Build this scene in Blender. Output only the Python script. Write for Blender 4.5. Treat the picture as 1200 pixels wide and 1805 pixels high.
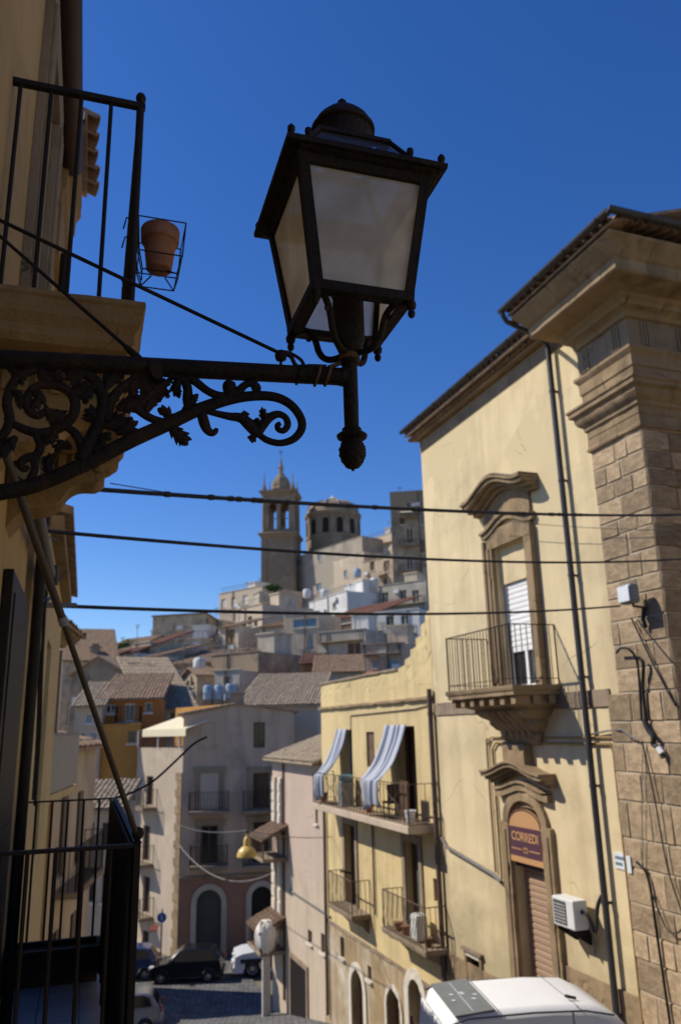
import bpy, bmesh, math, random
from mathutils import Vector, Matrix
rnd = random.Random(11)
R = math.radians
scene = bpy.context.scene
for o in list(bpy.data.objects): bpy.data.objects.remove(o, do_unlink=True)
COL = scene.collection

# ------------------------------------------------------------------ camera
# world: eye at the origin, +y is the heading of the lens, z up, metres
FPX, PITCH, ROLL = 1390.0, R(15.4), R(1.43)
FWD = Vector((0, math.cos(PITCH), math.sin(PITCH)))
_u0 = Vector((0, -math.sin(PITCH), math.cos(PITCH))); _r0 = Vector((1, 0, 0))
RGT = _r0*math.cos(ROLL) - _u0*math.sin(ROLL)
UPV = _u0*math.cos(ROLL) + _r0*math.sin(ROLL)
cam = bpy.data.cameras.new('camera'); camo = bpy.data.objects.new('camera', cam); COL.objects.link(camo)
camo.matrix_world = Matrix(((RGT.x, UPV.x, -FWD.x, 0), (RGT.y, UPV.y, -FWD.y, 0), (RGT.z, UPV.z, -FWD.z, 0), (0, 0, 0, 1)))
cam.sensor_fit = 'VERTICAL'; cam.sensor_height = 23.5; cam.lens = FPX/1805*23.5
cam.clip_start = 0.05; cam.clip_end = 3000
cam.dof.use_dof = True; cam.dof.focus_distance = 2.25; cam.dof.aperture_fstop = 2.3; cam.dof.aperture_blades = 7
scene.camera = camo
scene.render.resolution_x = 680; scene.render.resolution_y = 1024

# ------------------------------------------------------------------ sky, sun, exposure
SUN = Vector((-1.145, .25, 1.13)).normalized()
w = bpy.data.worlds.new('World'); scene.world = w; w.use_nodes = True
nt = w.node_tree; nt.nodes.clear()
sky = nt.nodes.new('ShaderNodeTexSky'); sky.sky_type = 'NISHITA'; sky.sun_disc = False
sky.sun_elevation = math.asin(SUN.z); sky.sun_rotation = math.atan2(SUN.x, SUN.y)
sky.altitude = 700; sky.air_density = 1.0; sky.dust_density = 0.2; sky.ozone_density = 4.0
bg = nt.nodes.new('ShaderNodeBackground'); bg.inputs['Strength'].default_value = 0.14
hs = nt.nodes.new('ShaderNodeHueSaturation'); hs.inputs['Saturation'].default_value = 1.27; hs.inputs['Hue'].default_value = .513
wo = nt.nodes.new('ShaderNodeOutputWorld')
nt.links.new(sky.outputs[0], hs.inputs['Color']); nt.links.new(hs.outputs[0], bg.inputs[0]); nt.links.new(bg.outputs[0], wo.inputs[0])
sl = bpy.data.lights.new('sun', 'SUN'); sl.energy = 5.0; sl.angle = R(0.53); sl.color = (1, .93, .81)
so = bpy.data.objects.new('sun', sl); COL.objects.link(so)
so.rotation_euler = SUN.to_track_quat('Z', 'Y').to_euler(); so.location = SUN*40
vs = scene.view_settings; vs.view_transform = 'Standard'; vs.look = 'None'; vs.exposure = 0.0; vs.gamma = 1; vs.use_curve_mapping = False

# ------------------------------------------------------------------ measuring helpers
def ray(u, v): return FWD*FPX + RGT*(u-600) + UPV*(902.5-v)
def onz(u, v, z): r = ray(u, v); return r*(z/r.z)
def ony(u, v, y): r = ray(u, v); return r*(y/r.y)
class Frame:                                    # s along a facade, n out of it, z up
    def __init__(s, o, h):
        s.o = Vector((o[0], o[1])); s.h = R(h)
        s.d = Vector((math.cos(s.h), math.sin(s.h))); s.n = Vector((-math.sin(s.h), math.cos(s.h)))
    def pt(s, a, n, z):
        q = s.o + s.d*a + s.n*n; return Vector((q.x, q.y, z))
    def px(s, u, v, n=0.0):
        r = ray(u, v); o = s.o + s.n*n
        t = o.dot(s.n)/(r.x*s.n.x + r.y*s.n.y); p = r*t
        return ((Vector((p.x, p.y)) - s.o).dot(s.d), p.z)
    def pxs(s, u, v, a):                        # meets the plane s = a: gives n, z
        r = ray(u, v); o = s.o + s.d*a
        t = o.dot(s.d)/(r.x*s.d.x + r.y*s.d.y); p = r*t
        return ((Vector((p.x, p.y)) - s.o).dot(s.n), p.z)
    def rect(s, u0, v0, u1, v1, n=0.0):         # s0,s1,z0,z1 of a picture rectangle on the facade
        um, vm = (u0+u1)/2, (v0+v1)/2
        a, b = s.px(u0, vm, n)[0], s.px(u1, vm, n)[0]
        c, d = s.px(um, v1, n)[1], s.px(um, v0, n)[1]
        return (min(a, b), max(a, b), min(c, d), max(c, d))
WORLD = Frame((0, 0), 0)

# ------------------------------------------------------------------ materials
MATS = {}
def lnk(nt, a, b): nt.links.new(a, b)
def mat(name, col, var=.12, scale=3.0, rough=.85, metal=0., streak=0., stain=None, stain_amt=.35, bump=.15, bscale=40., rnd_obj=0., spec=.3, coat=0., dirt=0.):
    m = bpy.data.materials.new(name); m.use_nodes = True; MATS[name] = m
    nt = m.node_tree; N = nt.nodes; b = N['Principled BSDF']
    b.inputs['Roughness'].default_value = rough; b.inputs['Metallic'].default_value = metal
    b.inputs['Specular IOR Level'].default_value = spec
    if coat: b.inputs['Coat Weight'].default_value = coat; b.inputs['Coat Roughness'].default_value = .05
    tc = N.new('ShaderNodeTexCoord')
    def noise(sc, det, vec=None, r=.6):
        n = N.new('ShaderNodeTexNoise'); n.inputs['Scale'].default_value = sc; n.inputs['Detail'].default_value = det
        n.inputs['Roughness'].default_value = r
        lnk(nt, vec or tc.outputs['Object'], n.inputs['Vector']); return n.outputs['Fac']
    def mix(fac, a, bcol, mode='MIX'):
        x = N.new('ShaderNodeMix'); x.data_type = 'RGBA'; x.blend_type = mode
        if isinstance(fac, float): x.inputs[0].default_value = fac
        else: lnk(nt, fac, x.inputs[0])
        for i, c in ((6, a), (7, bcol)):
            if isinstance(c, (tuple, list)): x.inputs[i].default_value = (*c[:3], 1)
            else: lnk(nt, c, x.inputs[i])
        return x.outputs[2]
    def ramp(f, a, bb):
        r = N.new('ShaderNodeMapRange'); r.inputs[1].default_value = a; r.inputs[2].default_value = bb; lnk(nt, f, r.inputs[0]); return r.outputs[0]
    lo = tuple(c*(1-var) for c in col); hi = tuple(min(1, c*(1+var)) for c in col)
    c = mix(ramp(noise(scale, 6), .3, .7), lo, hi)
    if streak:
        mp = N.new('ShaderNodeMapping'); mp.inputs['Scale'].default_value = (1, 1, .12); lnk(nt, tc.outputs['Object'], mp.inputs[0])
        f = ramp(noise(scale*2.2, 5, mp.outputs[0]), .45, .75)
        mm = N.new('ShaderNodeMath'); mm.operation = 'MULTIPLY'; lnk(nt, f, mm.inputs[0]); mm.inputs[1].default_value = streak
        c = mix(mm.outputs[0], c, stain or tuple(x*.5 for x in col))
    if stain:
        f = ramp(noise(scale*.55, 8, None, .7), .5, .72)
        mm = N.new('ShaderNodeMath'); mm.operation = 'MULTIPLY'; lnk(nt, f, mm.inputs[0]); mm.inputs[1].default_value = stain_amt
        c = mix(mm.outputs[0], c, stain)
    if streak:                                    # repaired patches, fine grain and thin cracks
        vo = N.new('ShaderNodeTexVoronoi'); vo.inputs['Scale'].default_value = scale*.55; vo.inputs['Randomness'].default_value = 1.
        wv = N.new('ShaderNodeMix'); wv.data_type = 'RGBA'; wv.inputs[0].default_value = .25; nz = N.new('ShaderNodeTexNoise'); nz.inputs['Scale'].default_value = scale*2
        lnk(nt, tc.outputs['Object'], nz.inputs['Vector']); lnk(nt, tc.outputs['Object'], wv.inputs[6]); lnk(nt, nz.outputs['Color'], wv.inputs[7]); lnk(nt, wv.outputs[2], vo.inputs['Vector'])
        sv = N.new('ShaderNodeSeparateColor'); lnk(nt, vo.outputs['Color'], sv.inputs[0])
        c = mix(ramp(sv.outputs[0], .80, .84), c, tuple(min(1, x*.90) for x in col)); c = mix(ramp(sv.outputs[1], .86, .96), c, tuple(min(1, x*1.04) for x in col))
        g = N.new('ShaderNodeMath'); g.operation = 'MULTIPLY'; lnk(nt, ramp(noise(scale*30, 3), .5, .8), g.inputs[0]); g.inputs[1].default_value = .22
        c = mix(g.outputs[0], c, tuple(x*.6 for x in col))
        v2 = N.new('ShaderNodeTexVoronoi'); v2.feature = 'DISTANCE_TO_EDGE'; v2.inputs['Scale'].default_value = scale*.8; lnk(nt, wv.outputs[2], v2.inputs['Vector'])
        k2 = N.new('ShaderNodeMath'); k2.operation = 'LESS_THAN'; lnk(nt, v2.outputs['Distance'], k2.inputs[0]); k2.inputs[1].default_value = .004*scale
        k3 = N.new('ShaderNodeMath'); k3.operation = 'MULTIPLY'; lnk(nt, k2.outputs[0], k3.inputs[0]); lnk(nt, ramp(noise(scale*.7, 2), .52, .62), k3.inputs[1])
        c = mix(k3.outputs[0], c, tuple(x*.5 for x in col))
    if dirt:                                      # damp and splash rising from the ground, ragged at its edge
        sz = N.new('ShaderNodeSeparateXYZ'); lnk(nt, tc.outputs['Object'], sz.inputs[0])
        h_ = N.new('ShaderNodeMapRange'); h_.inputs[1].default_value = dirt; h_.inputs[2].default_value = 0; lnk(nt, sz.outputs[2], h_.inputs[0])
        ad = N.new('ShaderNodeMath'); ad.operation = 'MULTIPLY_ADD'; lnk(nt, h_.outputs[0], ad.inputs[0]); ad.inputs[1].default_value = .6; lnk(nt, noise(1.1, 7), ad.inputs[2])
        m3 = N.new('ShaderNodeMath'); m3.operation = 'MULTIPLY'; lnk(nt, ramp(ad.outputs[0], .62, .95), m3.inputs[0]); m3.inputs[1].default_value = .75
        c = mix(m3.outputs[0], c, tuple(x*.55 for x in col))
    if rnd_obj:
        oi = N.new('ShaderNodeObjectInfo'); hs = N.new('ShaderNodeHueSaturation')
        r = N.new('ShaderNodeMapRange'); r.inputs[3].default_value = 1-rnd_obj; r.inputs[4].default_value = 1+rnd_obj
        lnk(nt, oi.outputs['Random'], r.inputs[0]); lnk(nt, r.outputs[0], hs.inputs['Value']); lnk(nt, c, hs.inputs['Color']); c = hs.outputs[0]
    lnk(nt, c, b.inputs['Base Color'])
    if bump:
        bp = N.new('ShaderNodeBump'); bp.inputs['Strength'].default_value = bump; bp.inputs['Distance'].default_value = .02
        lnk(nt, noise(bscale, 5), bp.inputs['Height']); lnk(nt, bp.outputs[0], b.inputs['Normal'])
    return m
PL = dict(rough=.92, streak=.5, bump=.25, bscale=25., spec=.15)
mat('cream_plaster', (.665, .54, .325), .09, .9, stain=(.38, .29, .175), stain_amt=.6, dirt=3.2, **PL)
mat('yellow_plaster', (.62, .485, .25), .08, 1.1, stain=(.34, .26, .15), stain_amt=.7, **PL)
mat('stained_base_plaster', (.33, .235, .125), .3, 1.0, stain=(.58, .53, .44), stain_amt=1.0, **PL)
mat('ochre_plaster', (.47, .33, .155), .1, 1.2, stain=(.26, .19, .1), stain_amt=.5, **PL)
mat('pink_plaster', (.50, .39, .31), .08, .9, stain=(.44, .36, .26), stain_amt=.6, **PL)
mat('rose_plaster', (.30, .165, .11), .1, 1.2, stain=(.2, .14, .11), stain_amt=.5, **PL)
mat('taupe_plaster', (.52, .39, .28), .1, .8, stain=(.2, .17, .15), stain_amt=.7, **PL)
mat('beige_plaster', (.52, .42, .31), .08, .9, stain=(.32, .26, .2), stain_amt=.6, **PL)
mat('orange_plaster', (.42, .17, .05), .1, .9, stain=(.28, .12, .05), stain_amt=.5, **PL)
mat('amber_plaster', (.50, .26, .07), .1, .9, stain=(.36, .2, .08), stain_amt=.5, **PL)
mat('grey_plaster', (.49, .43, .345), .22, .5, stain=(.2, .18, .16), stain_amt=.7, **PL)
mat('tan_plaster', (.58, .48, .36), .22, .5, stain=(.26, .22, .18), stain_amt=.7, **PL)
mat('dark_plaster', (.34, .265, .185), .35, .6, stain=(.1, .09, .08), stain_amt=.7, **PL)
mat('rubble_plaster', (.49, .39, .27), .25, 1.6, stain=(.14, .12, .1), stain_amt=.8, **PL)
mat('white_plaster', (.68, .67, .64), .07, .5, stain=(.45, .43, .4), stain_amt=.6, **PL)
mat('rust_plaster', (.36, .16, .08), .1, .5, stain=(.2, .1, .07), stain_amt=.5, **PL)
mat('sandstone', (.36, .265, .165), .32, 4.5, .9, stain=(.12, .085, .055), stain_amt=.6, bump=.9, bscale=9., rnd_obj=.3, spec=.15)
mat('mortar', (.52, .44, .33), .12, 4., .95, bump=.4, bscale=30., spec=.1)
mat('carved_stone', (.30, .215, .125), .28, 2., .9, streak=.5, stain=(.10, .075, .05), stain_amt=.7, bump=.45, bscale=22., spec=.15)
mat('grey_stone', (.28, .215, .15), .24, 2., .9, streak=.4, stain=(.12, .10, .08), stain_amt=.6, bump=.45, bscale=22., spec=.15)
mat('church_wall', (.40, .345, .275), .2, .5, stain=(.2, .17, .14), stain_amt=.8, **PL)
mat('church_stone', (.29, .222, .155), .3, .5, .92, streak=.4, stain=(.2, .165, .125), stain_amt=.8, bump=.4, bscale=6., spec=.1)
mat('balcony_stone', (.33, .22, .105), .22, 3., .9, streak=.3, stain=(.16, .11, .06), stain_amt=.6, bump=.5, bscale=30., spec=.15)
mat('pale_stone', (.62, .56, .46), .1, 2., .9, stain=(.4, .36, .3), stain_amt=.5, bump=.3, bscale=30., spec=.15)
mat('white_paint', (.78, .78, .77), .03, 2., .5, bump=.03, bscale=20., stain=(.6, .58, .54), stain_amt=.3)
mat('iron', (.014, .010, .008), .35, 9., .62, .0, stain=(.075, .036, .018), stain_amt=.6, bump=.5, bscale=60., spec=.22)
mat('dark_iron', (.018, .014, .012), .3, 6., .6, .0, stain=(.05, .028, .016), stain_amt=.4, bump=.25, bscale=60., spec=.2)
mat('rusty_iron', (.10, .065, .04), .3, 6., .75, .0, stain=(.2, .1, .05), stain_amt=.5, bump=.3, bscale=60.)
mat('pipe_metal', (.045, .042, .045), .2, 3., .5, .1, bump=.05, spec=.4)
mat('brown_pipe', (.11, .075, .065), .15, 3., .5, bump=.05)
mat('brown_gutter', (.055, .03, .027), .15, 4., .5, bump=.05)
mat('cable_black', (.02, .02, .022), .2, 8., .6, bump=.1)
mat('cable_grey', (.16, .15, .14), .2, 8., .6, bump=.1)
mat('rusty_wire', (.13, .075, .035), .25, 30., .8, bump=.2)
mat('terracotta', (.29, .13, .075), .15, 14., .85, stain=(.45, .3, .22), stain_amt=.4, bump=.2, bscale=60.)
mat('roof_tile', (.31, .21, .135), .42, 5.5, .92, stain=(.2, .17, .13), stain_amt=.75, bump=.4, bscale=20., rnd_obj=.15, spec=.1)
mat('pale_roof_tile', (.33, .26, .18), .42, 5.5, .92, stain=(.28, .24, .19), stain_amt=.7, bump=.4, bscale=20., spec=.1)
mat('red_roof_tile', (.20, .10, .07), .2, 2., .92, stain=(.2, .1, .07), stain_amt=.6, bump=.4, bscale=20., spec=.1)
mat('dark_wood', (.014, .009, .007), .3, 6., .6, streak=.3, bump=.2)
mat('brown_wood', (.14, .085, .05), .25, 5., .65, streak=.3, bump=.2)
mat('ochre_wood', (.30, .19, .08), .2, 4., .7, bump=.2)
mat('shutter_brown', (.36, .24, .16), .1, 5., .6, bump=.05, rnd_obj=.06)
mat('shutter_white', (.80, .79, .76), .03, 3., .5, bump=.03, rnd_obj=.02)
mat('shutter_grey', (.34, .33, .31), .08, 3., .6, bump=.05)
mat('green_shutter', (.06, .068, .06), .15, 3., .6, bump=.05)
mat('window_dark', (.022, .022, .024), .3, 3., .12, bump=0, spec=.5)
mat('window_blue', (.10, .17, .24), .2, 2., .1, bump=0, spec=.6)
mat('car_glass', (.012, .014, .015), .2, 2., .06, bump=0, spec=.6)
mat('rubber', (.015, .015, .015), .2, 9., .8, bump=.1)
mat('hub_metal', (.4, .4, .41), .1, 9., .35, .7, bump=0)
mat('van_white', (.80, .80, .79), .02, 2., .45, bump=0, spec=.35, stain=(.66, .65, .62), stain_amt=.4)
mat('van_grey', (.17, .18, .17), .12, 3., .6, bump=.05)
mat('trim_black', (.03, .03, .032), .2, 4., .6, bump=.05)
mat('lamp_red', (.22, .012, .01), .1, 5., .2, bump=0, spec=.6)
mat('lamp_clear', (.7, .7, .68), .1, 5., .15, bump=0, spec=.7)
mat('car_black', (.008, .009, .010), .1, 2., .25, bump=0, spec=.5, coat=.4)
mat('car_white', (.72, .74, .76), .03, 2., .3, bump=0, spec=.5, coat=.6)
mat('car_blue', (.03, .05, .16), .1, 2., .25, bump=0, spec=.5, coat=.7)
mat('car_silver', (.2, .205, .22), .05, 2., .3, .4, bump=0, spec=.5, coat=.6)
mat('water_tank_blue', (.24, .33, .42), .12, 2., .5, bump=.05)
mat('tile_blue_grey', (.40, .41, .43), .1, 6., .4, bump=.05)
mat('screen_cloth', (.012, .010, .009), .3, 12., .9, bump=.4)
mat('planter_brown', (.045, .03, .02), .2, 8., .7, bump=.15)
mat('awning_tube', (.09, .08, .065), .12, 6., .5, .2, bump=.05)
mat('awning_arm', (.07, .055, .04), .15, 6., .5, .2, bump=.05)
mat('awning_cream', (.72, .64, .44), .05, 2., .8, bump=.05)
mat('sign_orange', (.50, .275, .12), .06, 4., .5, bump=0)
mat('sign_maroon', (.085, .035, .05), .08, 4., .5, bump=0)
mat('sign_blue', (.03, .09, .28), .05, 4., .4, bump=0)
mat('yellow_enamel', (.60, .42, .10), .08, 5., .4, bump=.05, spec=.5)
mat('plaque_white', (.66, .70, .70), .05, 9., .3, bump=0)
mat('plaque_blue', (.06, .12, .22), .1, 9., .3, bump=0)
mat('grey_box', (.22, .24, .25), .08, 5., .6, bump=.05)
mat('ac_white', (.66, .66, .63), .05, 3., .5, bump=.02, stain=(.45, .4, .33), stain_amt=.3)
mat('ac_grille', (.08, .08, .085), .1, 3., .5, bump=0)
mat('cloth_white', (.62, .63, .66), .06, 5., .9, bump=.1)
mat('cloth_tarp', (.70, .66, .58), .06, 3., .8, bump=.1)
mat('cloth_red', (.2, .05, .035), .1, 5., .9, bump=.1)
mat('plastic_teal', (.12, .30, .34), .08, 5., .5, bump=0)
mat('plastic_red', (.5, .1, .04), .1, 5., .5, bump=0)
mat('plastic_white', (.7, .7, .7), .04, 5., .5, bump=0)
mat('skin', (.5, .3, .22), .08, 9., .6, bump=.03)
mat('hair', (.03, .02, .015), .2, 20., .7, bump=.1)
mat('denim', (.05, .06, .09), .15, 12., .9, bump=.1)
mat('foliage', (.055, .10, .03), .4, 1.2, .8, bump=0, spec=.2)
mat('dry_foliage', (.10, .11, .045), .4, 6., .8, bump=0, spec=.2)
mat('bark', (.09, .065, .045), .3, 3., .9, bump=.4)
mat('soil', (.20, .165, .12), .25, .12, .95, stain=(.10, .11, .05), stain_amt=.6, bump=.3, bscale=1.)
mat('pavement', (.20, .185, .165), .15, 1.5, .9, stain=(.12, .11, .1), stain_amt=.5, bump=.2)
mat('bell_bronze', (.08, .07, .045), .2, 3., .5, .6, bump=.1)
def cobbles():
    m = mat('cobbles', (.21, .205, .20), .25, 1.5, .8, stain=(.12, .118, .115), stain_amt=.5, bump=0)
    nt = m.node_tree; N = nt.nodes; b = N['Principled BSDF']
    tc = N.new('ShaderNodeTexCoord'); mp = N.new('ShaderNodeMapping'); mp.inputs['Rotation'].default_value = (0, 0, R(40)); mp.inputs['Scale'].default_value = (1, 1, 0)
    bt = N.new('ShaderNodeTexBrick'); bt.inputs['Scale'].default_value = 1.6; bt.inputs['Mortar Size'].default_value = .035
    bt.inputs['Color1'].default_value = (1, 1, 1, 1); bt.inputs['Color2'].default_value = (.62, .62, .64, 1); bt.inputs['Mortar'].default_value = (.25, .24, .23, 1)
    lnk(nt, tc.outputs['Object'], mp.inputs[0]); lnk(nt, mp.outputs[0], bt.inputs['Vector'])
    mx = N.new('ShaderNodeMix'); mx.data_type = 'RGBA'; mx.blend_type = 'MULTIPLY'; mx.inputs[0].default_value = 1
    old = b.inputs['Base Color'].links[0].from_socket
    lnk(nt, old, mx.inputs[6]); lnk(nt, bt.outputs[0], mx.inputs[7]); lnk(nt, mx.outputs[2], b.inputs['Base Color'])
    bp = N.new('ShaderNodeBump'); bp.inputs['Strength'].default_value = .6; bp.inputs['Distance'].default_value = .03
    lnk(nt, bt.outputs['Fac'], bp.inputs['Height']); bp.invert = True; lnk(nt, bp.outputs[0], b.inputs['Normal'])
cobbles()
def stripes():
    m = mat('striped_cloth', (.55, .60, .68), .05, 4., .9, bump=.1)
    nt = m.node_tree; N = nt.nodes; b = N['Principled BSDF']
    tc = N.new('ShaderNodeTexCoord'); sx = N.new('ShaderNodeSeparateXYZ'); lnk(nt, tc.outputs['UV'], sx.inputs[0])
    def wave(k, ph):
        a = N.new('ShaderNodeMath'); a.operation = 'MULTIPLY_ADD'; a.inputs[1].default_value = k; a.inputs[2].default_value = ph; lnk(nt, sx.outputs[0], a.inputs[0])
        s = N.new('ShaderNodeMath'); s.operation = 'SINE'; lnk(nt, a.outputs[0], s.inputs[0]); return s.outputs[0]
    g = N.new('ShaderNodeMath'); g.operation = 'ADD'; lnk(nt, wave(38, .4), g.inputs[0]); lnk(nt, wave(15, 1.), g.inputs[1])
    r = N.new('ShaderNodeMapRange'); r.inputs[1].default_value = .2; r.inputs[2].default_value = .5; lnk(nt, g.outputs[0], r.inputs[0])
    mx = N.new('ShaderNodeMix'); mx.data_type = 'RGBA'; lnk(nt, r.outputs[0], mx.inputs[0])
    mx.inputs[6].default_value = (.40, .42, .46, 1); mx.inputs[7].default_value = (.12, .14, .20, 1)
    lnk(nt, mx.outputs[2], b.inputs['Base Color'])
stripes()
def frosted():
    m = bpy.data.materials.new('frosted_glass'); m.use_nodes = True; MATS['frosted_glass'] = m
    nt = m.node_tree; N = nt.nodes; N.remove(N['Principled BSDF']); out = N['Material Output']
    tc = N.new('ShaderNodeTexCoord'); n1 = N.new('ShaderNodeTexNoise'); n1.inputs['Scale'].default_value = 7; n1.inputs['Detail'].default_value = 5
    n2 = N.new('ShaderNodeTexNoise'); n2.inputs['Scale'].default_value = 220; n2.inputs['Detail'].default_value = 3
    for n in (n1, n2): lnk(nt, tc.outputs['Object'], n.inputs['Vector'])
    rr = N.new('ShaderNodeMapRange'); rr.inputs[1].default_value = .32; rr.inputs[2].default_value = .6; lnk(nt, n1.outputs['Fac'], rr.inputs[0])
    mx = N.new('ShaderNodeMix'); mx.data_type = 'RGBA'; lnk(nt, rr.outputs[0], mx.inputs[0])
    mx.inputs[6].default_value = (.74, .66, .49, 1); mx.inputs[7].default_value = (1., .94, .79, 1)
    tl = N.new('ShaderNodeBsdfTranslucent'); df = N.new('ShaderNodeBsdfDiffuse'); gl = N.new('ShaderNodeBsdfGlossy'); rf = N.new('ShaderNodeBsdfRefraction')
    rf.inputs['Roughness'].default_value = .7; rf.inputs['IOR'].default_value = 1.02
    gl.inputs['Roughness'].default_value = .35; gl.inputs['Color'].default_value = (.5, .5, .5, 1)
    for s in (tl, df, rf): lnk(nt, mx.outputs[2], s.inputs['Color'])
    a = N.new('ShaderNodeMixShader'); a.inputs[0].default_value = .3; lnk(nt, tl.outputs[0], a.inputs[1]); lnk(nt, rf.outputs[0], a.inputs[2])
    b2 = N.new('ShaderNodeMixShader'); b2.inputs[0].default_value = .3; lnk(nt, a.outputs[0], b2.inputs[1]); lnk(nt, df.outputs[0], b2.inputs[2])
    c = N.new('ShaderNodeMixShader'); c.inputs[0].default_value = .05; lnk(nt, b2.outputs[0], c.inputs[1]); lnk(nt, gl.outputs[0], c.inputs[2])
    bp = N.new('ShaderNodeBump'); bp.inputs['Strength'].default_value = .3; bp.inputs['Distance'].default_value = .001; lnk(nt, n2.outputs['Fac'], bp.inputs['Height'])
    for s in (tl, df, gl, rf): lnk(nt, bp.outputs[0], s.inputs['Normal'])
    lnk(nt, c.outputs[0], out.inputs['Surface'])
    m2 = bpy.data.materials.new('clear_glass'); m2.use_nodes = True; MATS['clear_glass'] = m2
    nt = m2.node_tree; N = nt.nodes; N.remove(N['Principled BSDF']); out = N['Material Output']
    tr = N.new('ShaderNodeBsdfTransparent'); tr.inputs[0].default_value = (.55, .58, .6, 1); g = N.new('ShaderNodeBsdfGlossy'); g.inputs['Roughness'].default_value = .08
    d = N.new('ShaderNodeBsdfDiffuse'); d.inputs[0].default_value = (.12, .12, .11, 1)
    x = N.new('ShaderNodeMixShader'); x.inputs[0].default_value = .12; lnk(nt, tr.outputs[0], x.inputs[1]); lnk(nt, g.outputs[0], x.inputs[2])
    y = N.new('ShaderNodeMixShader'); y.inputs[0].default_value = .35; lnk(nt, x.outputs[0], y.inputs[1]); lnk(nt, d.outputs[0], y.inputs[2])
    lnk(nt, y.outputs[0], out.inputs['Surface'])
frosted()

# ------------------------------------------------------------------ things, parts, mesh building
XF = {}                                          # object -> (location, rotation about z) of its root
def thing(name, label, cat, loc, rz=0., group=None):
    o = bpy.data.objects.new(name, None); COL.objects.link(o); o.empty_display_size = .2
    o.location = loc; o.rotation_euler = (0, 0, rz); o['label'] = label; o['category'] = cat
    if group: o['group'] = group
    XF[o] = (Vector(loc), rz); return o
def tag(o, label, cat, group=None):
    o['label'] = label; o['category'] = cat
    if group: o['group'] = group
    return o
def local(p, parent):
    if parent is None: return Vector(p)
    l, rz = XF[parent]; q = Vector(p) - l; c, s = math.cos(rz), math.sin(rz)
    return Vector((q.x*c + q.y*s, -q.x*s + q.y*c, q.z))
def link(name, me, parent=None):
    o = bpy.data.objects.new(name, me); COL.objects.link(o)
    if parent is not None: o.parent = parent; XF[o] = XF[parent]
    return o
def piece(name, me, parent, p, rz=0., scale=(1, 1, 1), rot=None):   # shared mesh set at world point p, turned to world heading rz
    o = link(name, me, parent); o.location = local(p, parent)
    base = XF[parent][1] if parent is not None else 0.
    o.rotation_euler = rot if rot else (0, 0, rz-base); o.scale = scale; return o
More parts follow.
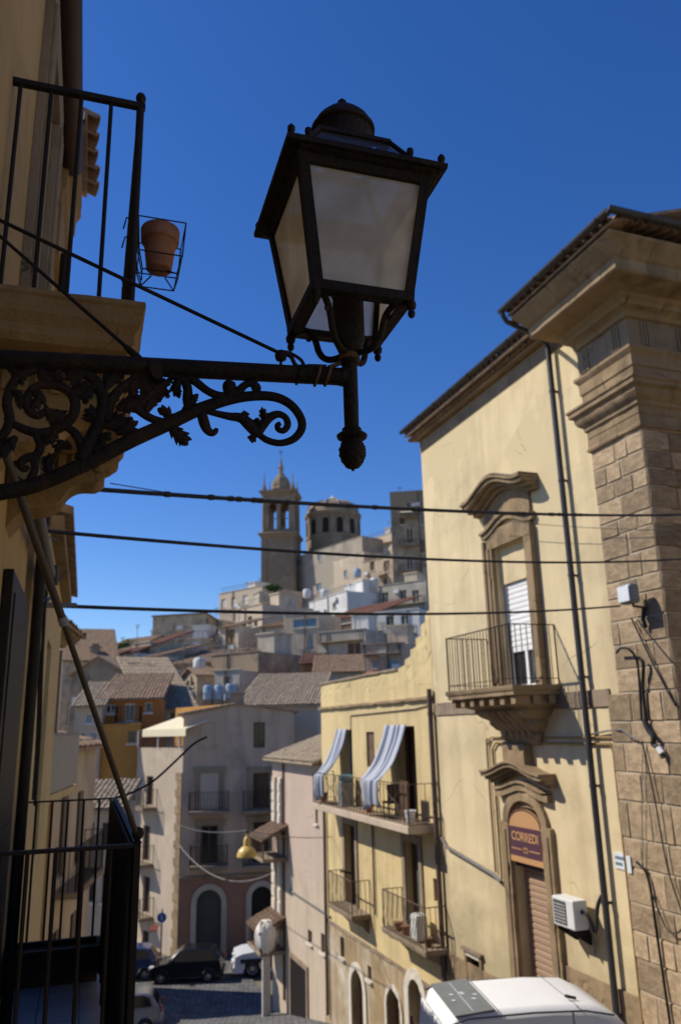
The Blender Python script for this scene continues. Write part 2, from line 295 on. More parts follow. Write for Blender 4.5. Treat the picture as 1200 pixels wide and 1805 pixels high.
class MB:
    def __init__(s, fr=WORLD): s.fr = fr; s.v = []; s.f = []; s.uv = None
    def P(s, p): return s.fr.pt(*p)
    def add(s, vs, fs):
        b = len(s.v); s.v += [s.P(p) for p in vs]; s.f += [tuple(i+b for i in f) for f in fs]; return s
    def hexa(s, q): return s.add(q, [(0, 3, 2, 1), (4, 5, 6, 7), (0, 1, 5, 4), (1, 2, 6, 5), (2, 3, 7, 6), (3, 0, 4, 7)])
    def box(s, a0, a1, n0, n1, z0, z1):
        return s.hexa([(a0, n0, z0), (a1, n0, z0), (a1, n1, z0), (a0, n1, z0), (a0, n0, z1), (a1, n0, z1), (a1, n1, z1), (a0, n1, z1)])
    def prism(s, poly, off):                    # planar polygon of 3D points swept by a vector
        k = len(poly); o = Vector(off); vs = [tuple(p) for p in poly] + [tuple(Vector(p)+o) for p in poly]
        return s.add(vs, [tuple(range(k))[::-1], tuple(range(k, 2*k))] + [(i, (i+1) % k, k+(i+1) % k, k+i) for i in range(k)])
    def tube(s, path, r, seg=8, flat=None, close=False):
        # flat=(axis, ratio): oval section, axis fixed, half width r across and r*ratio along the axis
        pts = [Vector(p) for p in path]; k = len(pts); rs = r if isinstance(r, (list, tuple)) else [r]*k
        vs = []; up = Vector(flat[0]).normalized() if flat else None; prev = None
        for i, p in enumerate(pts):
            t = (pts[(i+1) % k] - pts[i-1]) if (close or 0 < i < k-1) else (pts[1]-pts[0] if i == 0 else pts[-1]-pts[-2])
            t.normalize()
            if up: a = t.cross(up).normalized(); b = up
            else:
                if prev is None:
                    prev = t.orthogonal().normalized()
                a = (prev - t*prev.dot(t)).normalized(); prev = a; b = t.cross(a)
            q = flat[1] if flat else 1.
            for j in range(seg):
                w = 2*math.pi*j/seg; vs.append(p + a*(rs[i]*math.cos(w)) + b*(rs[i]*q*math.sin(w)))
        fs = []
        for i in range(k if close else k-1):
            i2 = (i+1) % k
            for j in range(seg): j2 = (j+1) % seg; fs.append((i*seg+j, i*seg+j2, i2*seg+j2, i2*seg+j))
        if not close: fs += [tuple(range(seg))[::-1], tuple(range((k-1)*seg, k*seg))]
        return s.add([tuple(v) for v in vs], fs)
    def lathe(s, c, prof, seg=20, mod=None):    # prof: (radius, z) list about a vertical axis at c=(a,n)
        vs = []; k = len(prof)
        for i, (r, z) in enumerate(prof):
            for j in range(seg):
                w = 2*math.pi*j/seg; rr = r*(mod(i, j) if mod else 1)
                vs.append((c[0]+rr*math.cos(w), c[1]+rr*math.sin(w), z))
        fs = [(i*seg+j, i*seg+(j+1) % seg, (i+1)*seg+(j+1) % seg, (i+1)*seg+j) for i in range(k-1) for j in range(seg)]
        return s.add(vs, fs + [tuple(range(seg))[::-1], tuple(range((k-1)*seg, k*seg))])
    def sweep(s, path, prof):                   # moulding: prof (out, z) carried round a plan path (a,n); out is to the left of travel
        pp = [Vector(p) for p in path]; k = len(pp); m = len(prof); vs = []
        for i in range(k):
            d0 = (pp[i]-pp[i-1]).normalized() if i else None; d1 = (pp[i+1]-pp[i]).normalized() if i < k-1 else None
            n0 = Vector((-d0.y, d0.x)) if d0 else None; n1 = Vector((-d1.y, d1.x)) if d1 else None
            if n0 is None: mm = n1
            elif n1 is None: mm = n0
            else: mm = (n0+n1).normalized(); mm = mm/max(.2, mm.dot(n0))
            for (o, z) in prof: q = pp[i]+mm*o; vs.append((q.x, q.y, z))
        fs = [(i*m+j, (i+1)*m+j, (i+1)*m+j+1, i*m+j+1) for i in range(k-1) for j in range(m-1)]
        fs += [(i*m+m-1, (i+1)*m+m-1, (i+1)*m, i*m) for i in range(k-1)]
        return s.add(vs, fs + [tuple(range(m)), tuple(range((k-1)*m, k*m))[::-1]])
    def strip(s, line, n0, n1, d0, d1):         # band following a line of (a,z), from n0 to n1, between z+d0 and z+d1
        k = len(line); vs = []
        for a, z in line: vs += [(a, n0, z+d0), (a, n1, z+d0), (a, n1, z+d1), (a, n0, z+d1)]
        fs = [(4*i+j, 4*i+(j+1) % 4, 4*i+4+(j+1) % 4, 4*i+4+j) for i in range(k-1) for j in range(4)]
        return s.add(vs, fs + [(3, 2, 1, 0), (4*k-4, 4*k-3, 4*k-2, 4*k-1)])
    def wall(s, a0, a1, z0, z1, holes, n=0., deep=.25, back=None):   # a wall face with real openings and their reveals
        A = sorted({a0, a1} | {min(max(x, a0), a1) for h in holes for x in h[:2]}); Z = sorted({z0, z1} | {min(max(x, z0), z1) for h in holes for x in h[2:4]})
        for i in range(len(A)-1):
            for j in range(len(Z)-1):
                ca, cz = (A[i]+A[i+1])/2, (Z[j]+Z[j+1])/2
                if any(h[0] < ca < h[1] and h[2] < cz < h[3] for h in holes): continue
                s.add([(A[i], n, Z[j]), (A[i], n, Z[j+1]), (A[i+1], n, Z[j+1]), (A[i+1], n, Z[j])], [(0, 1, 2, 3)])
        for h in holes:
            b0, b1, c0, c1 = h[:4]; m = n-deep
            q = [(b0, c0), (b1, c0), (b1, c1), (b0, c1)]
            for i in range(4):
                p, r = q[i], q[(i+1) % 4]
                s.add([(p[0], n, p[1]), (r[0], n, r[1]), (r[0], m, r[1]), (p[0], m, p[1])], [(0, 1, 2, 3)])
        if back is not None:                    # close the block: ends, top, back
            for (x, y) in (((a0, n), (a0, back)), ((a1, n), (a1, back)), ((a0, back), (a1, back))):
                s.add([(*x, z0), (*y, z0), (*y, z1), (*x, z1)], [(0, 1, 2, 3)])
            s.add([(a0, n, z1), (a1, n, z1), (a1, back, z1), (a0, back, z1)], [(0, 1, 2, 3)])
        return s
    def build(s, name, m, parent=None, smooth=None, bevel=0., kind=None, weld=False):
        me = bpy.data.meshes.new(name); me.from_pydata([local(p, parent) for p in s.v], [], s.f)
        me.materials.append(MATS[m])
        bm = bmesh.new(); bm.from_mesh(me)
        if weld: bmesh.ops.remove_doubles(bm, verts=bm.verts, dist=1e-4)
        bmesh.ops.recalc_face_normals(bm, faces=bm.faces); bm.to_mesh(me); bm.free()
        if smooth: me.shade_smooth(); me.set_sharp_from_angle(angle=R(smooth))
        o = link(name, me, parent)
        if bevel:
            b = o.modifiers.new('bevel', 'BEVEL'); b.width = bevel; b.segments = 2; b.limit_method = 'ANGLE'; b.angle_limit = R(40)
        if kind: o['kind'] = kind
        return o
def shared(name, m, fn, smooth=None):            # a mesh for pieces that repeat, modelled about the origin
    mb = MB(); fn(mb); me = bpy.data.meshes.new(name); me.from_pydata(mb.v, [], mb.f); me.materials.append(MATS[m])
    bm = bmesh.new(); bm.from_mesh(me); bmesh.ops.recalc_face_normals(bm, faces=bm.faces); bm.to_mesh(me); bm.free()
    if smooth: me.shade_smooth(); me.set_sharp_from_angle(angle=R(smooth))
    return me
from mathutils import noise as mnoise
def roughen(o, step=.12, amp=.006, chip=.018):    # worn stone: finer edges pushed about by noise, with the odd chip
    me = o.data; bm = bmesh.new(); bm.from_mesh(me)
    for _ in range(5):
        es = [e for e in bm.edges if e.calc_length() > step*1.6]
        if not es or len(bm.faces) > 9000: break
        bmesh.ops.subdivide_edges(bm, edges=es, cuts=1, use_grid_fill=True)
    for v in bm.verts:
        p = v.co*3.1; d = mnoise.noise_vector(p*2.3)*amp; c = mnoise.noise(p*1.3+Vector((7, 3, 1)))
        if c > .28: d -= v.normal*chip*(c-.28)*3
        v.co += d
    bmesh.ops.triangulate(bm, faces=[f for f in bm.faces if len(f.verts) > 4]); bm.to_mesh(me); bm.free()
    return o
def blocks(mb, name, m, parent, fr, cuts, gap=.007, smooth=28):   # saw a moulding into the stones it is laid in: cuts = (axis 's'|'n', value) lists of (lo, hi) boxes
    out = []
    for (s0_, s1_, n0_, n1_) in cuts:
        bm = bmesh.new(); vs = [bm.verts.new(v) for v in mb.v]
        for f in mb.f:
            try: bm.faces.new([vs[i] for i in f])
            except ValueError: pass
        for (val, ax, sg) in ((s0_+gap/2, fr.d, -1), (s1_-gap/2, fr.d, 1), (n0_+gap/2, fr.n, -1), (n1_-gap/2, fr.n, 1)):
            if abs(val) > 90: continue
            q = fr.o + ax*val; g = bm.verts[:]+bm.edges[:]+bm.faces[:]
            r = bmesh.ops.bisect_plane(bm, geom=g, plane_co=(q.x, q.y, 0), plane_no=(ax.x*sg, ax.y*sg, 0), clear_outer=True)
            es = [e for e in r['geom_cut'] if isinstance(e, bmesh.types.BMEdge)]
            if es: bmesh.ops.holes_fill(bm, edges=bm.edges[:], sides=0)
        if not bm.faces: bm.free(); continue
        for v in bm.verts: v.co = local(v.co, parent)
        bmesh.ops.recalc_face_normals(bm, faces=bm.faces)
        me = bpy.data.meshes.new(name); bm.to_mesh(me); bm.free(); me.materials.append(MATS[m]); o = link(name, me, parent); roughen(o); out.append(o)
        me.shade_smooth(); me.set_sharp_from_angle(angle=R(smooth))
    return out
def structure(o): o['kind'] = 'structure'; return o
def smoothline(pts, k=5):                        # Catmull-Rom through the points (any dimension)
    P = [Vector(p) for p in pts]; P = [P[0]*2-P[1]] + P + [P[-1]*2-P[-2]]; out = []
    for i in range(1, len(P)-2):
        for j in range(k):
            t = j/k; a, b, c, d = P[i-1], P[i], P[i+1], P[i+2]
            out.append((b*2 + (c-a)*t + (a*2-b*5+c*4-d)*t*t + (b*3-a-c*3+d)*t**3)*.5)
    return out + [P[-2]]
_bars = {}
def bar_mesh(m, sq=False):
    if (m, sq) not in _bars:
        _bars[(m, sq)] = shared('bar', m, (lambda b: b.box(-1, 1, -1, 1, 0, 1)) if sq else (lambda b: b.tube([(0, 0, 0), (0, 0, 1)], 1., 8)), None if sq else 40)
    return _bars[(m, sq)]
def railing(fr, parent, path, z0, z1, step, r, m, rail=.02, posts=True, low=None, post_r=None, belly=0.):
    for i in range(len(path)-1):
        a, b = Vector(path[i]), Vector(path[i+1]); L = (b-a).length; k = max(1, round(L/step))
        for j in range(1, k):
            p = a + (b-a)*(j/k)
            if belly:
                t = (b-a).normalized(); o = Vector((-t.y, t.x))*belly
                mb = MB(fr); h = z1-z0
                mb.tube(smoothline([(p.x, p.y, z0), (p.x+o.x*.9, p.y+o.y*.9, z0+h*.18), (p.x+o.x*.6, p.y+o.y*.6, z0+h*.4), (p.x, p.y, z0+h*.7), (p.x, p.y, z1)], 3), r, 6)
                mb.build('bar', m, parent, 40)
            else: piece('bar', bar_mesh(m), parent, fr.pt(p.x, p.y, z0), fr.h, (r, r, z1-z0))
    for zz in [z1] + ([low] if low is not None else []):
        mb = MB(fr); rl = rail if zz == z1 else rail*.7
        for i in range(len(path)-1):
            a, b = Vector(path[i]), Vector(path[i+1]); t = (b-a).normalized(); o = Vector((-t.y, t.x))*rl; e = t*rl*.9
            a2, b2 = a-e, b+e
            mb.hexa([(*(a2-o), zz-rl*.5), (*(b2-o), zz-rl*.5), (*(b2+o), zz-rl*.5), (*(a2+o), zz-rl*.5), (*(a2-o), zz+rl*.5), (*(b2-o), zz+rl*.5), (*(b2+o), zz+rl*.5), (*(a2+o), zz+rl*.5)])
        mb.build('rail', m, parent)
    if posts:
        pr = post_r or r*1.6
        for p in path: piece('post', bar_mesh(m, True), parent, fr.pt(p[0], p[1], z0), fr.h, (pr, pr, z1-z0))
def window(fr, parent, h, n=0., deep=.25, frame='white_paint', pane='window_dark', mull=1, fw=.06, kind='window', cross=0):
    a0, a1, z0, z1 = h[:4]; m = n-deep+.03
    mb = MB(fr); f = fw
    mb.box(a0, a0+f, m, m+.06, z0, z1).box(a1-f, a1, m, m+.06, z0, z1).box(a0+f, a1-f, m, m+.06, z1-f, z1).box(a0+f, a1-f, m, m+.06, z0, z0+f)
    for i in range(mull): c = a0 + (a1-a0)*(i+1)/(mull+1); mb.box(c-f*.5, c+f*.5, m, m+.055, z0+f, z1-f)
    for i in range(cross): c = z0 + (z1-z0)*(i+1)/(cross+1); mb.box(a0+f, a1-f, m, m+.05, c-f*.4, c+f*.4)
    o = mb.build(kind, frame, parent)
    MB(fr).box(a0, a1, m-.02, m+.01, z0, z1).build('pane', pane, o if not (parent and parent.parent and parent.parent.parent) else parent)
    return o
def shutter(fr, parent, h, n, m, step=.11, name='slat', bowed=.018):
    a0, a1, z0, z1 = h; w = a1-a0
    def f(b):
        b.prism([(-.5, 0, 0), (-.5, 1, .12), (-.5, 1.15, .5), (-.5, 1, .86), (-.5, 0, 1)], (1, 0, 0))
    key = ('slat', m)
    if key not in _bars: _bars[key] = shared('slat', m, f)
    k = max(2, round((z1-z0)/step)); d = (z1-z0)/k
    for i in range(k): piece(name, _bars[key], parent, fr.pt((a0+a1)/2, n, z0+i*d), fr.h, (w, bowed, d*.94))
def roof_sheet(fr, a0, a1, n0, z0, n1, z1, m, parent, name='roof', pitch=.22, amp=.05, seg=5):
    # coppi roof: rows of half-round tiles running down the slope from (n1,z1) to the eave (n0,z0)
    mb = MB(fr); k = max(2, round((a1-a0)/pitch)); p = (a1-a0)/k; L = math.hypot(n1-n0, z1-z0); rows = max(2, min(14, round(L/.4)))
    prof = []
    for i in range(k):
        jig = rnd.uniform(-.012, .012)
        for j in range(seg): t = j/seg; prof.append((a0+(i+t)*p, amp*abs(math.sin(math.pi*t))*1. + (jig if .1 < t < .9 else -.02)))
    prof.append((a1, 0)); w = len(prof)
    vs = []
    for r in range(rows+1):
        t = r/rows
        for lift in ((0,) if r == 0 else (0.0, -.028)):
            vs.append((t, lift))
    V = []; jr = [rnd.uniform(-.03, .03) for _ in range(k+1)]
    for (t, lift) in vs:
        nn, zz = n0+(n1-n0)*t, z0+(z1-z0)*t
        if lift: jr = [rnd.uniform(-.03, .03) for _ in range(k+1)]
        V += [(a+jr[i//seg]*.5, nn+jr[i//seg]*1.2*(1 if n1 > n0 else -1), zz+h-lift+jr[i//seg]*.4) for i, (a, h) in enumerate(prof)]
    F = [(i*w+j, i*w+j+1, (i+1)*w+j+1, (i+1)*w+j) for i in range(len(vs)-1) for j in range(w-1)]
    mb.add(V, F)
    # deck below so that it has thickness
    mb.hexa([(a0, n0, z0-.10), (a1, n0, z0-.10), (a1, n1, z1-.10), (a0, n1, z1-.10), (a0, n0, z0-.03), (a1, n0, z0-.03), (a1, n1, z1-.03), (a0, n1, z1-.03)])
    return mb.build(name, m, parent)
def wire(name, label, a, b, sag, r, m='cable_black', cat='cable', k=24, group=None, lumps=0, parent=None):
    a, b = Vector(a), Vector(b); pts = []
    for i in range(k+1):
        t = i/k; p = a.lerp(b, t); p.z -= sag*4*t*(1-t); pts.append(p)
    mb = MB(); mb.tube(pts, r, 6)
    for i in range(lumps):                       # ties and clips along a bundle
        t = rnd.random(); p = a.lerp(b, t); p.z -= sag*4*t*(1-t); q = a.lerp(b, min(1, t+.004)); q.z -= sag*4*t*(1-t)
        mb.tube([p, q], r*1.35, 6)
    o = mb.build(name, m, parent, 50)
    if parent is None: tag(o, label, cat, group)
    return o
# ------------------------------------------------------------------ ground and streets
D = 9.3
RF = Frame((-D*math.cos(R(200)), -D*math.sin(R(200))), 110)      # street front on the right: s runs away from the lens, n into the street
LF = Frame((-.80, 2.75), -72.3)                                  # house front on the left: s runs towards the lens
def smooth01(t): t = max(0., min(1., t)); return t*t*(3-2*t)
def gz(x, y):
    q = -.33*x + .944*y
    if q < 12: z = -5.65
    elif q < 36: z = -5.65 - (q-12)*.227
    else: z = -11.1
    r = x/max(y, 5.)
    if y > 46:
        side = .42 + .58*smooth01((r+.30)/.17)
        z += smooth01((y-46)/30)*0 + max(0, y-50)*.285*side*(1 if y < 185 else 185/y)
        if y > 185: z -= (y-185)*.12
    return z
def grid(name, m, xs, ys, dz=0.):
    V = [(x, y, gz(x, y)+dz) for y in ys for x in xs]; w = len(xs)
    F = [(j*w+i, j*w+i+1, (j+1)*w+i+1, (j+1)*w+i) for j in range(len(ys)-1) for i in range(w-1)]
    return structure(MB().add(V, F).build(name, m, None, 40))
def lin(a, b, k): return [a+(b-a)*i/k for i in range(k+1)]
grid('ground', 'soil', [-900, -400, -200] + lin(-120, 60, 60) + [120, 300, 900], [-120, -30] + lin(-12, 60, 60) + lin(64, 190, 32) + [230, 300, 500, 900, 1600], -.06)
V = []; F = []
qs = lin(2, 46, 60)
for q in qs:
    for n in (-.4, 1.1, 3, 5, 7, 9, 11, 13.5, 16): p = RF.pt(q, n, 0); V.append((p.x, p.y, gz(p.x, p.y)+.004))
w = 9
for j in range(len(qs)-1):
    for i in range(w-1): F.append((j*w+i, j*w+i+1, (j+1)*w+i+1, (j+1)*w+i))
structure(MB().add(V, F).build('street', 'cobbles', None, 40))

# ------------------------------------------------------------------ street lamp on its wall bracket
LP = Frame((.036, 2.0), 17.5)
lamp = thing('street_lamp', 'black iron lantern with frosted panes on an ornate scrolled wall bracket', 'street lamp', (.036, 2.0, .66), R(17.5))
mb = MB(LP); mb.lathe((0, 0), [(.0195, .775), (.0205, .85), (.0205, .97), (.026, .975), (.027, .985), (.022, .99), (.022, 1.02)], 20).build('post', 'iron', lamp, 40)
cone = MB(LP)
prof = []
for i in range(22):
    t = i/21; z = .664 + .098*t
    r = .036*math.sin(math.pi*min(1, t*.86+.04))**.75 + (.004 if t > .9 else 0)
    if t < .05: r = .004
    prof.append((r, z))
cone.lathe((0, 0), prof, 24, lambda i, j: 1 + .07*math.cos(j*math.pi/2 + (i % 4)*1.57)*(1 if 2 < i < 19 else 0))
cone.build('pine_cone_finial', 'iron', lamp, 60)
MB(LP).lathe((0, 0), [(.03, .752), (.040, .757), (.042, .764), (.034, .770), (.024, .776), (.027, .782), (.021, .788)], 20).build('collar', 'iron', lamp, 50)
MB(LP).lathe((0, 0), [(.026, 1.0), (.034, 1.02), (.044, 1.045), (.044, 1.185), (.049, 1.19), (.047, 1.2), (.03, 1.2)], 24).build('lamp_holder', 'iron', lamp, 40)
def frustum_ring(h0, z0, w0, h1, z1, w1):      # square ring: outer half sides h0,h1, inner inset w0,w1
    mb = MB(LP); V = []
    for h, z in ((h0, z0), (h0-w0, z0), (h1-w1, z1), (h1, z1)):
        V += [(-h, -h, z), (h, -h, z), (h, h, z), (-h, h, z)]
    F = []
    for k in range(4):
        a, b = k*4, ((k+1) % 4)*4
        for i in range(4): F.append((a+i, a+(i+1) % 4, b+(i+1) % 4, b+i))
    return mb.add(V, F)
ZB, ZT, HB, HT, ZR, HR = 1.125, 1.47, .1385, .186, 1.50, .2265
frustum_ring(HB+.004, ZB-.014, .036, HB+.006, ZB+.014, .022).build('bottom_frame', 'iron', lamp, bevel=.002)
frustum_ring(HT+.001, ZT-.012, .02, HT+.010, ZT+.012, .03).build('top_frame', 'iron', lamp, bevel=.002)
mb = frustum_ring(HR, ZR-.012, .045, HR+.002, ZR+.004, .045); mb.build('rim', 'iron', lamp, bevel=.002)
mb = MB(LP); mb.sweep([(-.19, -.19), (-.19, .19), (.19, .19), (.19, -.19), (-.19, -.19)], [(-.003, ZT+.008), (.02, ZT+.012), (.028, ZR-.014), (.0, ZR-.010)])
mb.build('cornice_moulding', 'iron', lamp, 30)
post_me = None
for sx in (-1, 1):
    for sy in (-1, 1):
        mb = MB(LP); w = .0125
        def sec(h, z): return [(sx*(h+.003), sy*(h+.003), z), (sx*(h-.026), sy*(h+.003), z), (sx*(h-.022), sy*(h-.012), z), (sx*(h-.012), sy*(h-.022), z), (sx*(h+.003), sy*(h-.026), z)]
        a, b = sec(HB, ZB), sec(HT, ZT)
        mb.add(a+b, [(0, 1, 2, 3, 4)[::-1], (5, 6, 7, 8, 9)] + [(i, (i+1) % 5, 5+(i+1) % 5, 5+i) for i in range(5)])
        mb.build('corner_bar', 'iron', lamp)
        # S-shaped strut from the corner of the base to the collar on the post
        pr = smoothline([(.185, 1.112), (.165, 1.118), (.140, 1.117), (.118, 1.098), (.106, 1.070), (.098, 1.040), (.082, 1.015), (.058, 1.003), (.030, 1.004), (.018, 1.012)], 5)
        k = 1/math.sqrt(2)
        MB(LP).tube([(sx*r*k, sy*r*k, z) for r, z in pr], [.0095]*len(pr), 8).build('strut', 'iron', lamp, 50)
        pr = smoothline([(.140, 1.117), (.128, 1.106), (.122, 1.092), (.128, 1.082), (.136, 1.086)], 4)
        MB(LP).tube([(sx*r*k, sy*r*k, z) for r, z in pr], [.008-.0045*i/len(pr) for i in range(len(pr))], 8).build('curl', 'iron', lamp, 50)
        c = (sx*(HB-.004), sy*(HB-.004))
        MB(LP).lathe(c, [(.003, 1.064), (.009, 1.070), (.0105, 1.080), (.007, 1.088), (.0125, 1.093), (.0145, 1.104), (.012, 1.112)], 12).build('drop_finial', 'iron', lamp, 50)
        c = (sx*(HR-.012), sy*(HR-.012))
        MB(LP).lathe(c, [(.008, 1.500), (.0095, 1.508), (.006, 1.514), (.0105, 1.521), (.0105, 1.530), (.005, 1.538), (.002, 1.541)], 12).build('knob', 'iron', lamp, 50)
        c = (sx*.150, sy*.150)
        MB(LP).lathe(c, [(.007, 1.565), (.009, 1.576), (.0105, 1.585), (.0095, 1.594), (.003, 1.60)], 12).build('knob', 'iron', lamp, 50)
def side_pane(name, m, h0, z0, h1, z1, w0, w1, t=.003):
    for k in range(4):
        fr = Frame((LP.o.x, LP.o.y), 17.5+90*k)
        MB(fr).add([(-w0, -h0, z0), (w0, -h0, z0), (w1, -h1, z1), (-w1, -h1, z1)], [(0, 1, 2, 3)]).build(name, m, lamp)
side_pane('glass_pane', 'frosted_glass', HB-.008, ZB+.010, HT-.009, ZT-.002, HB-.012, HT-.012)
# roof of the lantern: a sloping skirt, four small panes, a drum and a dome
frustum_ring(HR-.004, ZR+.002, .05, .168, 1.545, .012).build('roof_skirt', 'iron', lamp)
side_pane('roof_pane', 'clear_glass', .158, 1.543, .104, 1.642, .150, .096, .002)
for sx in (-1, 1):
    for sy in (-1, 1):
        MB(LP).tube([(sx*.163, sy*.163, 1.54), (sx*.104, sy*.104, 1.648)], .0075, 6).build('hip_bar', 'iron', lamp, 40)
frustum_ring(.112, 1.640, .03, .110, 1.655, .03).build('upper_frame', 'iron', lamp, bevel=.001)
MB(LP).lathe((0, 0), [(.078, 1.648), (.088, 1.655), (.088, 1.735), (.096, 1.738), (.097, 1.748), (.090, 1.752), (.082, 1.775), (.062, 1.798), (.035, 1.812), (.012, 1.818), (.007, 1.822), (.006, 1.832)], 32).build('cap', 'iron', lamp, 35)
MB(LP).lathe((0, 0), [(.003, 1.826), (.013, 1.832), (.0165, 1.844), (.0135, 1.856), (.006, 1.862), (.003, 1.868)], 14).build('ball_finial', 'iron', lamp, 60)
# the arm and its scrollwork lie in one upright plane through the post
BF = Frame((.036, 2.0), 13.0)
def B(u, v, n=0.): a, z = BF.px(u, v, n); return Vector((a, n, z))
SC = 2.0/1390.
WALL_N = -.5
a_end = B(600, 664); a_mid = B(0, 633); dirn = (a_mid-a_end).normalized()
wall_hit = a_mid + dirn*.26
arm = MB(BF); arm.tube([a_end, a_mid, wall_hit], .0245, 16); arm.build('arm', 'iron', lamp, 50)
BN = (0, 1, 0)
def stroke(name, pts, parent=lamp, depth=.75, k=5):
    line = smoothline([(u, v, w) for u, v, w in pts], k)
    path = [B(p.x, p.y) for p in line]; kk = {'leaf': 1.55, 'lower_bar': 1.12}.get(name, 1.32); rs = [max(.0012, p.z*.5*SC*kk*((1.18-.5*((i*1.0 % 4)/4)) if name == 'leaf' and 0 < i < len(line)-2 else 1)) for i, p in enumerate(line)]
    return MB(BF).tube(path, rs, 10, (BN, depth)).build(name, 'iron', parent, 60)
def leaf(pts, wmul=2.0):                          # cast acanthus leaf: a thick plate with toothed edges and a raised rib
    line = smoothline([(u, v, w) for u, v, w in pts], 7); path = [B(p.x, p.y) for p in line]; n = len(path)
    Lp, Rp = [], []
    for i in range(n):
        tg = (path[min(n-1, i+1)]-path[max(0, i-1)]).normalized(); sd = Vector((-tg.z, 0, tg.x))
        e = math.sin(math.pi*min(1, .12+.88*i/(n-1)))**.7 if i < n-1 else 0
        tooth = .55+.62*((i % 5)/4.)
        w = line[i].z*.5*SC*wmul*tooth*(.45+.55*e)
        if i == n-1: w = .0006
        Lp.append(path[i]+sd*w+tg*w*.5*((i % 5)/4.)); Rp.append(path[i]-sd*w+tg*w*.5*((i % 5)/4.))
    V = []
    for c, l, r in zip(path, Lp, Rp):
        for q, y in ((l, -.004), (c, -.011), (r, -.004), (r, .004), (c, .011), (l, .004)): V.append((q.x, y, q.z))
    F = [(i*6+j, i*6+(j+1) % 6, i*6+6+(j+1) % 6, i*6+6+j) for i in range(n-1) for j in range(6)] + [tuple(range(6)), tuple(range(6*n-6, 6*n))]
    return MB(BF).add(V, F).build('leaf', 'iron', lamp)
stroke('lower_bar', [(-95, 880, 30), (-40, 876, 28), (0, 868, 26), (55, 857, 25), (110, 836, 25), (170, 808, 25), (230, 777, 25), (290, 750, 24), (350, 722, 22), (400, 705, 20), (445, 698, 18), (485, 700, 17), (513, 714, 16), (530, 737, 15), (531, 757, 14), (517, 774, 13), (494, 781, 12), (471, 776, 12), (455, 765, 11)])
stroke('scroll', [(452, 768, 12), (464, 748, 14), (475, 736, 13), (490, 730, 11), (503, 736, 10), (507, 749, 10), (500, 759, 9), (491, 757, 9), (489, 750, 8), (494, 746, 7)])
stroke('scroll', [(355, 722, 9), (382, 729, 10), (405, 734, 12), (425, 737, 15), (441, 750, 18), (456, 768, 15)])
stroke('scroll', [(292, 656, 15), (325, 660, 14), (345, 673, 13), (366, 689, 12), (388, 698, 13), (412, 697, 14)])
stroke('curl', [(412, 702, 18), (406, 690, 19), (405, 680, 20), (407, 673, 14)])
stroke('curl', [(414, 702, 12), (424, 686, 12), (435, 677, 11), (447, 677, 12), (452, 684, 14), (448, 689, 12)])
stroke('curl', [(355, 726, 14), (360, 745, 15), (365, 757, 13), (373, 763, 11), (380, 760, 8), (382, 755, 5)])
leaf([(300, 752, 12), (314, 766, 14), (324, 776, 12), (327, 785, 5)])
stroke('scroll', [(338, 728, 15), (331, 706, 14), (331, 686, 13), (323, 668, 14), (300, 660, 14)])
stroke('scroll', [(332, 700, 8), (329, 720, 11), (318, 736, 12), (300, 745, 12), (280, 742, 12), (262, 735, 12), (247, 724, 13), (236, 712, 12), (226, 700, 7)])
leaf([(240, 716, 12), (254, 706, 17), (268, 693, 16), (281, 688, 13), (291, 692, 10), (297, 700, 5)])
leaf([(258, 730, 6), (261, 716, 12), (270, 704, 10), (280, 701, 7), (284, 707, 3)])
leaf([(262, 672, 8), (272, 684, 12), (284, 680, 10), (296, 672, 7), (305, 668, 3)])
stroke('scroll', [(145, 812, 22), (160, 776, 19), (176, 742, 18), (183, 708, 17), (173, 678, 16), (150, 658, 15), (117, 648, 14), (77, 648, 14), (43, 658, 14), (21, 680, 13), (13, 710, 13), (18, 740, 13), (6, 766, 13), (-20, 780, 13), (-55, 775, 12)])
stroke('scroll', [(10, 735, 7), (33, 752, 11), (67, 763, 13), (100, 757, 14), (126, 738, 14), (133, 710, 14), (120, 688, 13), (90, 678, 13), (62, 683, 12), (48, 703, 12), (52, 724, 12), (68, 732, 12), (82, 722, 8), (80, 714, 4)])
leaf([(80, 722, 8), (94, 733, 18), (107, 742, 17), (113, 756, 10)])
leaf([(55, 690, 6), (70, 700, 12), (63, 714, 10), (56, 719, 4)])
stroke('scroll', [(188, 742, 14), (196, 708, 14), (214, 684, 13), (236, 668, 12), (243, 652, 10)])
stroke('scroll', [(146, 808, 14), (143, 782, 13), (131, 762, 12), (116, 752, 10)])
stroke('scroll', [(64, 764, 11), (72, 786, 12), (64, 802, 12), (46, 808, 12), (36, 818, 11), (44, 827, 9), (52, 822, 5)])
stroke('scroll', [(58, 806, 9), (62, 826, 10), (54, 846, 11), (50, 862, 12)])
leaf([(120, 695, 8), (136, 690, 17), (152, 686, 15), (166, 688, 6)])
leaf([(182, 742, 8), (168, 736, 16), (158, 726, 12), (152, 728, 5)])
leaf([(180, 752, 9), (200, 746, 18), (216, 742, 14), (230, 744, 5)])
leaf([(205, 720, 9), (226, 714, 19), (244, 708, 15), (250, 700, 5)])
leaf([(205, 765, 8), (222, 755, 15), (230, 745, 12), (228, 736, 4)])
leaf([(150, 660, 8), (136, 664, 15), (124, 662, 10), (120, 656, 4)])
leaf([(70, 650, 7), (78, 662, 15), (86, 672, 10), (88, 678, 4)])
leaf([(186, 690, 7), (192, 672, 16), (206, 662, 14), (218, 668, 5)])
leaf([(245, 655, 10), (252, 672, 16), (258, 688, 12), (262, 700, 6)])
leaf([(425, 737, 6), (432, 730, 7), (434, 727, 2)]); leaf([(448, 768, 9), (444, 774, 7), (441, 776, 2)])
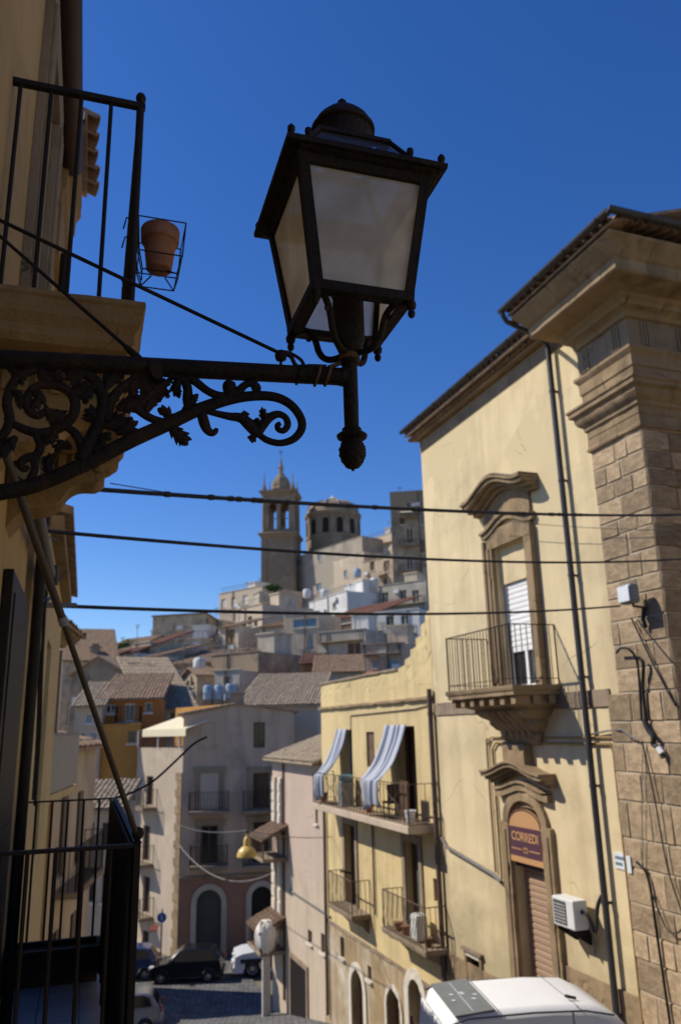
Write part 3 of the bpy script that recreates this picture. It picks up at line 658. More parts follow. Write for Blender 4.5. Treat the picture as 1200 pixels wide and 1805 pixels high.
leaf([(468, 742, 9), (464, 728, 7), (461, 719, 2)]); leaf([(458, 752, 9), (453, 742, 6), (451, 738, 2)])
leaf([(30, 770, 10), (10, 790, 15), (-8, 800, 12), (-20, 798, 5)])
stroke('scroll', [(-90, 860, 14), (-60, 820, 13), (-35, 790, 12), (-40, 755, 12), (-65, 745, 11), (-80, 760, 10), (-70, 775, 8)])
stroke('scroll', [(-95, 660, 12), (-50, 665, 12), (-20, 690, 12), (-15, 720, 12), (-35, 735, 10), (-52, 722, 8), (-45, 710, 6)])
for pts in ([(100, 757, 10), (92, 772, 12), (80, 778, 9), (72, 774, 4)], [(182, 708, 9), (196, 704, 12), (204, 694, 9), (203, 686, 3)], [(173, 678, 9), (160, 690, 12), (150, 702, 10), (152, 712, 4)], [(166, 765, 10), (178, 772, 12), (190, 770, 9), (196, 762, 3)], [(21, 690, 9), (34, 698, 12), (38, 712, 9), (34, 720, 3)], [(150, 790, 10), (164, 792, 12), (178, 786, 9), (184, 778, 3)], [(300, 744, 9), (296, 730, 12), (286, 722, 9), (278, 724, 3)], [(318, 668, 9), (310, 682, 12), (312, 694, 8), (318, 700, 3)], [(244, 668, 10), (232, 682, 14), (236, 698, 10), (246, 704, 4)], [(110, 648, 8), (100, 660, 12), (104, 672, 8), (110, 676, 3)], [(128, 790, 9), (112, 784, 12), (102, 790, 9), (100, 798, 3)], [(350, 722, 9), (338, 712, 11), (342, 700, 8), (350, 697, 3)], [(16, 640, 8), (26, 656, 12), (38, 668, 9), (40, 680, 3)], [(90, 838, 10), (84, 820, 12), (92, 806, 9), (100, 803, 3)]): leaf(pts, 1.7)
for u, v in ((276, 652), (537, 660)):            # clamps that tie scroll and arm
    c = B(u, v); t = (a_end-a_mid).normalized()
    r0 = .031 if u < 400 else .026
    MB(BF).tube([c - t*.017, c + t*.017], r0, 14).build('clamp', 'iron', lamp, 40)
c = B(278, 668); MB(BF).tube([c+Vector((0, -.03, 0)), c+Vector((0, .03, 0))], .014, 10).build('bolt', 'iron', lamp, 40)
c = B(254, 645); MB(BF).tube([c, B(262, 668), B(268, 690)], [.012, .011, .006], 8).build('clamp', 'iron', lamp, 40)
MB(BF).tube([a_end + Vector((.0, 0, 0)), a_end+Vector((.02, 0, -.001))], .0265, 14).build('socket', 'iron', lamp, 40)
MB(BF).box(wall_hit.x-.05, wall_hit.x, -.05, .05, wall_hit.z-.42, wall_hit.z+.1).build('wall_plate', 'iron', lamp, bevel=.006)
c = B(495, 627)
MB(BF).lathe((c.x, 0), [(.004, c.z-.03), (.004, c.z-.017), (.014, c.z-.012), (.017, c.z), (.013, c.z+.012), (.005, c.z+.016)], 14).build('insulator', 'iron', lamp, 60)
for u in (528, 560, 578):                        # rusty loops of tie wire round the arm
    c = B(u, 662 if u > 540 else 659); L = []
    for i in range(17): w = 2*math.pi*i/16; L.append((c.x+.008*math.sin(w), .028*math.cos(w), c.z+.028*math.sin(w)))
    MB(BF).tube(L, .0042, 6).build('tie_wire', 'rusty_wire' if u > 540 else 'iron', lamp, 60)
MB(BF).tube(smoothline([tuple(B(578, 648)), tuple(B(590, 644)), tuple(B(604, 638)), tuple(B(617, 634))], 4), .006, 6).build('tie_wire', 'rusty_wire', lamp, 60)
MB(LP).lathe((0, 0), [(.0235, .984), (.029, .987), (.0295, 1.0), (.024, 1.004)], 18).build('tie_wire', 'rusty_wire', lamp, 50)
pts = [B(497, 622), B(512, 628), B(520, 642), B(530, 648), B(545, 645), B(575, 646)]
MB(BF).tube(smoothline([tuple(p) for p in pts], 5), .006, 7).build('supply_cable', 'cable_black', lamp, 60)
pts = [B(495, 620), B(510, 622), B(530, 634), B(538, 650)]
MB(BF).tube(smoothline([tuple(p) for p in pts], 5), .005, 7).build('supply_cable', 'cable_black', lamp, 60)
def LW(u, v, n=-.5): s, z = LF.px(u, v, n); return LF.pt(s, n, z)
def BW(u, v): p = B(u, v); return BF.pt(*p)
wire('guy_wire', 'upper of two black stay wires running down from the left wall to the lamp', LW(-120, 331), BW(492, 622), .0, .0052, 'iron', 'wire')
wire('guy_wire', 'lower steeper black stay wire meeting the lamp arm beside the balcony slab', LW(-60, 363), BW(246, 632), .0, .0052, 'iron', 'wire')
MB(BF).tube([B(222, 611), B(242, 630), B(256, 643)], [.008, .011, .009], 8).build('stay_clamp', 'iron', lamp, 50)

# ------------------------------------------------------------------ the house on the left with its two balconies
lh = thing('ochre_house', 'shaded ochre house at the left edge with iron balconies and brown gutter', 'building', LF.pt(0, -.5, -6), LF.h)
W = -.5
up_door = (-1.75, -1.0, 1.60, 3.85); low_door = (-2.35, -1.3, -1.62, .78)
MB(LF).wall(-2.62, 16.0, -6, 4.33, [up_door, low_door], W, .3, -7.0).build('wall', 'ochre_plaster', lh)
# door surround of the upper balcony: fluted stone jambs
for a0, a1 in ((-1.0, -.80), (-1.97, -1.75)):
    mb = MB(LF); mb.box(a0, a1, W, W+.045, 1.6, 3.85)
    for i in range(3): c = a0+(a1-a0)*(i+.5)/3; mb.box(c-.014, c+.014, W+.045, W+.065, 1.6, 3.85)
    mb.build('door_surround', 'grey_stone', lh, bevel=.004)
mb = MB(LF); mb.box(-1.97, -.80, W, W+.05, 3.85, 4.08); mb.build('door_surround', 'grey_stone', lh, bevel=.004)
d = MB(LF).box(up_door[0], up_door[1], W-.16, W-.12, 1.6, 3.85).build('door', 'shutter_grey', lh)
for i in range(18): z = 1.68+i*.12; MB(LF).box(-1.70, -1.05, W-.12, W-.095, z, z+.05).build('slat', 'shutter_grey', d)
d = MB(LF).box(low_door[0], low_door[1], W-.28, W-.24, -1.62, .78).build('door', 'dark_wood', lh)
d2 = MB(LF).box(-2.40, -1.25, W+.004, W+.05, -1.60, .80).build('door_shutter', 'dark_wood', lh, bevel=.005)
for i in range(2): z = -1.5+i*1.15; MB(LF).box(-2.30, -1.35, W+.05, W+.058, z, z+1.05).build('panel', 'dark_wood', d2, bevel=.004)
# eave and gutter
mb = MB(LF); mb.box(-2.70, 6, W, W+.12, 4.25, 4.33); mb.build('eave', 'brown_gutter', lh)
mb = MB(LF); prof = [(W+.075+.085*math.cos(math.pi*(1+i/8)), 4.30+.085*math.sin(math.pi*(1+i/8))) for i in range(9)]
k = len(prof); V = [(-2.74, n, z) for n, z in prof] + [(6, n, z) for n, z in prof]
mb.add(V, [(i, i+1, k+i+1, k+i) for i in range(k-1)] + [tuple(range(k)), tuple(range(k, 2*k))])
mb.box(-2.6, 6, W+.005, W+.018, 4.18, 4.25).build('gutter', 'brown_gutter', lh, 40)
MB(LF).tube([(-2.3, W+.13, 4.30), (-2.3, W+.16, 4.36), (-2.3, W+.17, 4.46)], .006, 6).build('gutter_hook', 'dark_iron', lh)
mb = MB(LF); mb.hexa([(-2.8, W+.14, 4.36), (16, W+.14, 4.36), (16, -4, 5.9), (-2.8, -4, 5.9), (-2.8, W+.14, 4.41), (16, W+.14, 4.41), (16, -4, 5.95), (-2.8, -4, 5.95)]); mb.build('roof', 'roof_tile', lh)
# upper balcony
ub = MB(LF); ub.sweep([(0, -.5), (0, .0), (-1.5, .0), (-1.5, -.5)][::-1], [(.055, 1.605), (.058, 1.585), (.05, 1.575), (.045, 1.515), (.035, 1.50), (.02, 1.475), (.02, 1.44), (.0, 1.415), (-.12, 1.41), (-.12, 1.60)])
ub.box(-1.5, 0, -.5, 0, 1.42, 1.598)
ubo = ub.build('upper_balcony', 'balcony_stone', lh)
MB(LF).box(-1.42, -.08, -.5, -.06, 1.385, 1.418).build('soffit_panel', 'balcony_stone', ubo, bevel=.008)
for sc in (-.32, -1.28):                         # scrolled stone corbels
    pr = smoothline([(-.5, 1.40), (-.02, 1.40), (-.015, 1.36), (-.06, 1.33), (-.05, 1.29), (-.09, 1.25), (-.17, 1.235), (-.22, 1.20), (-.26, 1.14), (-.34, 1.10), (-.42, 1.08), (-.5, .98)], 4)
    poly = [(sc-.11, p.x, p.y) for p in pr]
    MB(LF).prism(poly, (.22, 0, 0)).build('corbel', 'balcony_stone', ubo, bevel=.006)
    pr2 = [(sc-.125, p.x-.02, p.y) for p in pr if p.y > 1.22]
    mb = MB(LF)
    for i in range(7): z = 1.385-.0*i; mb.box(sc+.11, sc+.13, -.46+i*.06, -.425+i*.06, 1.30, 1.38)
    mb.build('dentil_band', 'balcony_stone', ubo, bevel=.003)
for n_ in (-.47, -.353, -.236, -.118): piece('bar', bar_mesh('dark_iron'), ubo, LF.pt(0, n_, 1.60), LF.h, (.0085, .0085, .945))
mb = MB(LF); mb.box(-.014, .014, -.5, .02, 2.54, 2.566); mb.build('rail', 'dark_iron', ubo, bevel=.003)
mb = MB(LF); mb.box(-1.46, .0, -.012, .014, 2.54, 2.566); mb.build('rail', 'dark_iron', ubo, bevel=.003)
for s_ in (0, -1.45):
    MB(LF).tube([(s_, .0, 1.60), (s_, .0, 2.55)], .0165, 12).build('post', 'dark_iron', ubo, 40)
    MB(LF).lathe((s_, 0), [(.012, 2.56), (.0165, 2.568), (.011, 2.575), (.0195, 2.585), (.0215, 2.598), (.0165, 2.612), (.005, 2.618)], 14).build('ball_knob', 'dark_iron', ubo, 60)
for i in range(1, 12): piece('bar', bar_mesh('dark_iron'), ubo, LF.pt(-1.45*i/12, 0, 1.60), LF.h, (.0085, .0085, .945))
for o in [ubo]+list(ubo.children):
    if o.name.split('.')[0] in ('upper_balcony', 'corbel', 'soffit_panel'): roughen(o, .06, .003, .010)
# pot in its wire holder outside the front rail
pc, pz = (-.19, .115), 1.905
pot = MB(LF).lathe(pc, [(.048, pz), (.053, pz+.004), (.068, pz+.125), (.072, pz+.13), (.080, pz+.135), (.083, pz+.19), (.080, pz+.197), (.074, pz+.195), (.066, pz+.15)], 24).build('terracotta_pot', 'terracotta', None, 40)
tag(pot, 'small terracotta pot hanging outside the upper balcony railing', 'flower pot')
hold = thing('pot_holder', 'thin black wire basket that holds the terracotta pot', 'pot holder', LF.pt(-.19, .115, pz-.06), LF.h)
q = .098
def loop(z, q, name='ring'): MB(LF).tube([(pc[0]-q, pc[1]-q, z), (pc[0]+q, pc[1]-q, z), (pc[0]+q, pc[1]+q, z), (pc[0]-q, pc[1]+q, z)], .0035, 6, close=True).build(name, 'dark_iron', hold)
loop(pz+.185, q); loop(pz+.03, q*.9); loop(pz-.045, q*.72)
for sx in (-1, 1):
    for sy in (-1, 1): MB(LF).tube([(pc[0]+sx*q, pc[1]+sy*q, pz+.185), (pc[0]+sx*q*.9, pc[1]+sy*q*.9, pz+.03), (pc[0]+sx*q*.72, pc[1]+sy*q*.72, pz-.045), (pc[0]+sx*q*.3, pc[1]+sy*q*.3, pz-.012)], .0035, 6).build('wire', 'dark_iron', hold)
for sx in (-.03, .03): MB(LF).tube([(pc[0]+sx, pc[1]-q, pz+.185), (pc[0]+sx*1.6, pc[1]-q*.95, pz+.05), (pc[0]+sx, pc[1]-q*.72, pz-.045), (pc[0]+sx, pc[1]-q*.72, pz-.075)], .003, 6).build('wire', 'dark_iron', hold)
for sx in (-.07, .07): MB(LF).tube([(pc[0]+sx, pc[1]-q, pz+.185), (pc[0]+sx, -.03, pz+.185), (pc[0]+sx, -.04, pz+.13)], .0035, 6).build('hook', 'dark_iron', hold)

# lower balcony
s0, s1, nf, zf, zr = -.97, -3.80, .175, -1.62, -.47
lb = MB(LF); lb.box(s1-.06, s0+.06, -.5, nf+.06, zf-.16, zf-.02); lbo = lb.build('lower_balcony', 'balcony_stone', lh, bevel=.01)
k = 0
for i in range(10):
    for j in range(3):
        a = s1-.06+i*.295; n = -.5+j*.245
        MB(LF).box(a+.003, a+.292, n+.003, min(n+.242, nf+.06), zf-.022, zf).build('floor_tile', 'tile_blue_grey', lbo)
railing(LF, lbo, [(s0, -.5), (s0, nf)], zf, zr, .115, .009, 'dark_iron', .016, True, None, .014)
railing(LF, lbo, [(s1, nf), (s1, -.5)], zf, zr, .115, .009, 'dark_iron', .012, True, None, .014)
railing(LF, lbo, [(s0, nf), (s1, nf)], zf, zr, .12, .009, 'dark_iron', .014, False)
MB(LF).lathe((s0, nf), [(.012, zr+.002), (.02, zr+.01), (.011, zr+.022), (.022, zr+.032), (.027, zr+.05), (.022, zr+.068), (.006, zr+.076)], 14).build('ball_knob', 'dark_iron', lbo, 60)
scr = MB(LF); V = []; F = []; K = 60               # dark cloth tied along the inside of the front rail, hanging in folds
for i in range(K+1):
    a = s0+.0 + (s1-s0)*i/K; wv = .018*math.sin(i*1.3)+.012*math.sin(i*.47)
    for z, b in ((zr+.005, 0), (zr-.25, .6), (zr-.6, 1.), (zf+.05, 1.2)): V.append((a, nf-.026-.012*b+wv*b*.6, z))
for i in range(K):
    for j in range(3): F.append((i*4+j, i*4+j+1, i*4+4+j+1, i*4+4+j))
so_ = scr.add(V, F).build('balcony_screen', 'screen_cloth', None, 60); m_ = so_.modifiers.new('thick', 'SOLIDIFY'); m_.thickness = .012
tag(so_, 'black cloth screen hanging along the lower balcony front rail', 'screen')
pb = thing('planter_box', 'long dark planter box standing on the lower balcony floor', 'planter', LF.pt(-3.55, -.15, zf), LF.h)
MB(LF).sweep([(-3.68, .10), (-3.42, .10), (-3.42, -.47), (-3.68, -.47), (-3.68, .10)], [(0, zf), (.012, zf+.19), (.028, zf+.195), (.028, zf+.225), (-.01, zf+.225), (-.012, zf+.01)]).build('box', 'planter_brown', pb, bevel=.003)
MB(LF).box(-3.67, -3.43, -.46, .09, zf+.03, zf+.19).build('earth', 'planter_brown', pb)
# awning arm and roller over the lower balcony
aw = thing('awning', 'retracted roller awning with a long brown arm reaching down to the railing', 'awning', LF.pt(-1.2, W, 1.2), LF.h)
p0 = Vector(LF.px(0, 770, W+.05)); top = (p0.x, W+.05, p0.y); end = (s0, nf+.0, zr+.03)
tv, ev = Vector(top), Vector(end); mid = tv.lerp(ev, .42)
MB(LF).tube([top, tuple(mid)], .016, 14).build('arm_sleeve', 'awning_arm', aw, 40)
MB(LF).tube([tuple(tv.lerp(ev, .40)), tuple(ev)], .0125, 12).build('arm', 'awning_arm', aw, 40)
MB(LF).tube([tuple(tv.lerp(ev, .415)), tuple(tv.lerp(ev, .435))], .019, 14).build('arm_joint', 'grey_box', aw, 40)
MB(LF).tube([(-3.6, W+.10, 1.22), (-1.0, W+.10, 1.22)], .04, 16).build('roller', 'awning_tube', aw, 40)
MB(LF).box(-1.0, -.96, W, W+.16, 1.14, 1.30).build('bracket', 'awning_tube', aw, bevel=.01)
MB(LF).box(-3.64, -3.6, W, W+.16, 1.14, 1.30).build('bracket', 'awning_tube', aw, bevel=.01)
MB(LF).tube([(-1.06, W+.10, 1.22), (-.93, W+.10, 1.22)], .055, 16).build('gear_cap', 'grey_box', aw, 40)
# bent cable end springing from the far corner of the lower balcony
p = LF.pt(s1, nf, zr); pts = []
for u, v, y in ((203, 1407, p.y), (235, 1396, p.y+.02), (270, 1377, p.y+.05), (305, 1346, p.y+.1), (335, 1317, p.y+.12), (350, 1306, p.y+.13), (365, 1299, p.y+.14)): pts.append(ony(u, v, y))
tag(MB().tube(smoothline([tuple(q) for q in pts], 5), .0085, 8).build('loose_cable', 'cable_black', None, 60), 'loose black cable end curving up from the lower balcony corner', 'cable')
# ------------------------------------------------------------------ cream palazzo on the right
G0 = -5.65
pal = thing('palazzo', 'tall cream palazzo with stone corner pilaster, big cornice and a shop door', 'building', RF.pt(14.5, 0, G0), RF.h)
win = (14.02, 15.34, .74, 3.87); shop = (14.30, 15.52, G0, -1.62); sw = (17.25, 17.85, -5.62, -5.0)
MB(RF).wall(10.2, 18.85, G0-.4, 7.74, [win, shop, sw], 0, .42, -8.).build('wall', 'cream_plaster', pal)
# stone bands
MB(RF).box(11.86, 18.84, 0, .035, .28, .58).build('string_course', 'grey_stone', pal, bevel=.006)
MB(RF).box(11.86, 14.25, 0, .04, G0, -4.30).build('plinth', 'carved_stone', pal, bevel=.006)
MB(RF).box(15.57, 18.84, 0, .04, G0, -5.7+.9-.35).build('plinth', 'carved_stone', pal, bevel=.006)
for i in range(9):
    a = 11.7+i*.8; MB(RF).box(a+.008, min(a+.792, 18.84), 0, .03, 7.42, 7.70).build('frieze_stone', 'grey_stone', pal)
# corner pilaster: dressed blocks, each one a piece
def stone(b):
    r = rnd.uniform
    j = lambda: r(-.022, .022)
    o = [(-.5, 0), (.5, 0), (.5, 1), (-.5, 1)]
    V = [(x, -.9, z) for x, z in o] + [(x+j(), .0+j(), z) for x, z in o] + [(x*(.93)+j(), .5+r(-.2, .2), .5+(z-.5)*.9+j()) for x, z in o]
    F = [(3, 2, 1, 0)] + [(i, (i+1) % 4, 4+(i+1) % 4, 4+i) for i in range(4)] + [(4+i, 4+(i+1) % 4, 8+(i+1) % 4, 8+i) for i in range(4)] + [(8, 9, 10, 11)]
    b.add(V, F)
STONES = [shared('stone_block', 'sandstone', stone) for _ in range(8)]
cz = G0; ci = 0
while cz < 5.1:
    h = rnd.uniform(.27, .43) if cz > .2 else rnd.uniform(.34, .6)
    if cz+h > 5.1: h = 5.14-cz
    wl = 11.52 if cz > .25 else 11.84
    cuts = [10.15, 10.15+(.62 if ci % 2 else .38)+rnd.uniform(-.06, .06)]
    while wl-cuts[-1] > .75: cuts.append(cuts[-1]+rnd.uniform(.3, .62))
    cuts.append(wl)
    for a, b in zip(cuts, cuts[1:]): piece('stone_block', rnd.choice(STONES), pal, RF.pt((a+b)/2, .09, cz+.004), RF.h, (b-a-.018, .035, h-.018))
    c = .12 - (.38 if ci % 2 else .62); n0 = .1
    while n0 > -2.3:                            # the same courses on the shaded flank
        n1 = n0-rnd.uniform(.4, .68)
        p = RF.pt(10.15, (n0+n1)/2, cz+.004)
        piece('stone_block', rnd.choice(STONES), pal, p, RF.h+math.pi/2, (n0-n1-.018, .035, h-.018)); n0 = n1
    cz += h; ci += 1
MB(RF).box(10.152, 11.5, -.3, .088, G0-.3, 5.14).build('pilaster_core', 'mortar', pal)
MB(RF).box(11.5, 11.82, -.3, .088, G0-.3, .26).build('pilaster_core', 'mortar', pal)
MB(RF).box(10.16, 10.3, -8, -.3, G0-.3, 8.0).build('flank_wall', 'carved_stone', pal)
path = [(10.15, -6.), (10.15, .10), (11.52, .10), (11.52, -.02)]
CUTS = lambda j: [(-99, 10.15+.55+j, -.45-j, 99), (10.15+.55+j, 99, -99, 99), (-99, 10.3, -1.25-j, -.45-j), (-99, 10.3, -2.1+j, -1.25-j), (-99, 10.3, -99, -2.1+j)]
def mould(name, prof, m='carved_stone', j=0.): return blocks(MB(RF).sweep(path, prof), name, m, pal, RF, CUTS(j))
mould('astragal', [(0, 4.86), (.05, 4.88), (.06, 4.92), (.03, 4.96), (.02, 5.12), (0, 5.12)])
mould('capital', [(0, 5.12), (.02, 5.14), (.02, 5.26), (.06, 5.30), (.06, 5.36), (.13, 5.42), (.17, 5.50), (.17, 5.56), (.24, 5.60), (.24, 5.68), (.27, 5.70), (.27, 5.74), (.05, 5.78), (0, 5.78)], j=.1)
mould('architrave', [(-.02, 5.78), (.03, 5.78), (.03, 6.02), (.055, 6.03), (.055, 6.24), (.10, 6.30), (.12, 6.33), (.12, 6.38), (.0, 6.40)], j=.2)
mould('frieze', [(-.02, 6.40), (.035, 6.40), (.035, 6.93), (-.02, 6.93)], 'grey_stone')
CP = [(0, 6.93), (.08, 6.96), (.10, 7.04), (.16, 7.08), (.24, 7.10), (.26, 7.17), (.34, 7.22), (.36, 7.25), (.80, 7.30), (.83, 7.33), (.83, 7.52), (.87, 7.54), (.93, 7.60), (1.02, 7.70), (1.10, 7.76), (1.12, 7.80), (0, 7.83)]
V = []; k = len(CP)
for sa, nn in ((0, 0), (0, 1), (1, 1), (1, 0)):
    for o_, z_ in CP: V.append((11.52+.48*o_ if sa else 10.15-o_, (.10+o_) if nn else (-.02 if sa else -6.), z_))
CM = MB(RF).add(V, [(i*k+j, (i+1)*k+j, (i+1)*k+(j+1) % k, i*k+(j+1) % k) for i in range(3) for j in range(k)] + [tuple(range(k)), tuple(range(3*k, 4*k))])
blocks(CM, 'cornice', 'carved_stone', pal, RF, [(-99, 10.0, .25, 99), (10.0, 10.85, -99, 99), (10.85, 11.5, -99, 99), (11.5, 99, -99, 99), (-99, 10.0, -.55, .25), (-99, 10.0, -1.4, -.55), (-99, 10.0, -2.2, -1.4), (-99, 10.0, -99, -2.2)])
for a in (10.35, 11.22):                        # triglyph fluting
    for i in range(3): MB(RF).box(a+i*.07, a+i*.07+.045, .13, .165, 6.44, 6.90).build('triglyph', 'grey_stone', pal, bevel=.006)
for n in (-.15, -.95, -1.75):
    for i in range(3): MB(RF).box(10.085, 10.12, n-i*.07-.045, n-i*.07, 6.44, 6.90).build('triglyph', 'grey_stone', pal, bevel=.006)
# roofs with tile ends showing at the eave
def tile(b):
    V = []; k = 7
    for y in (0., 1.):
        for r in (1., .80):
            for i in range(k): w = math.pi*i/(k-1); V.append((r*math.cos(w)*(1-.12*y), y, r*math.sin(w)*(1-.12*y)))
    F = [(i, i+1, 2*k+i+1, 2*k+i) for i in range(k-1)] + [(k+i, 3*k+i, 3*k+i+1, k+i+1) for i in range(k-1)]
    F += [(i, k+i, k+i+1, i+1) for i in range(k-1)] + [(2*k+i, 2*k+i+1, 3*k+i+1, 3*k+i) for i in range(k-1)]
    F += [(0, 2*k, 3*k, k), (k-1, 2*k-1, 4*k-1, 3*k-1)]
    b.add(V, F)
TILE = shared('tile', 'roof_tile', tile, 40)
roof = MB(RF); roof.hexa([(12.15, .42, 7.86), (19.0, .42, 7.86), (19.0, -4, 9.4), (12.15, -4, 9.4), (12.15, .42, 7.92), (19.0, .42, 7.92), (19.0, -4, 9.46), (12.15, -4, 9.46)])
roof.hexa([(8.9, 1.24, 7.84), (12.12, 1.24, 7.84), (12.12, -4, 9.7), (8.9, -4, 9.7), (8.9, 1.24, 7.90), (12.12, 1.24, 7.90), (12.12, -4, 9.76), (8.9, -4, 9.76)])
ro = roof.build('roof', 'roof_tile', pal)
def tiles_row(a0, a1, n, z, step=.215, r=.092, ln=.62, h=None, low=True):
    k = int((a1-a0)/step)
    for i in range(k):
        a = a0+(i+.5)*(a1-a0)/k
        piece('tile', TILE, ro, RF.pt(a, n-.02+rnd.uniform(-.015, .015), z-.01), 0, (r, -ln, r), rot=(-.35, 0, rnd.uniform(-.03, .03)))
        if low: piece('tile', TILE, ro, RF.pt(a+.1, n-.16+rnd.uniform(-.015, .015), z-.17), 0, (r, -.4, r*.9), rot=(-.05, 0, rnd.uniform(-.03, .03)))
tiles_row(12.2, 19.0, .44, 7.96); tiles_row(8.95, 12.12, 1.30, 7.92)
MB(RF).box(12.1, 18.9, -.02, .2, 7.74, 7.80).build('eave_course', 'carved_stone', pal)
for i in range(14):
    p = RF.pt(8.92, 1.1-i*.215, 7.91)
    piece('tile', TILE, ro, p, 0, (.092, -.62, .092), rot=(-.3, 0, math.pi/2+rnd.uniform(-.03, .03)))
def gutter(name, a0, a1, n, z, r, parent, m='pipe_metal', axis='s'):
    mb = MB(RF); pr = [(r*math.cos(math.pi*(1+i/8)), r*math.sin(math.pi*(1+i/8))) for i in range(9)]; pr += [(x*.9, y*.9) for x, y in pr[::-1]]; k = len(pr)
    f = (lambda a, x, y: (a, n+x, z+y)) if axis == 's' else (lambda a, x, y: (n+x, a, z+y))
    mb.add([f(a0, x, y) for x, y in pr] + [f(a1, x, y) for x, y in pr], [(i, (i+1) % k, k+(i+1) % k, k+i) for i in range(k)] + [tuple(range(k)), tuple(range(k, 2*k))])
    o = mb.build(name, m, parent, 40)
    for i in range(int(abs(a1-a0)/.9)):
        a = min(a0, a1)+.3+i*.9; pp = [f(a, x*1.06, y*1.06) for x, y in pr[:9]]
        MB(RF).tube(pp, .012, 5).build('gutter_strap', m, o)
    return o
gutter('gutter', 12.1, 19.05, .485, 8.06, .075, pal); gutter('gutter', 8.8, 12.2, 1.35, 7.995, .08, pal); gutter('gutter', -6, 1.41, 8.815, 8.01, .08, pal, axis='n')
MB(RF).tube([(12.14, 1.37, 8.0), (12.15, 1.33, 7.86), (12.16, 1.25, 7.76), (12.3, .6, 7.66), (12.42, .2, 7.6), (12.45, .13, 7.5), (12.45, .13, 7.3)], .05, 10).build('downpipe', 'pipe_metal', pal, 40)
dp = MB(RF); dp.tube([(12.45, .13, 7.45), (12.45, .13, G0)], .058, 12)
for z in (6.5, 4.6, 2.7, .8, -1.1, -3.0, -4.7): dp.tube([(12.45, .13, z), (12.45, .13, z+.05)], .068, 12).box(12.43, 12.47, 0, .08, z, z+.04)
dp.build('downpipe', 'pipe_metal', pal, 40)
# first floor window with its carved surround
for a0, a1 in ((win[0]-.34, win[0]), (win[1], win[1]+.34)):
    j = MB(RF).box(a0, a1, 0, .10, .74, 4.05).build('jamb', 'carved_stone', pal, bevel=.01)
    o = a0 if a0 < win[0]-.1 else a1
    MB(RF).box(min(o, o+(.10 if o == a0 else -.10)), max(o, o+(.10 if o == a0 else -.10)), .10, .15, .74, 4.1).build('fillet', 'carved_stone', j, bevel=.01)
    MB(RF).box(a0+.1, a1-.12, .10, .125, .9, 3.9).build('panel', 'carved_stone', j, bevel=.01)
def arcline(a0, a1, z0, rise, k=18, wave=0.):
    out = []
    for i in range(k+1):
        t = i/k; x = abs(2*t-1); y = (1-smooth01(x/.92)) if wave else (1-x*x)
        out.append((a0+(a1-a0)*t, z0+rise*y))
    return out
cw = (win[0]+win[1])/2
MB(RF).box(win[0]-.30, win[1]+.30, 0, .085, 3.87, 4.30).build('lintel', 'carved_stone', pal, bevel=.01)
ln = arcline(cw-1.06, cw+1.06, 4.20, .26, 20, 1)
h1 = MB(RF); h1.strip(ln, 0, .12, -.06, .06).strip(ln, 0, .17, .06, .12); h1.build('lintel_moulding', 'carved_stone', pal, bevel=.008)
ln = arcline(cw-.95, cw+.95, 4.40, .22, 20, 1); MB(RF).strip(ln, 0, .07, -.12, .46).build('tympanum', 'carved_stone', pal)
ln = arcline(cw-1.28, cw+1.28, 4.74, .32, 24, 1)
hd = MB(RF); hd.strip(ln, 0, .16, .0, .08).strip(ln, 0, .30, .08, .16).strip(ln, 0, .44, .16, .25).strip(ln, 0, .50, .25, .31); hd.build('pediment', 'carved_stone', pal, bevel=.01)
MB(RF).strip(arcline(cw-1.26, cw+1.26, 4.76, .32, 24, 1), 0, .46, .312, .34).build('lead_flashing', 'grey_stone', pal)
# fill: plaster panel, white roller shutter, glazed door
MB(RF).box(win[0], win[1], -.16, -.10, 3.04, 3.87).build('window_infill', 'cream_plaster', pal)
sh = MB(RF).box(win[0], win[1], -.20, -.18, 1.62, 3.04).build('roller_shutter', 'shutter_white', pal)
shutter(RF, sh, (win[0]+.03, win[1]-.03, 1.64, 3.03), -.18, 'shutter_white', .115)
window(RF, pal, (win[0], win[1], .74, 1.62), 0, .26, 'white_paint', 'window_dark', 1, .09, 'glazed_door')
# balcony on a carved corbel
b0, b1, bn, bz = 13.30, 16.04, 1.08, .74
bal = MB(RF).sweep([(b0, 0), (b0, bn), (b1, bn), (b1, 0)], [(-.05, bz-.19), (-.04, bz-.12), (.0, bz-.10), (.02, bz-.06), (.02, bz-.002), (-.3, bz-.002), (-.3, bz-.19)])
bal.box(b0+.02, b1-.02, 0, bn-.02, bz-.185, bz-.004)
balo = bal.build('balcony', 'carved_stone', pal, 30)
for i in range(7):
    a = b0+.16+i*(b1-b0-.32)/6; MB(RF).box(a-.085, a+.085, bn-.42, bn-.08, bz-.36, bz-.188).build('dentil', 'carved_stone', balo, bevel=.012)
for n in (.2, .55): 
    for a in (b0+.10, b1-.10): MB(RF).box(a-.07, a+.07, n-.08, n+.08, bz-.36, bz-.188).build('dentil', 'carved_stone', balo, bevel=.012)
c0, c1 = 14.15, 15.2
MB(RF).sweep([(c0, -.01), (c0, .06), (c1, .06), (c1, -.01)], [(0, -.40), (.06, -.34), (.12, -.22), (.10, -.14), (.20, -.10), (.30, .02), (.30, .10), (.42, .16), (.52, .26), (.52, .33), (.62, .36), (.70, .42), (.70, .56), (0, .56)]).build('corbel', 'carved_stone', balo, 35)
for i in range(5):
    a = c0+.05+i*(c1-c0-.1)/4
    MB(RF).tube(smoothline([(a, .60, .30), (a, .50, .18), (a, .34, .06), (a, .22, -.08), (a, .16, -.24)], 4), [.075]*17, 8).build('carved_leaf', 'carved_stone', balo, 60)
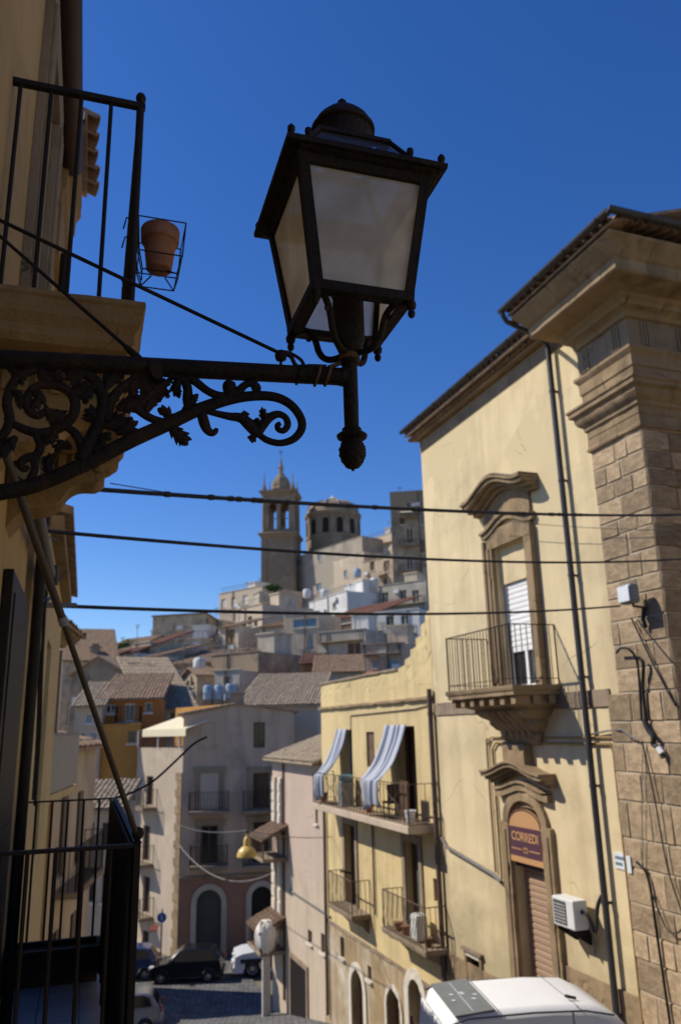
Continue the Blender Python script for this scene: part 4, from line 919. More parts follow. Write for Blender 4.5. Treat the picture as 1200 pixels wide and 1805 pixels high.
railing(RF, balo, [(b0+.05, 0), (b0+.05, bn-.05), (b1-.05, bn-.05), (b1-.05, 0)], bz, bz+1.16, .125, .009, 'dark_iron', .018, True, bz+.12)
# shop door, sign and roller shutter
for a0, a1 in ((shop[0]-.33, shop[0]), (shop[1], shop[1]+.33)):
    MB(RF).box(a0, a1, 0, .10, G0, -1.95).build('jamb', 'carved_stone', pal, bevel=.01)
    MB(RF).box(a0+.09, a1-.09, .10, .125, G0, -2.1).build('fillet', 'carved_stone', pal, bevel=.01)
cs = (shop[0]+shop[1])/2
def arch_ring(fr, parent, a0, a1, zs, zt, wd, n0, n1, m, name, k=14):          # arched band from springing zs to crown zt
    mb = MB(fr); c = (a0+a1)/2; r = (a1-a0)/2; V = []
    for i in range(k+1):
        w = math.pi*i/k
        for rr, hh in ((r, zt-zs), (r+wd, zt-zs+wd)):
            a, z = c+rr*math.cos(w), zs+hh*math.sin(w); V += [(a, n0, z), (a, n1, z)]
    F = []
    for i in range(k):
        o = 4*i; p = o+4; F += [(o, o+1, p+1, p), (o+1, o+3, p+3, p+1), (o+3, o+2, p+2, p+3), (o+2, o, p, p+2)]
    F += [(0, 2, 3, 1), (4*k, 4*k+1, 4*k+3, 4*k+2)]
    return mb.add(V, F).build(name, m, parent)
def spandrel(fr, parent, a0, a1, zs, zt, zz, n, m, k=12, name='spandrel'):     # wall left standing above an arch inside a square opening
    mb = MB(fr); c = (a0+a1)/2; r = (a1-a0)/2
    for i in range(k):
        w0, w1 = math.pi*i/k, math.pi*(i+1)/k
        p = [(c+r*math.cos(w), zs+(zt-zs)*math.sin(w)) for w in (w0, w1)]
        mb.hexa([(p[1][0], n-.2, p[1][1]), (p[0][0], n-.2, p[0][1]), (p[0][0], n, p[0][1]), (p[1][0], n, p[1][1]), (p[1][0], n-.2, zz), (p[0][0], n-.2, zz), (p[0][0], n, zz), (p[1][0], n, zz)])
    return mb.build(name, m, parent)
arch_ring(RF, pal, shop[0], shop[1], -1.95, -1.50, .20, 0, .09, 'carved_stone', 'door_arch')
spandrel(RF, pal, shop[0], shop[1], -1.95, -1.63, -1.55, .002, 'carved_stone')
MB(RF).box(shop[0]-.3, shop[1]+.3, 0, .06, -1.48, -1.28).build('lintel', 'carved_stone', pal, bevel=.01)
ln = arcline(cs-.98, cs+.98, -1.42, .16, 20, 1); MB(RF).strip(ln, 0, .13, -.05, .10).strip(ln, 0, .17, .10, .15).build('lintel_moulding', 'carved_stone', pal, bevel=.008)
ln = arcline(cs-1.16, cs+1.16, -1.20, .22, 24, 1)
MB(RF).strip(ln, 0, .14, .0, .07).strip(ln, 0, .26, .07, .14).strip(ln, 0, .36, .14, .22).strip(ln, 0, .40, .22, .27).build('pediment', 'carved_stone', pal, bevel=.01)
MB(RF).box(cs-.42, cs+.42, 0, .22, -.92, -.38).build('keystone_block', 'carved_stone', pal, bevel=.03)
sg = thing('shop_sign', 'arched orange and maroon shop sign lettered CORREDI above the shutter', 'sign', RF.pt(cs, 0, -2.7), RF.h)
k = 16; r = (shop[1]-shop[0])/2-.012
poly = [(cs+r, 0.05, -2.70), (cs+r, 0.05, -1.98)] + [(cs+r*math.cos(math.pi*i/k), 0.05, -1.98+.32*math.sin(math.pi*i/k)) for i in range(1, k)] + [(cs-r, 0.05, -1.98), (cs-r, 0.05, -2.70)]
MB(RF).prism(poly, (0, .03, 0)).build('panel', 'sign_orange', sg)
MB(RF).prism([(cs+r-.01, 0.08, -2.58), (cs+r-.01, 0.08, -2.02), (cs-r+.01, 0.08, -2.02), (cs-r+.01, 0.08, -2.58)], (0, .006, 0)).build('lettering_band', 'sign_maroon', sg)
arch_ring(RF, sg, cs-r+.03, cs+r-.03, -1.99, -1.69, .025, 0.08, .09, 'sign_maroon', 'border')
def text_mesh(txt, size, m, fr, a, n, z, parent, name='lettering', ext=.004, flip=True):
    cu = bpy.data.curves.new('t', 'FONT'); cu.body = txt; cu.size = size; cu.align_x = 'CENTER'; cu.align_y = 'CENTER'; cu.extrude = ext; cu.offset = .004*size/.2
    to = bpy.data.objects.new('t', cu); COL.objects.link(to); bpy.context.view_layer.update()
    me = bpy.data.meshes.new_from_object(to.evaluated_get(bpy.context.evaluated_depsgraph_get())); bpy.data.objects.remove(to)
    for v in me.vertices: v.co = local(fr.pt(a-v.co.x, n+v.co.z, z+v.co.y), parent)
    me.materials.clear(); me.materials.append(MATS[m]); o = link(name, me, parent); return o
text_mesh('CORREDI', .235, 'sign_orange', RF, cs, 0.09, -2.21, sg)
for a0, a1 in ((cs-.52, cs-.13), (cs+.13, cs+.52)): MB(RF).box(a0, a1, 0.084, .094, -2.455, -2.435).build('rule', 'sign_orange', sg)
MB(RF).box(cs-.07, cs+.07, 0.084, .092, -2.50, -2.40).build('emblem', 'sign_orange', sg)
MB(RF).box(cs-.045, cs+.045, 0.092, .096, -2.48, -2.42).build('emblem', 'sign_maroon', sg)
rs = MB(RF).box(shop[0], shop[1], -.24, -.22, G0, -2.70).build('roller_shutter', 'shutter_brown', pal)
shutter(RF, rs, (shop[0]+.03, shop[1]-.03, G0+.02, -2.80), -.22, 'shutter_brown', .118)
MB(RF).box(shop[0]+.01, shop[1]-.01, -.20, -.02, -2.80, -2.705).build('shutter_box', 'dark_wood', pal)
# small low window
for b in ((17.15, 17.25, -5.62, -4.88), (17.85, 17.95, -5.62, -4.88)): MB(RF).box(b[0], b[1], 0, .05, b[2], b[3]).build('jamb', 'carved_stone', pal)
MB(RF).box(17.25, 17.85, 0, .05, -5.0, -4.9).build('lintel', 'pale_stone', pal); MB(RF).box(17.1, 18.0, 0, .10, -4.9, -4.84).build('sill', 'grey_stone', pal)
window(RF, pal, sw, 0, .2, 'brown_wood', 'window_dark', 1, .05)
# conduits on the wall
def pipe(pts, r, m, parent=pal, name='conduit', fr=RF): return MB(fr).tube(pts, r, 7).build(name, m, parent, 50)
pipe(smoothline([(16.25, .05, -3.02), (16.25, .05, -.55), (16.15, .05, -.30), (15.9, .06, -.26), (13.4, .9, -.22)], 4)[:9] , .02, 'ochre_wood')
pipe([(16.25, .04, -3.05), (16.25, .04, -.45), (16.05, .04, -.25), (11.3, .04, -.25), (11.2, .14, -.30)], .018, 'ochre_wood')
pipe([(16.02, .04, -3.15), (16.02, .04, -.5), (15.85, .04, -.36), (11.95, .04, -.36), (11.9, .04, -.5), (11.9, .06, -5.6)], .024, 'ochre_wood')
pipe([(18.75, .05, -2.62), (18.5, .06, -2.8), (16.35, .06, -3.10), (16.05, .05, -3.2)], .04, 'cable_grey')
pipe([(12.6, .05, -.22), (12.0, .06, -.14), (11.5, .14, -.12), (11.1, .15, -.3)], .016, 'cable_grey')
pipe(smoothline([(11.5, .14, -2.2), (11.25, .15, -2.4), (11.2, .15, -3.2), (11.15, .15, -4.2), (11.1, .15, -5.5)], 4), .022, 'dark_iron')
pipe(smoothline([(11.0, .15, -.3), (10.85, .17, -1.2), (10.75, .17, -2.2), (10.55, .17, -2.9), (10.9, .17, -3.1), (11.2, .16, -2.6)], 5), .012, 'cable_black')
pipe(smoothline([(11.0, .15, -.35), (11.2, .16, -1.4), (11.35, .15, -2.3)], 5), .007, 'cable_grey')
def RW(u, v, n): s, z = RF.px(u, v, n); return (s, n, z)
# hook bracket and cable tails on the pilaster
pipe(smoothline([RW(1086, 1150, .2), RW(1093, 1143, .25), RW(1105, 1143, .25), RW(1117, 1155, .2), RW(1124, 1180, .16), RW(1130, 1270, .15)], 4), .022, 'cable_black', name='cable_hook')
pipe(smoothline([RW(1128, 1162, .2), RW(1133, 1172, .2), RW(1132, 1215, .16), RW(1140, 1285, .16)], 4), .03, 'cable_black', name='cable_tail')
pipe(smoothline([RW(1134, 1270, .18), RW(1142, 1288, .2), RW(1152, 1300, .2), RW(1150, 1312, .18), RW(1160, 1318, .17), RW(1168, 1336, .17)], 4), .04, 'cable_black', name='cable_tail')
pipe([RW(1112, 1090, .16), RW(1150, 1170, .15), RW(1190, 1245, .14)], .016, 'cable_black')
pipe([RW(1160, 1318, .17), RW(1167, 1328, .17)], .05, 'plastic_white', name='clip')
fl = thing('floodlight', 'small grey floodlight box on the stone pilaster where a cable ends', 'floodlight', RF.pt(*RW(1117, 1055, .12)), RF.h)
a, _, z = RW(1112, 1048, .35)
MB(RF).box(a-.16, a+.16, .30, .50, z-.16, z+.17).build('housing', 'grey_box', fl, bevel=.05)
MB(RF).box(a-.14, a+.14, .50, .52, z-.13, z+.13).build('lens', 'lamp_clear', fl, bevel=.01)
MB(RF).tube([(a-.05, .11, z-.22), (a-.05, .38, z-.20), (a-.05, .40, z-.12)], .022, 8).build('arm', 'rusty_iron', fl)
MB(RF).tube([(a-.02, .14, z-.20), (a-.03, .2, z-.42), (a-.02, .16, z-.55)], .035, 8).build('cable_knot', 'cable_black', fl, 50)
ac = thing('air_conditioner', 'boxy white air conditioner hung on the cream wall beside the downpipe', 'air conditioner', RF.pt(13.2, .2, -3.5), RF.h)
a0, a1, z0, z1 = 12.98, 13.62, -3.50, -3.02
MB(RF).box(a0, a1, .12, .42, z0, z1).build('case', 'ac_white', ac, bevel=.02)
gr = MB(RF).lathe((0, 0), [(.01, 0), (.01, .001)], 4) if False else MB(RF)
V = [(13.20, .42, -3.45), (13.57, .42, -3.45), (13.57, .42, -3.07), (13.20, .42, -3.07)]
gr.prism(V, (0, .012, 0)); g = gr.build('fan_grille', 'ac_grille', ac)
for i in range(6): MB(RF).box(13.21, 13.56, .432, .438, -3.41+i*.055, -3.402+i*.055).build('grille_bar', 'ac_white', g)
for a in (a0+.12, a1-.12): MB(RF).prism([(a, .0, z0-.02), (a, .42, z0-.02), (a, .42, z0-.05), (a, .05, z0-.28), (a, 0, z0-.28)], (.03, 0, 0)).build('bracket', 'dark_iron', ac)
MB(RF).tube(smoothline([(12.98, .25, -3.2), (12.85, .22, -3.25), (12.78, .15, -3.5), (12.72, .1, -3.1), (12.6, .08, -2.9)], 4), .035, 8).build('hose', 'trim_black', ac, 50)
MB(RF).tube(smoothline([(13.0, .12, -3.45), (12.9, .1, -3.65), (12.95, .08, -3.9)], 4), .018, 7).build('hose', 'cable_grey', ac, 50)
pq = thing('street_name_plaque', 'small white tiled street plaque beside the stone pilaster', 'plaque', RF.pt(12.0, 0, -2.3), RF.h)
MB(RF).box(11.93, 12.22, .0, .02, -2.40, -2.14).build('plate', 'plaque_white', pq); MB(RF).box(11.66, 11.76, .115, .135, -2.40, -2.14).build('number_tile', 'plaque_white', pq)
for z, L in ((-2.225, .2), (-2.32, .16)):
    for i in range(5):
        a = 12.19-i*.046
        if i*.046 < L: MB(RF).box(a-.032, a, .02, .023, z-.025, z+.025).build('letter_mark', 'plaque_blue', pq)

for o in list(pal.children):
    if o.name.split('.')[0] in ('pediment', 'lintel_moulding', 'tympanum', 'keystone_block', 'lintel', 'jamb', 'string_course', 'door_arch', 'plinth'): roughen(o, .09, .006, .02)
for o in [balo]+list(balo.children):
    if o.name.split('.')[0] in ('balcony', 'corbel', 'dentil', 'carved_leaf'): roughen(o, .08, .006, .016)
# unseen house added across the side street to bounce warm light and block sky
nh = thing('added_bounce_house', 'unseen cream house added beyond the right edge to bounce warm light', 'building', RF.pt(-2, -4, G0), RF.h)
nw_ = [(a, a+1.1, z, z+2.2) for a in (-8, -4.5, -1, 2.5) for z in (-4.6, .6, 4.2)]
MB(RF).wall(-11, 4.8, G0, 7.6, nw_, 0, .25, -10).build('wall', 'cream_plaster', nh)
for x in nw_: window(RF, nh, x, 0, .22, 'brown_wood', 'window_dark', 1, .07)
MB(RF).hexa([(-11.3, .4, 7.6), (5.1, .4, 7.6), (5.1, -10, 9), (-11.3, -10, 9), (-11.3, .4, 7.75), (5.1, .4, 7.75), (5.1, -10, 9.15), (-11.3, -10, 9.15)]).build('roof', 'roof_tile', nh)
# ------------------------------------------------------------------ yellow house with the striped curtains
GY = -11.2
yh = thing('yellow_house', 'yellow house with striped curtains, a long balcony and stained arched ground floor', 'building', RF.pt(23.5, 0, -8), RF.h)
Y0, Y1 = 18.87, 28.15
dR = (20.15, 21.25, -2.33, .04); dL = (25.0, 25.95, -2.33, -.02); nw = RF.rect(646, 1290, 660, 1352)
dl = RF.rect(610, 1470, 628, 1597); dr = RF.rect(717, 1505, 741, 1606)
dl = (dl[0], dl[1], -5.45, -2.95); dr = (dr[0], dr[1], -5.30, -2.95)
blind = RF.rect(764, 1550, 776, 1590)
ar1 = list(RF.rect(621, 1712, 642, 1800)); ar2 = list(RF.rect(683, 1746, 707, 1800)); ar3 = list(RF.rect(722, 1728, 746, 1800))
for a_ in (ar1, ar2, ar3): a_[2] = GY
sl1 = RF.rect(600, 1652, 607, 1688); sl2 = RF.rect(648, 1703, 655, 1727)
holes = [dR, dL, nw, dl, dr, blind, ar1, ar2, ar3, sl1, sl2]
MB(RF).wall(Y0, Y1, -6.15, 1.10, [h for h in holes if h[3] > -5.9 and h[2] > -6.1], 0, .3, -7).build('wall', 'yellow_plaster', yh)
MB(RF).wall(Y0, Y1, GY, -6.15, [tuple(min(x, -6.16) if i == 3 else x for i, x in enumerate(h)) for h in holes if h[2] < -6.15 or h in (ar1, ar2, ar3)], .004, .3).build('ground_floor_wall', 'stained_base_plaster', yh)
# parapet with its worn crest and the ramp up to the palazzo
par = [(Y0, 3.0), (19.12, 2.95), (19.15, 2.72), (19.42, 2.66), (19.45, 2.40), (19.78, 2.34), (19.82, 2.12), (20.15, 2.08), (20.2, 1.90), (20.55, 1.84), (20.6, 1.70), (21.1, 1.62), (23, 1.56), (25, 1.57), (27.2, 1.60), (Y1, 1.58)]
mb = MB(RF)
for (a, z), (b, y) in zip(par, par[1:]): mb.hexa([(a, -.22, 1.10), (b, -.22, 1.10), (b, 0, 1.10), (a, 0, 1.10), (a, -.22, z), (b, -.22, y), (b, 0, y), (a, 0, z)])
mb.build('parapet', 'yellow_plaster', yh, weld=True)
MB(RF).box(21.1, Y1+.04, -.26, .05, 1.58, 1.66).build('coping', 'grey_stone', yh, bevel=.015)
MB(RF).box(Y0, Y1+.08, 0, .10, .68, .78).build('ledge', 'carved_stone', yh, bevel=.02)
pipe([(20.0, .03, .48), (25.0, .03, .42), (25.05, .03, -1.0)], .014, 'cable_black', yh); pipe([(19.0, .03, .56), (20.0, .03, .48)], .014, 'cable_black', yh)
window(RF, yh, dR, 0, .28, 'brown_wood', 'window_dark', 1, .10, 'balcony_door'); window(RF, yh, dL, 0, .28, 'plastic_white', 'window_dark', 1, .09, 'balcony_door')
MB(RF).box(nw[0], nw[1], -.1, -.06, nw[2], nw[3]).build('shutter', 'brown_wood', yh)
MB(RF).box(blind[0], blind[1], -.1, -.07, blind[2], blind[3]).build('shutter', 'ochre_wood', yh)
for h in (dl, dr):
    window(RF, yh, h, 0, .26, 'brown_wood', 'green_shutter' if h is dr else 'window_dark', 1, .10, 'balcony_door')
    for a0, a1 in ((h[0]-.2, h[0]), (h[1], h[1]+.2)): MB(RF).box(a0, a1, 0, .05, h[2], h[3]+.2).build('jamb', 'grey_stone', yh, bevel=.01)
    MB(RF).box(h[0], h[1], 0, .05, h[3], h[3]+.2).build('lintel', 'grey_stone', yh, bevel=.01)
for a_, m_, wd in ((ar1, 'pale_stone', .22), (ar2, 'pale_stone', .12), (ar3, 'pale_stone', .26)):
    r = (a_[1]-a_[0])/2; zs = a_[3]-r*1.0
    a_ = (a_[0], a_[1], GY, min(a_[3], -6.16))
    arch_ring(RF, yh, a_[0], a_[1], zs, a_[3], wd, 0, .05, m_, 'door_arch'); spandrel(RF, yh, a_[0], a_[1], zs, a_[3], a_[3]+.02, .006, 'stained_base_plaster')
    for x0, x1 in ((a_[0]-wd, a_[0]), (a_[1], a_[1]+wd)): MB(RF).box(x0, x1, 0, .05, GY, zs).build('jamb', m_, yh)
    MB(RF).box(a_[0], a_[1], -.28, -.24, GY, a_[3]).build('door', 'brown_wood' if a_[0] > 21.5 else 'shutter_grey', yh)
for h in (sl1, sl2): MB(RF).box(h[0], h[1], -.2, -.16, h[2], h[3]).build('pane', 'window_dark', yh); MB(RF).box(h[0]-.08, h[1]+.08, 0, .09, h[2]-.07, h[2]-.005).build('sill', 'pale_stone', yh)
# pale lime-wash patch and ragged ledge between floors are wear on the wall: an old beam line
MB(RF).box(19.2, 27.9, 0, .035, -6.24, -6.14).build('beam_line', 'grey_stone', yh, bevel=.01)
L0, L1, LN = 19.12, 26.95, .78
lbal = MB(RF).box(L0, L1, 0, LN, -2.55, -2.36).build('long_balcony', 'beige_plaster', yh, bevel=.02)
MB(RF).box(L0+.03, L1-.03, .02, LN-.03, -2.36, -2.33).build('floor_slab', 'grey_stone', lbal)
railing(RF, lbal, [(L0+.05, 0), (L0+.05, LN-.05), (L1-.05, LN-.05), (L1-.05, 0)], -2.33, -1.38, .26, .011, 'rusty_iron', .018, True, -2.2, .016)
for i in range(6):                               # lattice panels of the old railing
    a = L0+.5+i*1.25
    MB(RF).tube(smoothline([(a, LN-.05, -2.2), (a+.25, LN-.05, -1.9), (a+.5, LN-.05, -1.8), (a+.75, LN-.05, -1.9), (a+1., LN-.05, -2.2)], 4), .011, 6).build('lattice', 'rusty_iron', lbal)
    MB(RF).tube(smoothline([(a, LN-.05, -1.42), (a+.25, LN-.05, -1.68), (a+.5, LN-.05, -1.78), (a+.75, LN-.05, -1.68), (a+1., LN-.05, -1.42)], 4), .011, 6).build('lattice', 'rusty_iron', lbal)
def curtain(label, a0, a1, ztop):
    cross = smoothline([(.04, ztop, 0), (.16, ztop-.45, .05), (.38, ztop-.95, .10), (.64, ztop-1.28, .14), (LN+.0, ztop-1.42, .16), (LN+.06, ztop-1.47, .16), (LN+.07, ztop-1.75, .15), (LN+.05, ztop-2.15, .13)], 5)
    K = 26; V = []; uv = []
    for i in range(K+1):
        t = i/K
        for j, c in enumerate(cross):
            sj = j/(len(cross)-1); fold = .05*math.sin(t*15+sj*2.2)*(.2+sj) + .028*math.sin(t*37+sj*5)*sj + .05*mnoise.noise(Vector((t*5, sj*4, a0)))
            sag = -.10*math.sin(math.pi*t)*math.sin(math.pi*min(1, sj*1.4))
            V.append((a0+(a1-a0)*t*(1-.1*sj)+c.z*1.2, c.x+fold, c.y+sag*.6+(.10*math.sin(t*6) if j == len(cross)-1 else 0))); uv.append((t, sj))
    w = len(cross); F = [(i*w+j, i*w+j+1, (i+1)*w+j+1, (i+1)*w+j) for i in range(K) for j in range(w-1)]
    o = MB(RF).add(V, F).build('striped_curtain', 'striped_cloth', None, 60)
    me = o.data; ul = me.uv_layers.new(name='UVMap')
    for l in me.loops: ul.data[l.index].uv = uv[l.vertex_index]
    m_ = o.modifiers.new('thick', 'SOLIDIFY'); m_.thickness = .008
    tag(o, label, 'curtain', 'striped curtains thrown over the long balcony rail')
curtain('wider striped cloth curtain pulled out over the rail, nearer the cream palazzo', 20.55, 22.05, .08)
curtain('narrower striped cloth curtain at the far end of the long balcony', 25.3, 26.35, .0)
# what stands on the long balcony
ch = thing('wooden_rack', 'brown slatted rack standing beside the open door on the long balcony', 'rack', RF.pt(20.0, .45, -2.33), RF.h)
for i in range(6): MB(RF).box(19.75+i*.085, 19.81+i*.085, .42, .46, -2.33, -1.35).build('slat', 'brown_wood', ch)
for z in (-2.1, -1.5): MB(RF).box(19.75, 20.24, .40, .42, z, z+.05).build('cross_bar', 'brown_wood', ch)
tb = thing('balcony_chair', 'dark low chair on the long balcony under the nearer curtain', 'chair', RF.pt(20.8, .45, -2.33), RF.h)
MB(RF).box(20.6, 21.05, .25, .65, -1.95, -1.90).build('seat', 'trim_black', tb, bevel=.01); MB(RF).box(20.6, 20.64, .25, .65, -1.90, -1.45).build('backrest', 'trim_black', tb, bevel=.01)
for a in (20.62, 21.02):
    for n in (.28, .62): MB(RF).box(a-.015, a+.015, n-.015, n+.015, -2.33, -1.95).build('leg', 'trim_black', tb)
for i, (a, n, m_, lb_) in enumerate(((22.55, .45, 'plastic_red', 'orange plastic bucket behind the hem of the wider striped curtain'), (26.5, .5, 'terracotta', 'terracotta plant pot at the far end of the long balcony'), (19.45, .55, 'plastic_white', 'small white pot at the near end of the long balcony'))):
    tag(MB(RF).lathe((a, n), [(.09, -2.33), (.14, -2.06), (.155, -2.055), (.155, -2.02), (.13, -2.03), (.12, -2.1)], 16).build('bucket' if i == 0 else 'plant_pot', m_, None, 40), lb_, 'bucket' if i == 0 else 'plant pot')
tag(MB(RF).lathe((24.75, .35), [(.12, -1.62), (.2, -1.55), (.23, -1.42), (.235, -1.40), (.2, -1.42), (.1, -1.5)], 16).build('basin', 'plastic_teal', None, 40), 'teal plastic basin by the far balcony door', 'basin')
tag(MB(RF).box(24.55, 24.95, .15, .55, -2.33, -1.62).build('cabinet', 'grey_box', None, bevel=.02), 'small grey cabinet under the teal basin', 'cabinet')
# two small balconies below
for (pf, pn, lab) in (((576, 1594), (619, 1619), 1), ((672, 1635), (750, 1686), 2)):
    n = .62; f, e = RF.px(*pf, n), RF.px(*pn, n); a0, a1 = min(f[0], e[0]), max(f[0], e[0]); z = (f[1]+e[1])/2
    bo = MB(RF).sweep([(a0, 0), (a0, n), (a1, n), (a1, 0)], [(-.06, z-.08), (-.03, z-.04), (0, z-.02), (0, z+.06), (-.2, z+.06), (-.2, z-.08)]).box(a0+.02, a1-.02, 0, n-.02, z-.07, z+.055).build('small_balcony', 'grey_stone', yh)
    for a in (a0+.25, a1-.25): MB(RF).prism([(a-.07, 0, z-.08), (a-.07, n-.1, z-.08), (a-.07, n-.14, z-.16), (a-.07, .2, z-.3), (a-.07, 0, z-.5)], (.14, 0, 0)).build('corbel', 'grey_stone', bo, bevel=.01)
    railing(RF, bo, [(a0+.05, 0), (a0+.05, n-.05), (a1-.05, n-.05), (a1-.05, 0)], z+.06, z+.98, .15, .010, 'rusty_iron', .018, True, None, .014, belly=(.10 if lab == 2 else .06))
    if lab == 2: lz, l0, l1 = z+.06, a0, a1
    else: MB(RF).tube([(a1-.7, .03, z+.95), (a1-.7, .4, z+1.05)], .03, 7).build('bracket', 'dark_iron', bo)
for i, (t, m_) in enumerate(((.12, 'brown_wood'), (.62, 'terracotta'), (.78, 'terracotta'))):
    a = l0+(l1-l0)*t; tag(MB(RF).lathe((a, .38), [(.07, lz), (.11, lz+.17), (.12, lz+.18), (.12, lz+.21), (.09, lz+.2)], 14).build('plant_pot', m_, None, 40), ('brown pot at the near end of the bellied balcony', 'terracotta pot in the middle of the bellied balcony', 'terracotta pot at the far side of the bellied balcony')[i], 'plant pot')
tag(MB(RF).box(l0+.75, l0+1.15, .15, .5, lz, lz+.62).build('metal_drum', 'ac_white', None, bevel=.08), 'pale metal drum on the bellied balcony behind its bars', 'drum')
# downpipe between yellow house and palazzo, and other pipes
dp = MB(RF); dp.tube([(18.92, .10, .95), (18.92, .10, -8.)], .065, 12)
for z in (.3, -1.4, -3.1, -4.8): dp.tube([(18.92, .10, z), (18.92, .10, z+.06)], .08, 12)
dp.build('downpipe', 'brown_pipe', yh, 40)
MB(RF).tube([(27.75, .08, -2.4), (27.75, .08, -9)], .05, 10).build('downpipe', 'brown_pipe', yh, 40)
MB(RF).tube([(23.35, .05, -2.5), (23.35, .05, -5.2)], .03, 8).build('downpipe', 'brown_pipe', yh, 40)

for o in list(yh.children):
    if o.name.split('.')[0] in ('ledge', 'coping', 'door_arch', 'beam_line', 'parapet'): roughen(o, .12, .012, .03)
# ------------------------------------------------------------------ pink house at the corner of the cross street
ph = thing('pink_house', 'narrow pink plaster house with a tiled roof at the street corner', 'building', RF.pt(31.5, 0, -10), RF.h)
P0, P1 = 28.17, 35.05
ws = [RF.rect(543, 1640, 550, 1663), RF.rect(566, 1646, 573, 1680), RF.rect(556, 1425, 560, 1452)]
MB(RF).wall(P0, P1, -5.2, -1.12, [h for h in ws if h[2] > -5.1], .0, .2, -6).build('wall', 'pink_plaster', ph)
MB(RF).wall(P0, P1, -12.2, -5.2, [h for h in ws if h[2] < -5.1], .004, .2).build('lower_wall', 'beige_plaster', ph)
MB(RF).wall(P0, P1, -12.2, -1.12, [], -5.9, .2).build('rear_wall', 'pink_plaster', ph)
for h in ws: MB(RF).box(h[0], h[1], -.18, -.14, h[2], h[3]).build('pane', 'window_dark', ph); MB(RF).box(h[0]-.1, h[1]+.1, 0, .08, h[2]-.07, h[2]-.005).build('sill', 'pale_stone', ph)
roof_sheet(RF, P0, P1+.25, .38, -1.12, -3.2, .05, 'pale_roof_tile', ph); 
mb = MB(RF); mb.hexa([(P0, -3.2, -.06), (P1+.2, -3.2, -.06), (P1+.2, -6.2, -1.0), (P0, -6.2, -1.0), (P0, -3.2, 0), (P1+.2, -3.2, 0), (P1+.2, -6.2, -.94), (P0, -6.2, -.94)]); mb.build('rear_roof', 'pale_roof_tile', ph)
MB(RF).box(P0+.05, P1+.1, 0, .22, -1.24, -1.14).build('eave_course', 'grey_stone', ph, bevel=.02)
pipe([RF.px(512, 1569)[0:1]+(.04,)+RF.px(512, 1569)[1:], RF.px(584, 1616)[0:1]+(.04,)+RF.px(584, 1616)[1:]], .03, 'cable_grey', ph)
gd = (30.2, 32.2, -11.4, -8.3)
MB(RF).box(gd[0], gd[1], 0.005, .04, gd[2], gd[3]).build('shadow_doorway', 'dark_wood', ph, bevel=.01)  # near-black panel: the cast shadow over this doorway put into its colour
for x0, x1, z1_ in ((gd[0]-.15, gd[0], gd[3]+.15), (gd[1], gd[1]+.15, gd[3]+.15)): MB(RF).box(x0, x1, .005, .07, gd[2], z1_).build('jamb', 'grey_stone', ph)
MB(RF).box(gd[0], gd[1], .005, .07, gd[3], gd[3]+.15).build('lintel', 'grey_stone', ph)
for zt, h in ((-1.9, 2.3), (-5.0, 2.6)):         # the corner strip: tall shuttered bays standing proud
    for a0, a1 in ((33.5, 33.95), (34.3, 34.85)):
        sh_ = MB(RF).box(a0, a1, .003, .09, zt-h, zt).build('shutter', 'pale_stone' if a0 < 34 else 'beige_plaster', ph, bevel=.02)
        for i in range(5): MB(RF).box(a0+.04, a1-.04, .09, .115, zt-h+.1+i*(h-.2)/5, zt-h+.1+(i+.75)*(h-.2)/5).build('panel', 'pale_stone', sh_)
MB(RF).tube([(33.1, .06, -1.3), (33.1, .06, -10)], .045, 8).build('downpipe', 'brown_pipe', ph, 40)
for i, (za, aa) in enumerate(((-4.15, 33.8), (-7.55, 34.2))):
    cb = MB(RF).box(aa-1.2, aa+.9, 0, 1.05, za-.85, za-.72).build('corner_balcony', 'grey_stone', ph, bevel=.02)
    railing(RF, cb, [(aa-1.15, 0), (aa-1.15, 1.0), (aa+.85, 1.0), (aa+.85, 0)], za-.72, za+.1, .2, .012, 'rusty_iron', .02, True)
    roof_sheet(RF, aa-1.25, aa+.95, 1.1, za+.02, 0, za+.5, 'brown_wood', cb, 'canopy', .25, .03)
    for a in (aa-1.1, aa+.8): MB(RF).tube([(a, 1.0, za-.72), (a, 1.0, za-.02)], .03, 8).build('canopy_post', 'rusty_iron', cb)
tp = thing('rolled_tarp', 'pale rolled tarpaulin hung over a post at the foot of the pink house', 'tarp', RF.pt(33.2, .9, -10.3), RF.h)
K = []
for i in range(25):
    w = 2*math.pi*i/24; K.append((33.2+.5*math.cos(w)*.6, .75+.38*math.sin(w)))
V = []; F = []
for zi, (z, q) in enumerate(((-8.35, .55), (-8.05, 1.), (-7.65, 1.15), (-7.35, .95), (-7.2, .5))):
    for i, (a, n) in enumerate(K[:-1]): V.append((33.2+(a-33.2)*q+.02*math.sin(i*3), .75+(n-.75)*q+.05*math.sin(i*2+zi), z+.05*math.sin(i)))
for zi in range(4):
    for i in range(24): F.append((zi*24+i, zi*24+(i+1) % 24, zi*24+24+(i+1) % 24, zi*24+24+i))
MB(RF).add(V, F+[tuple(range(24)), tuple(range(96, 120))]).build('cloth', 'cloth_tarp', tp, 60)
MB(RF).box(33.05, 33.35, .60, .85, -12, -8.2).build('post', 'pale_stone', tp, bevel=.02); MB(RF).box(33.02, 33.12, .87, .93, -10.8, -7.9).build('sign_board', 'plastic_white', tp, bevel=.01)
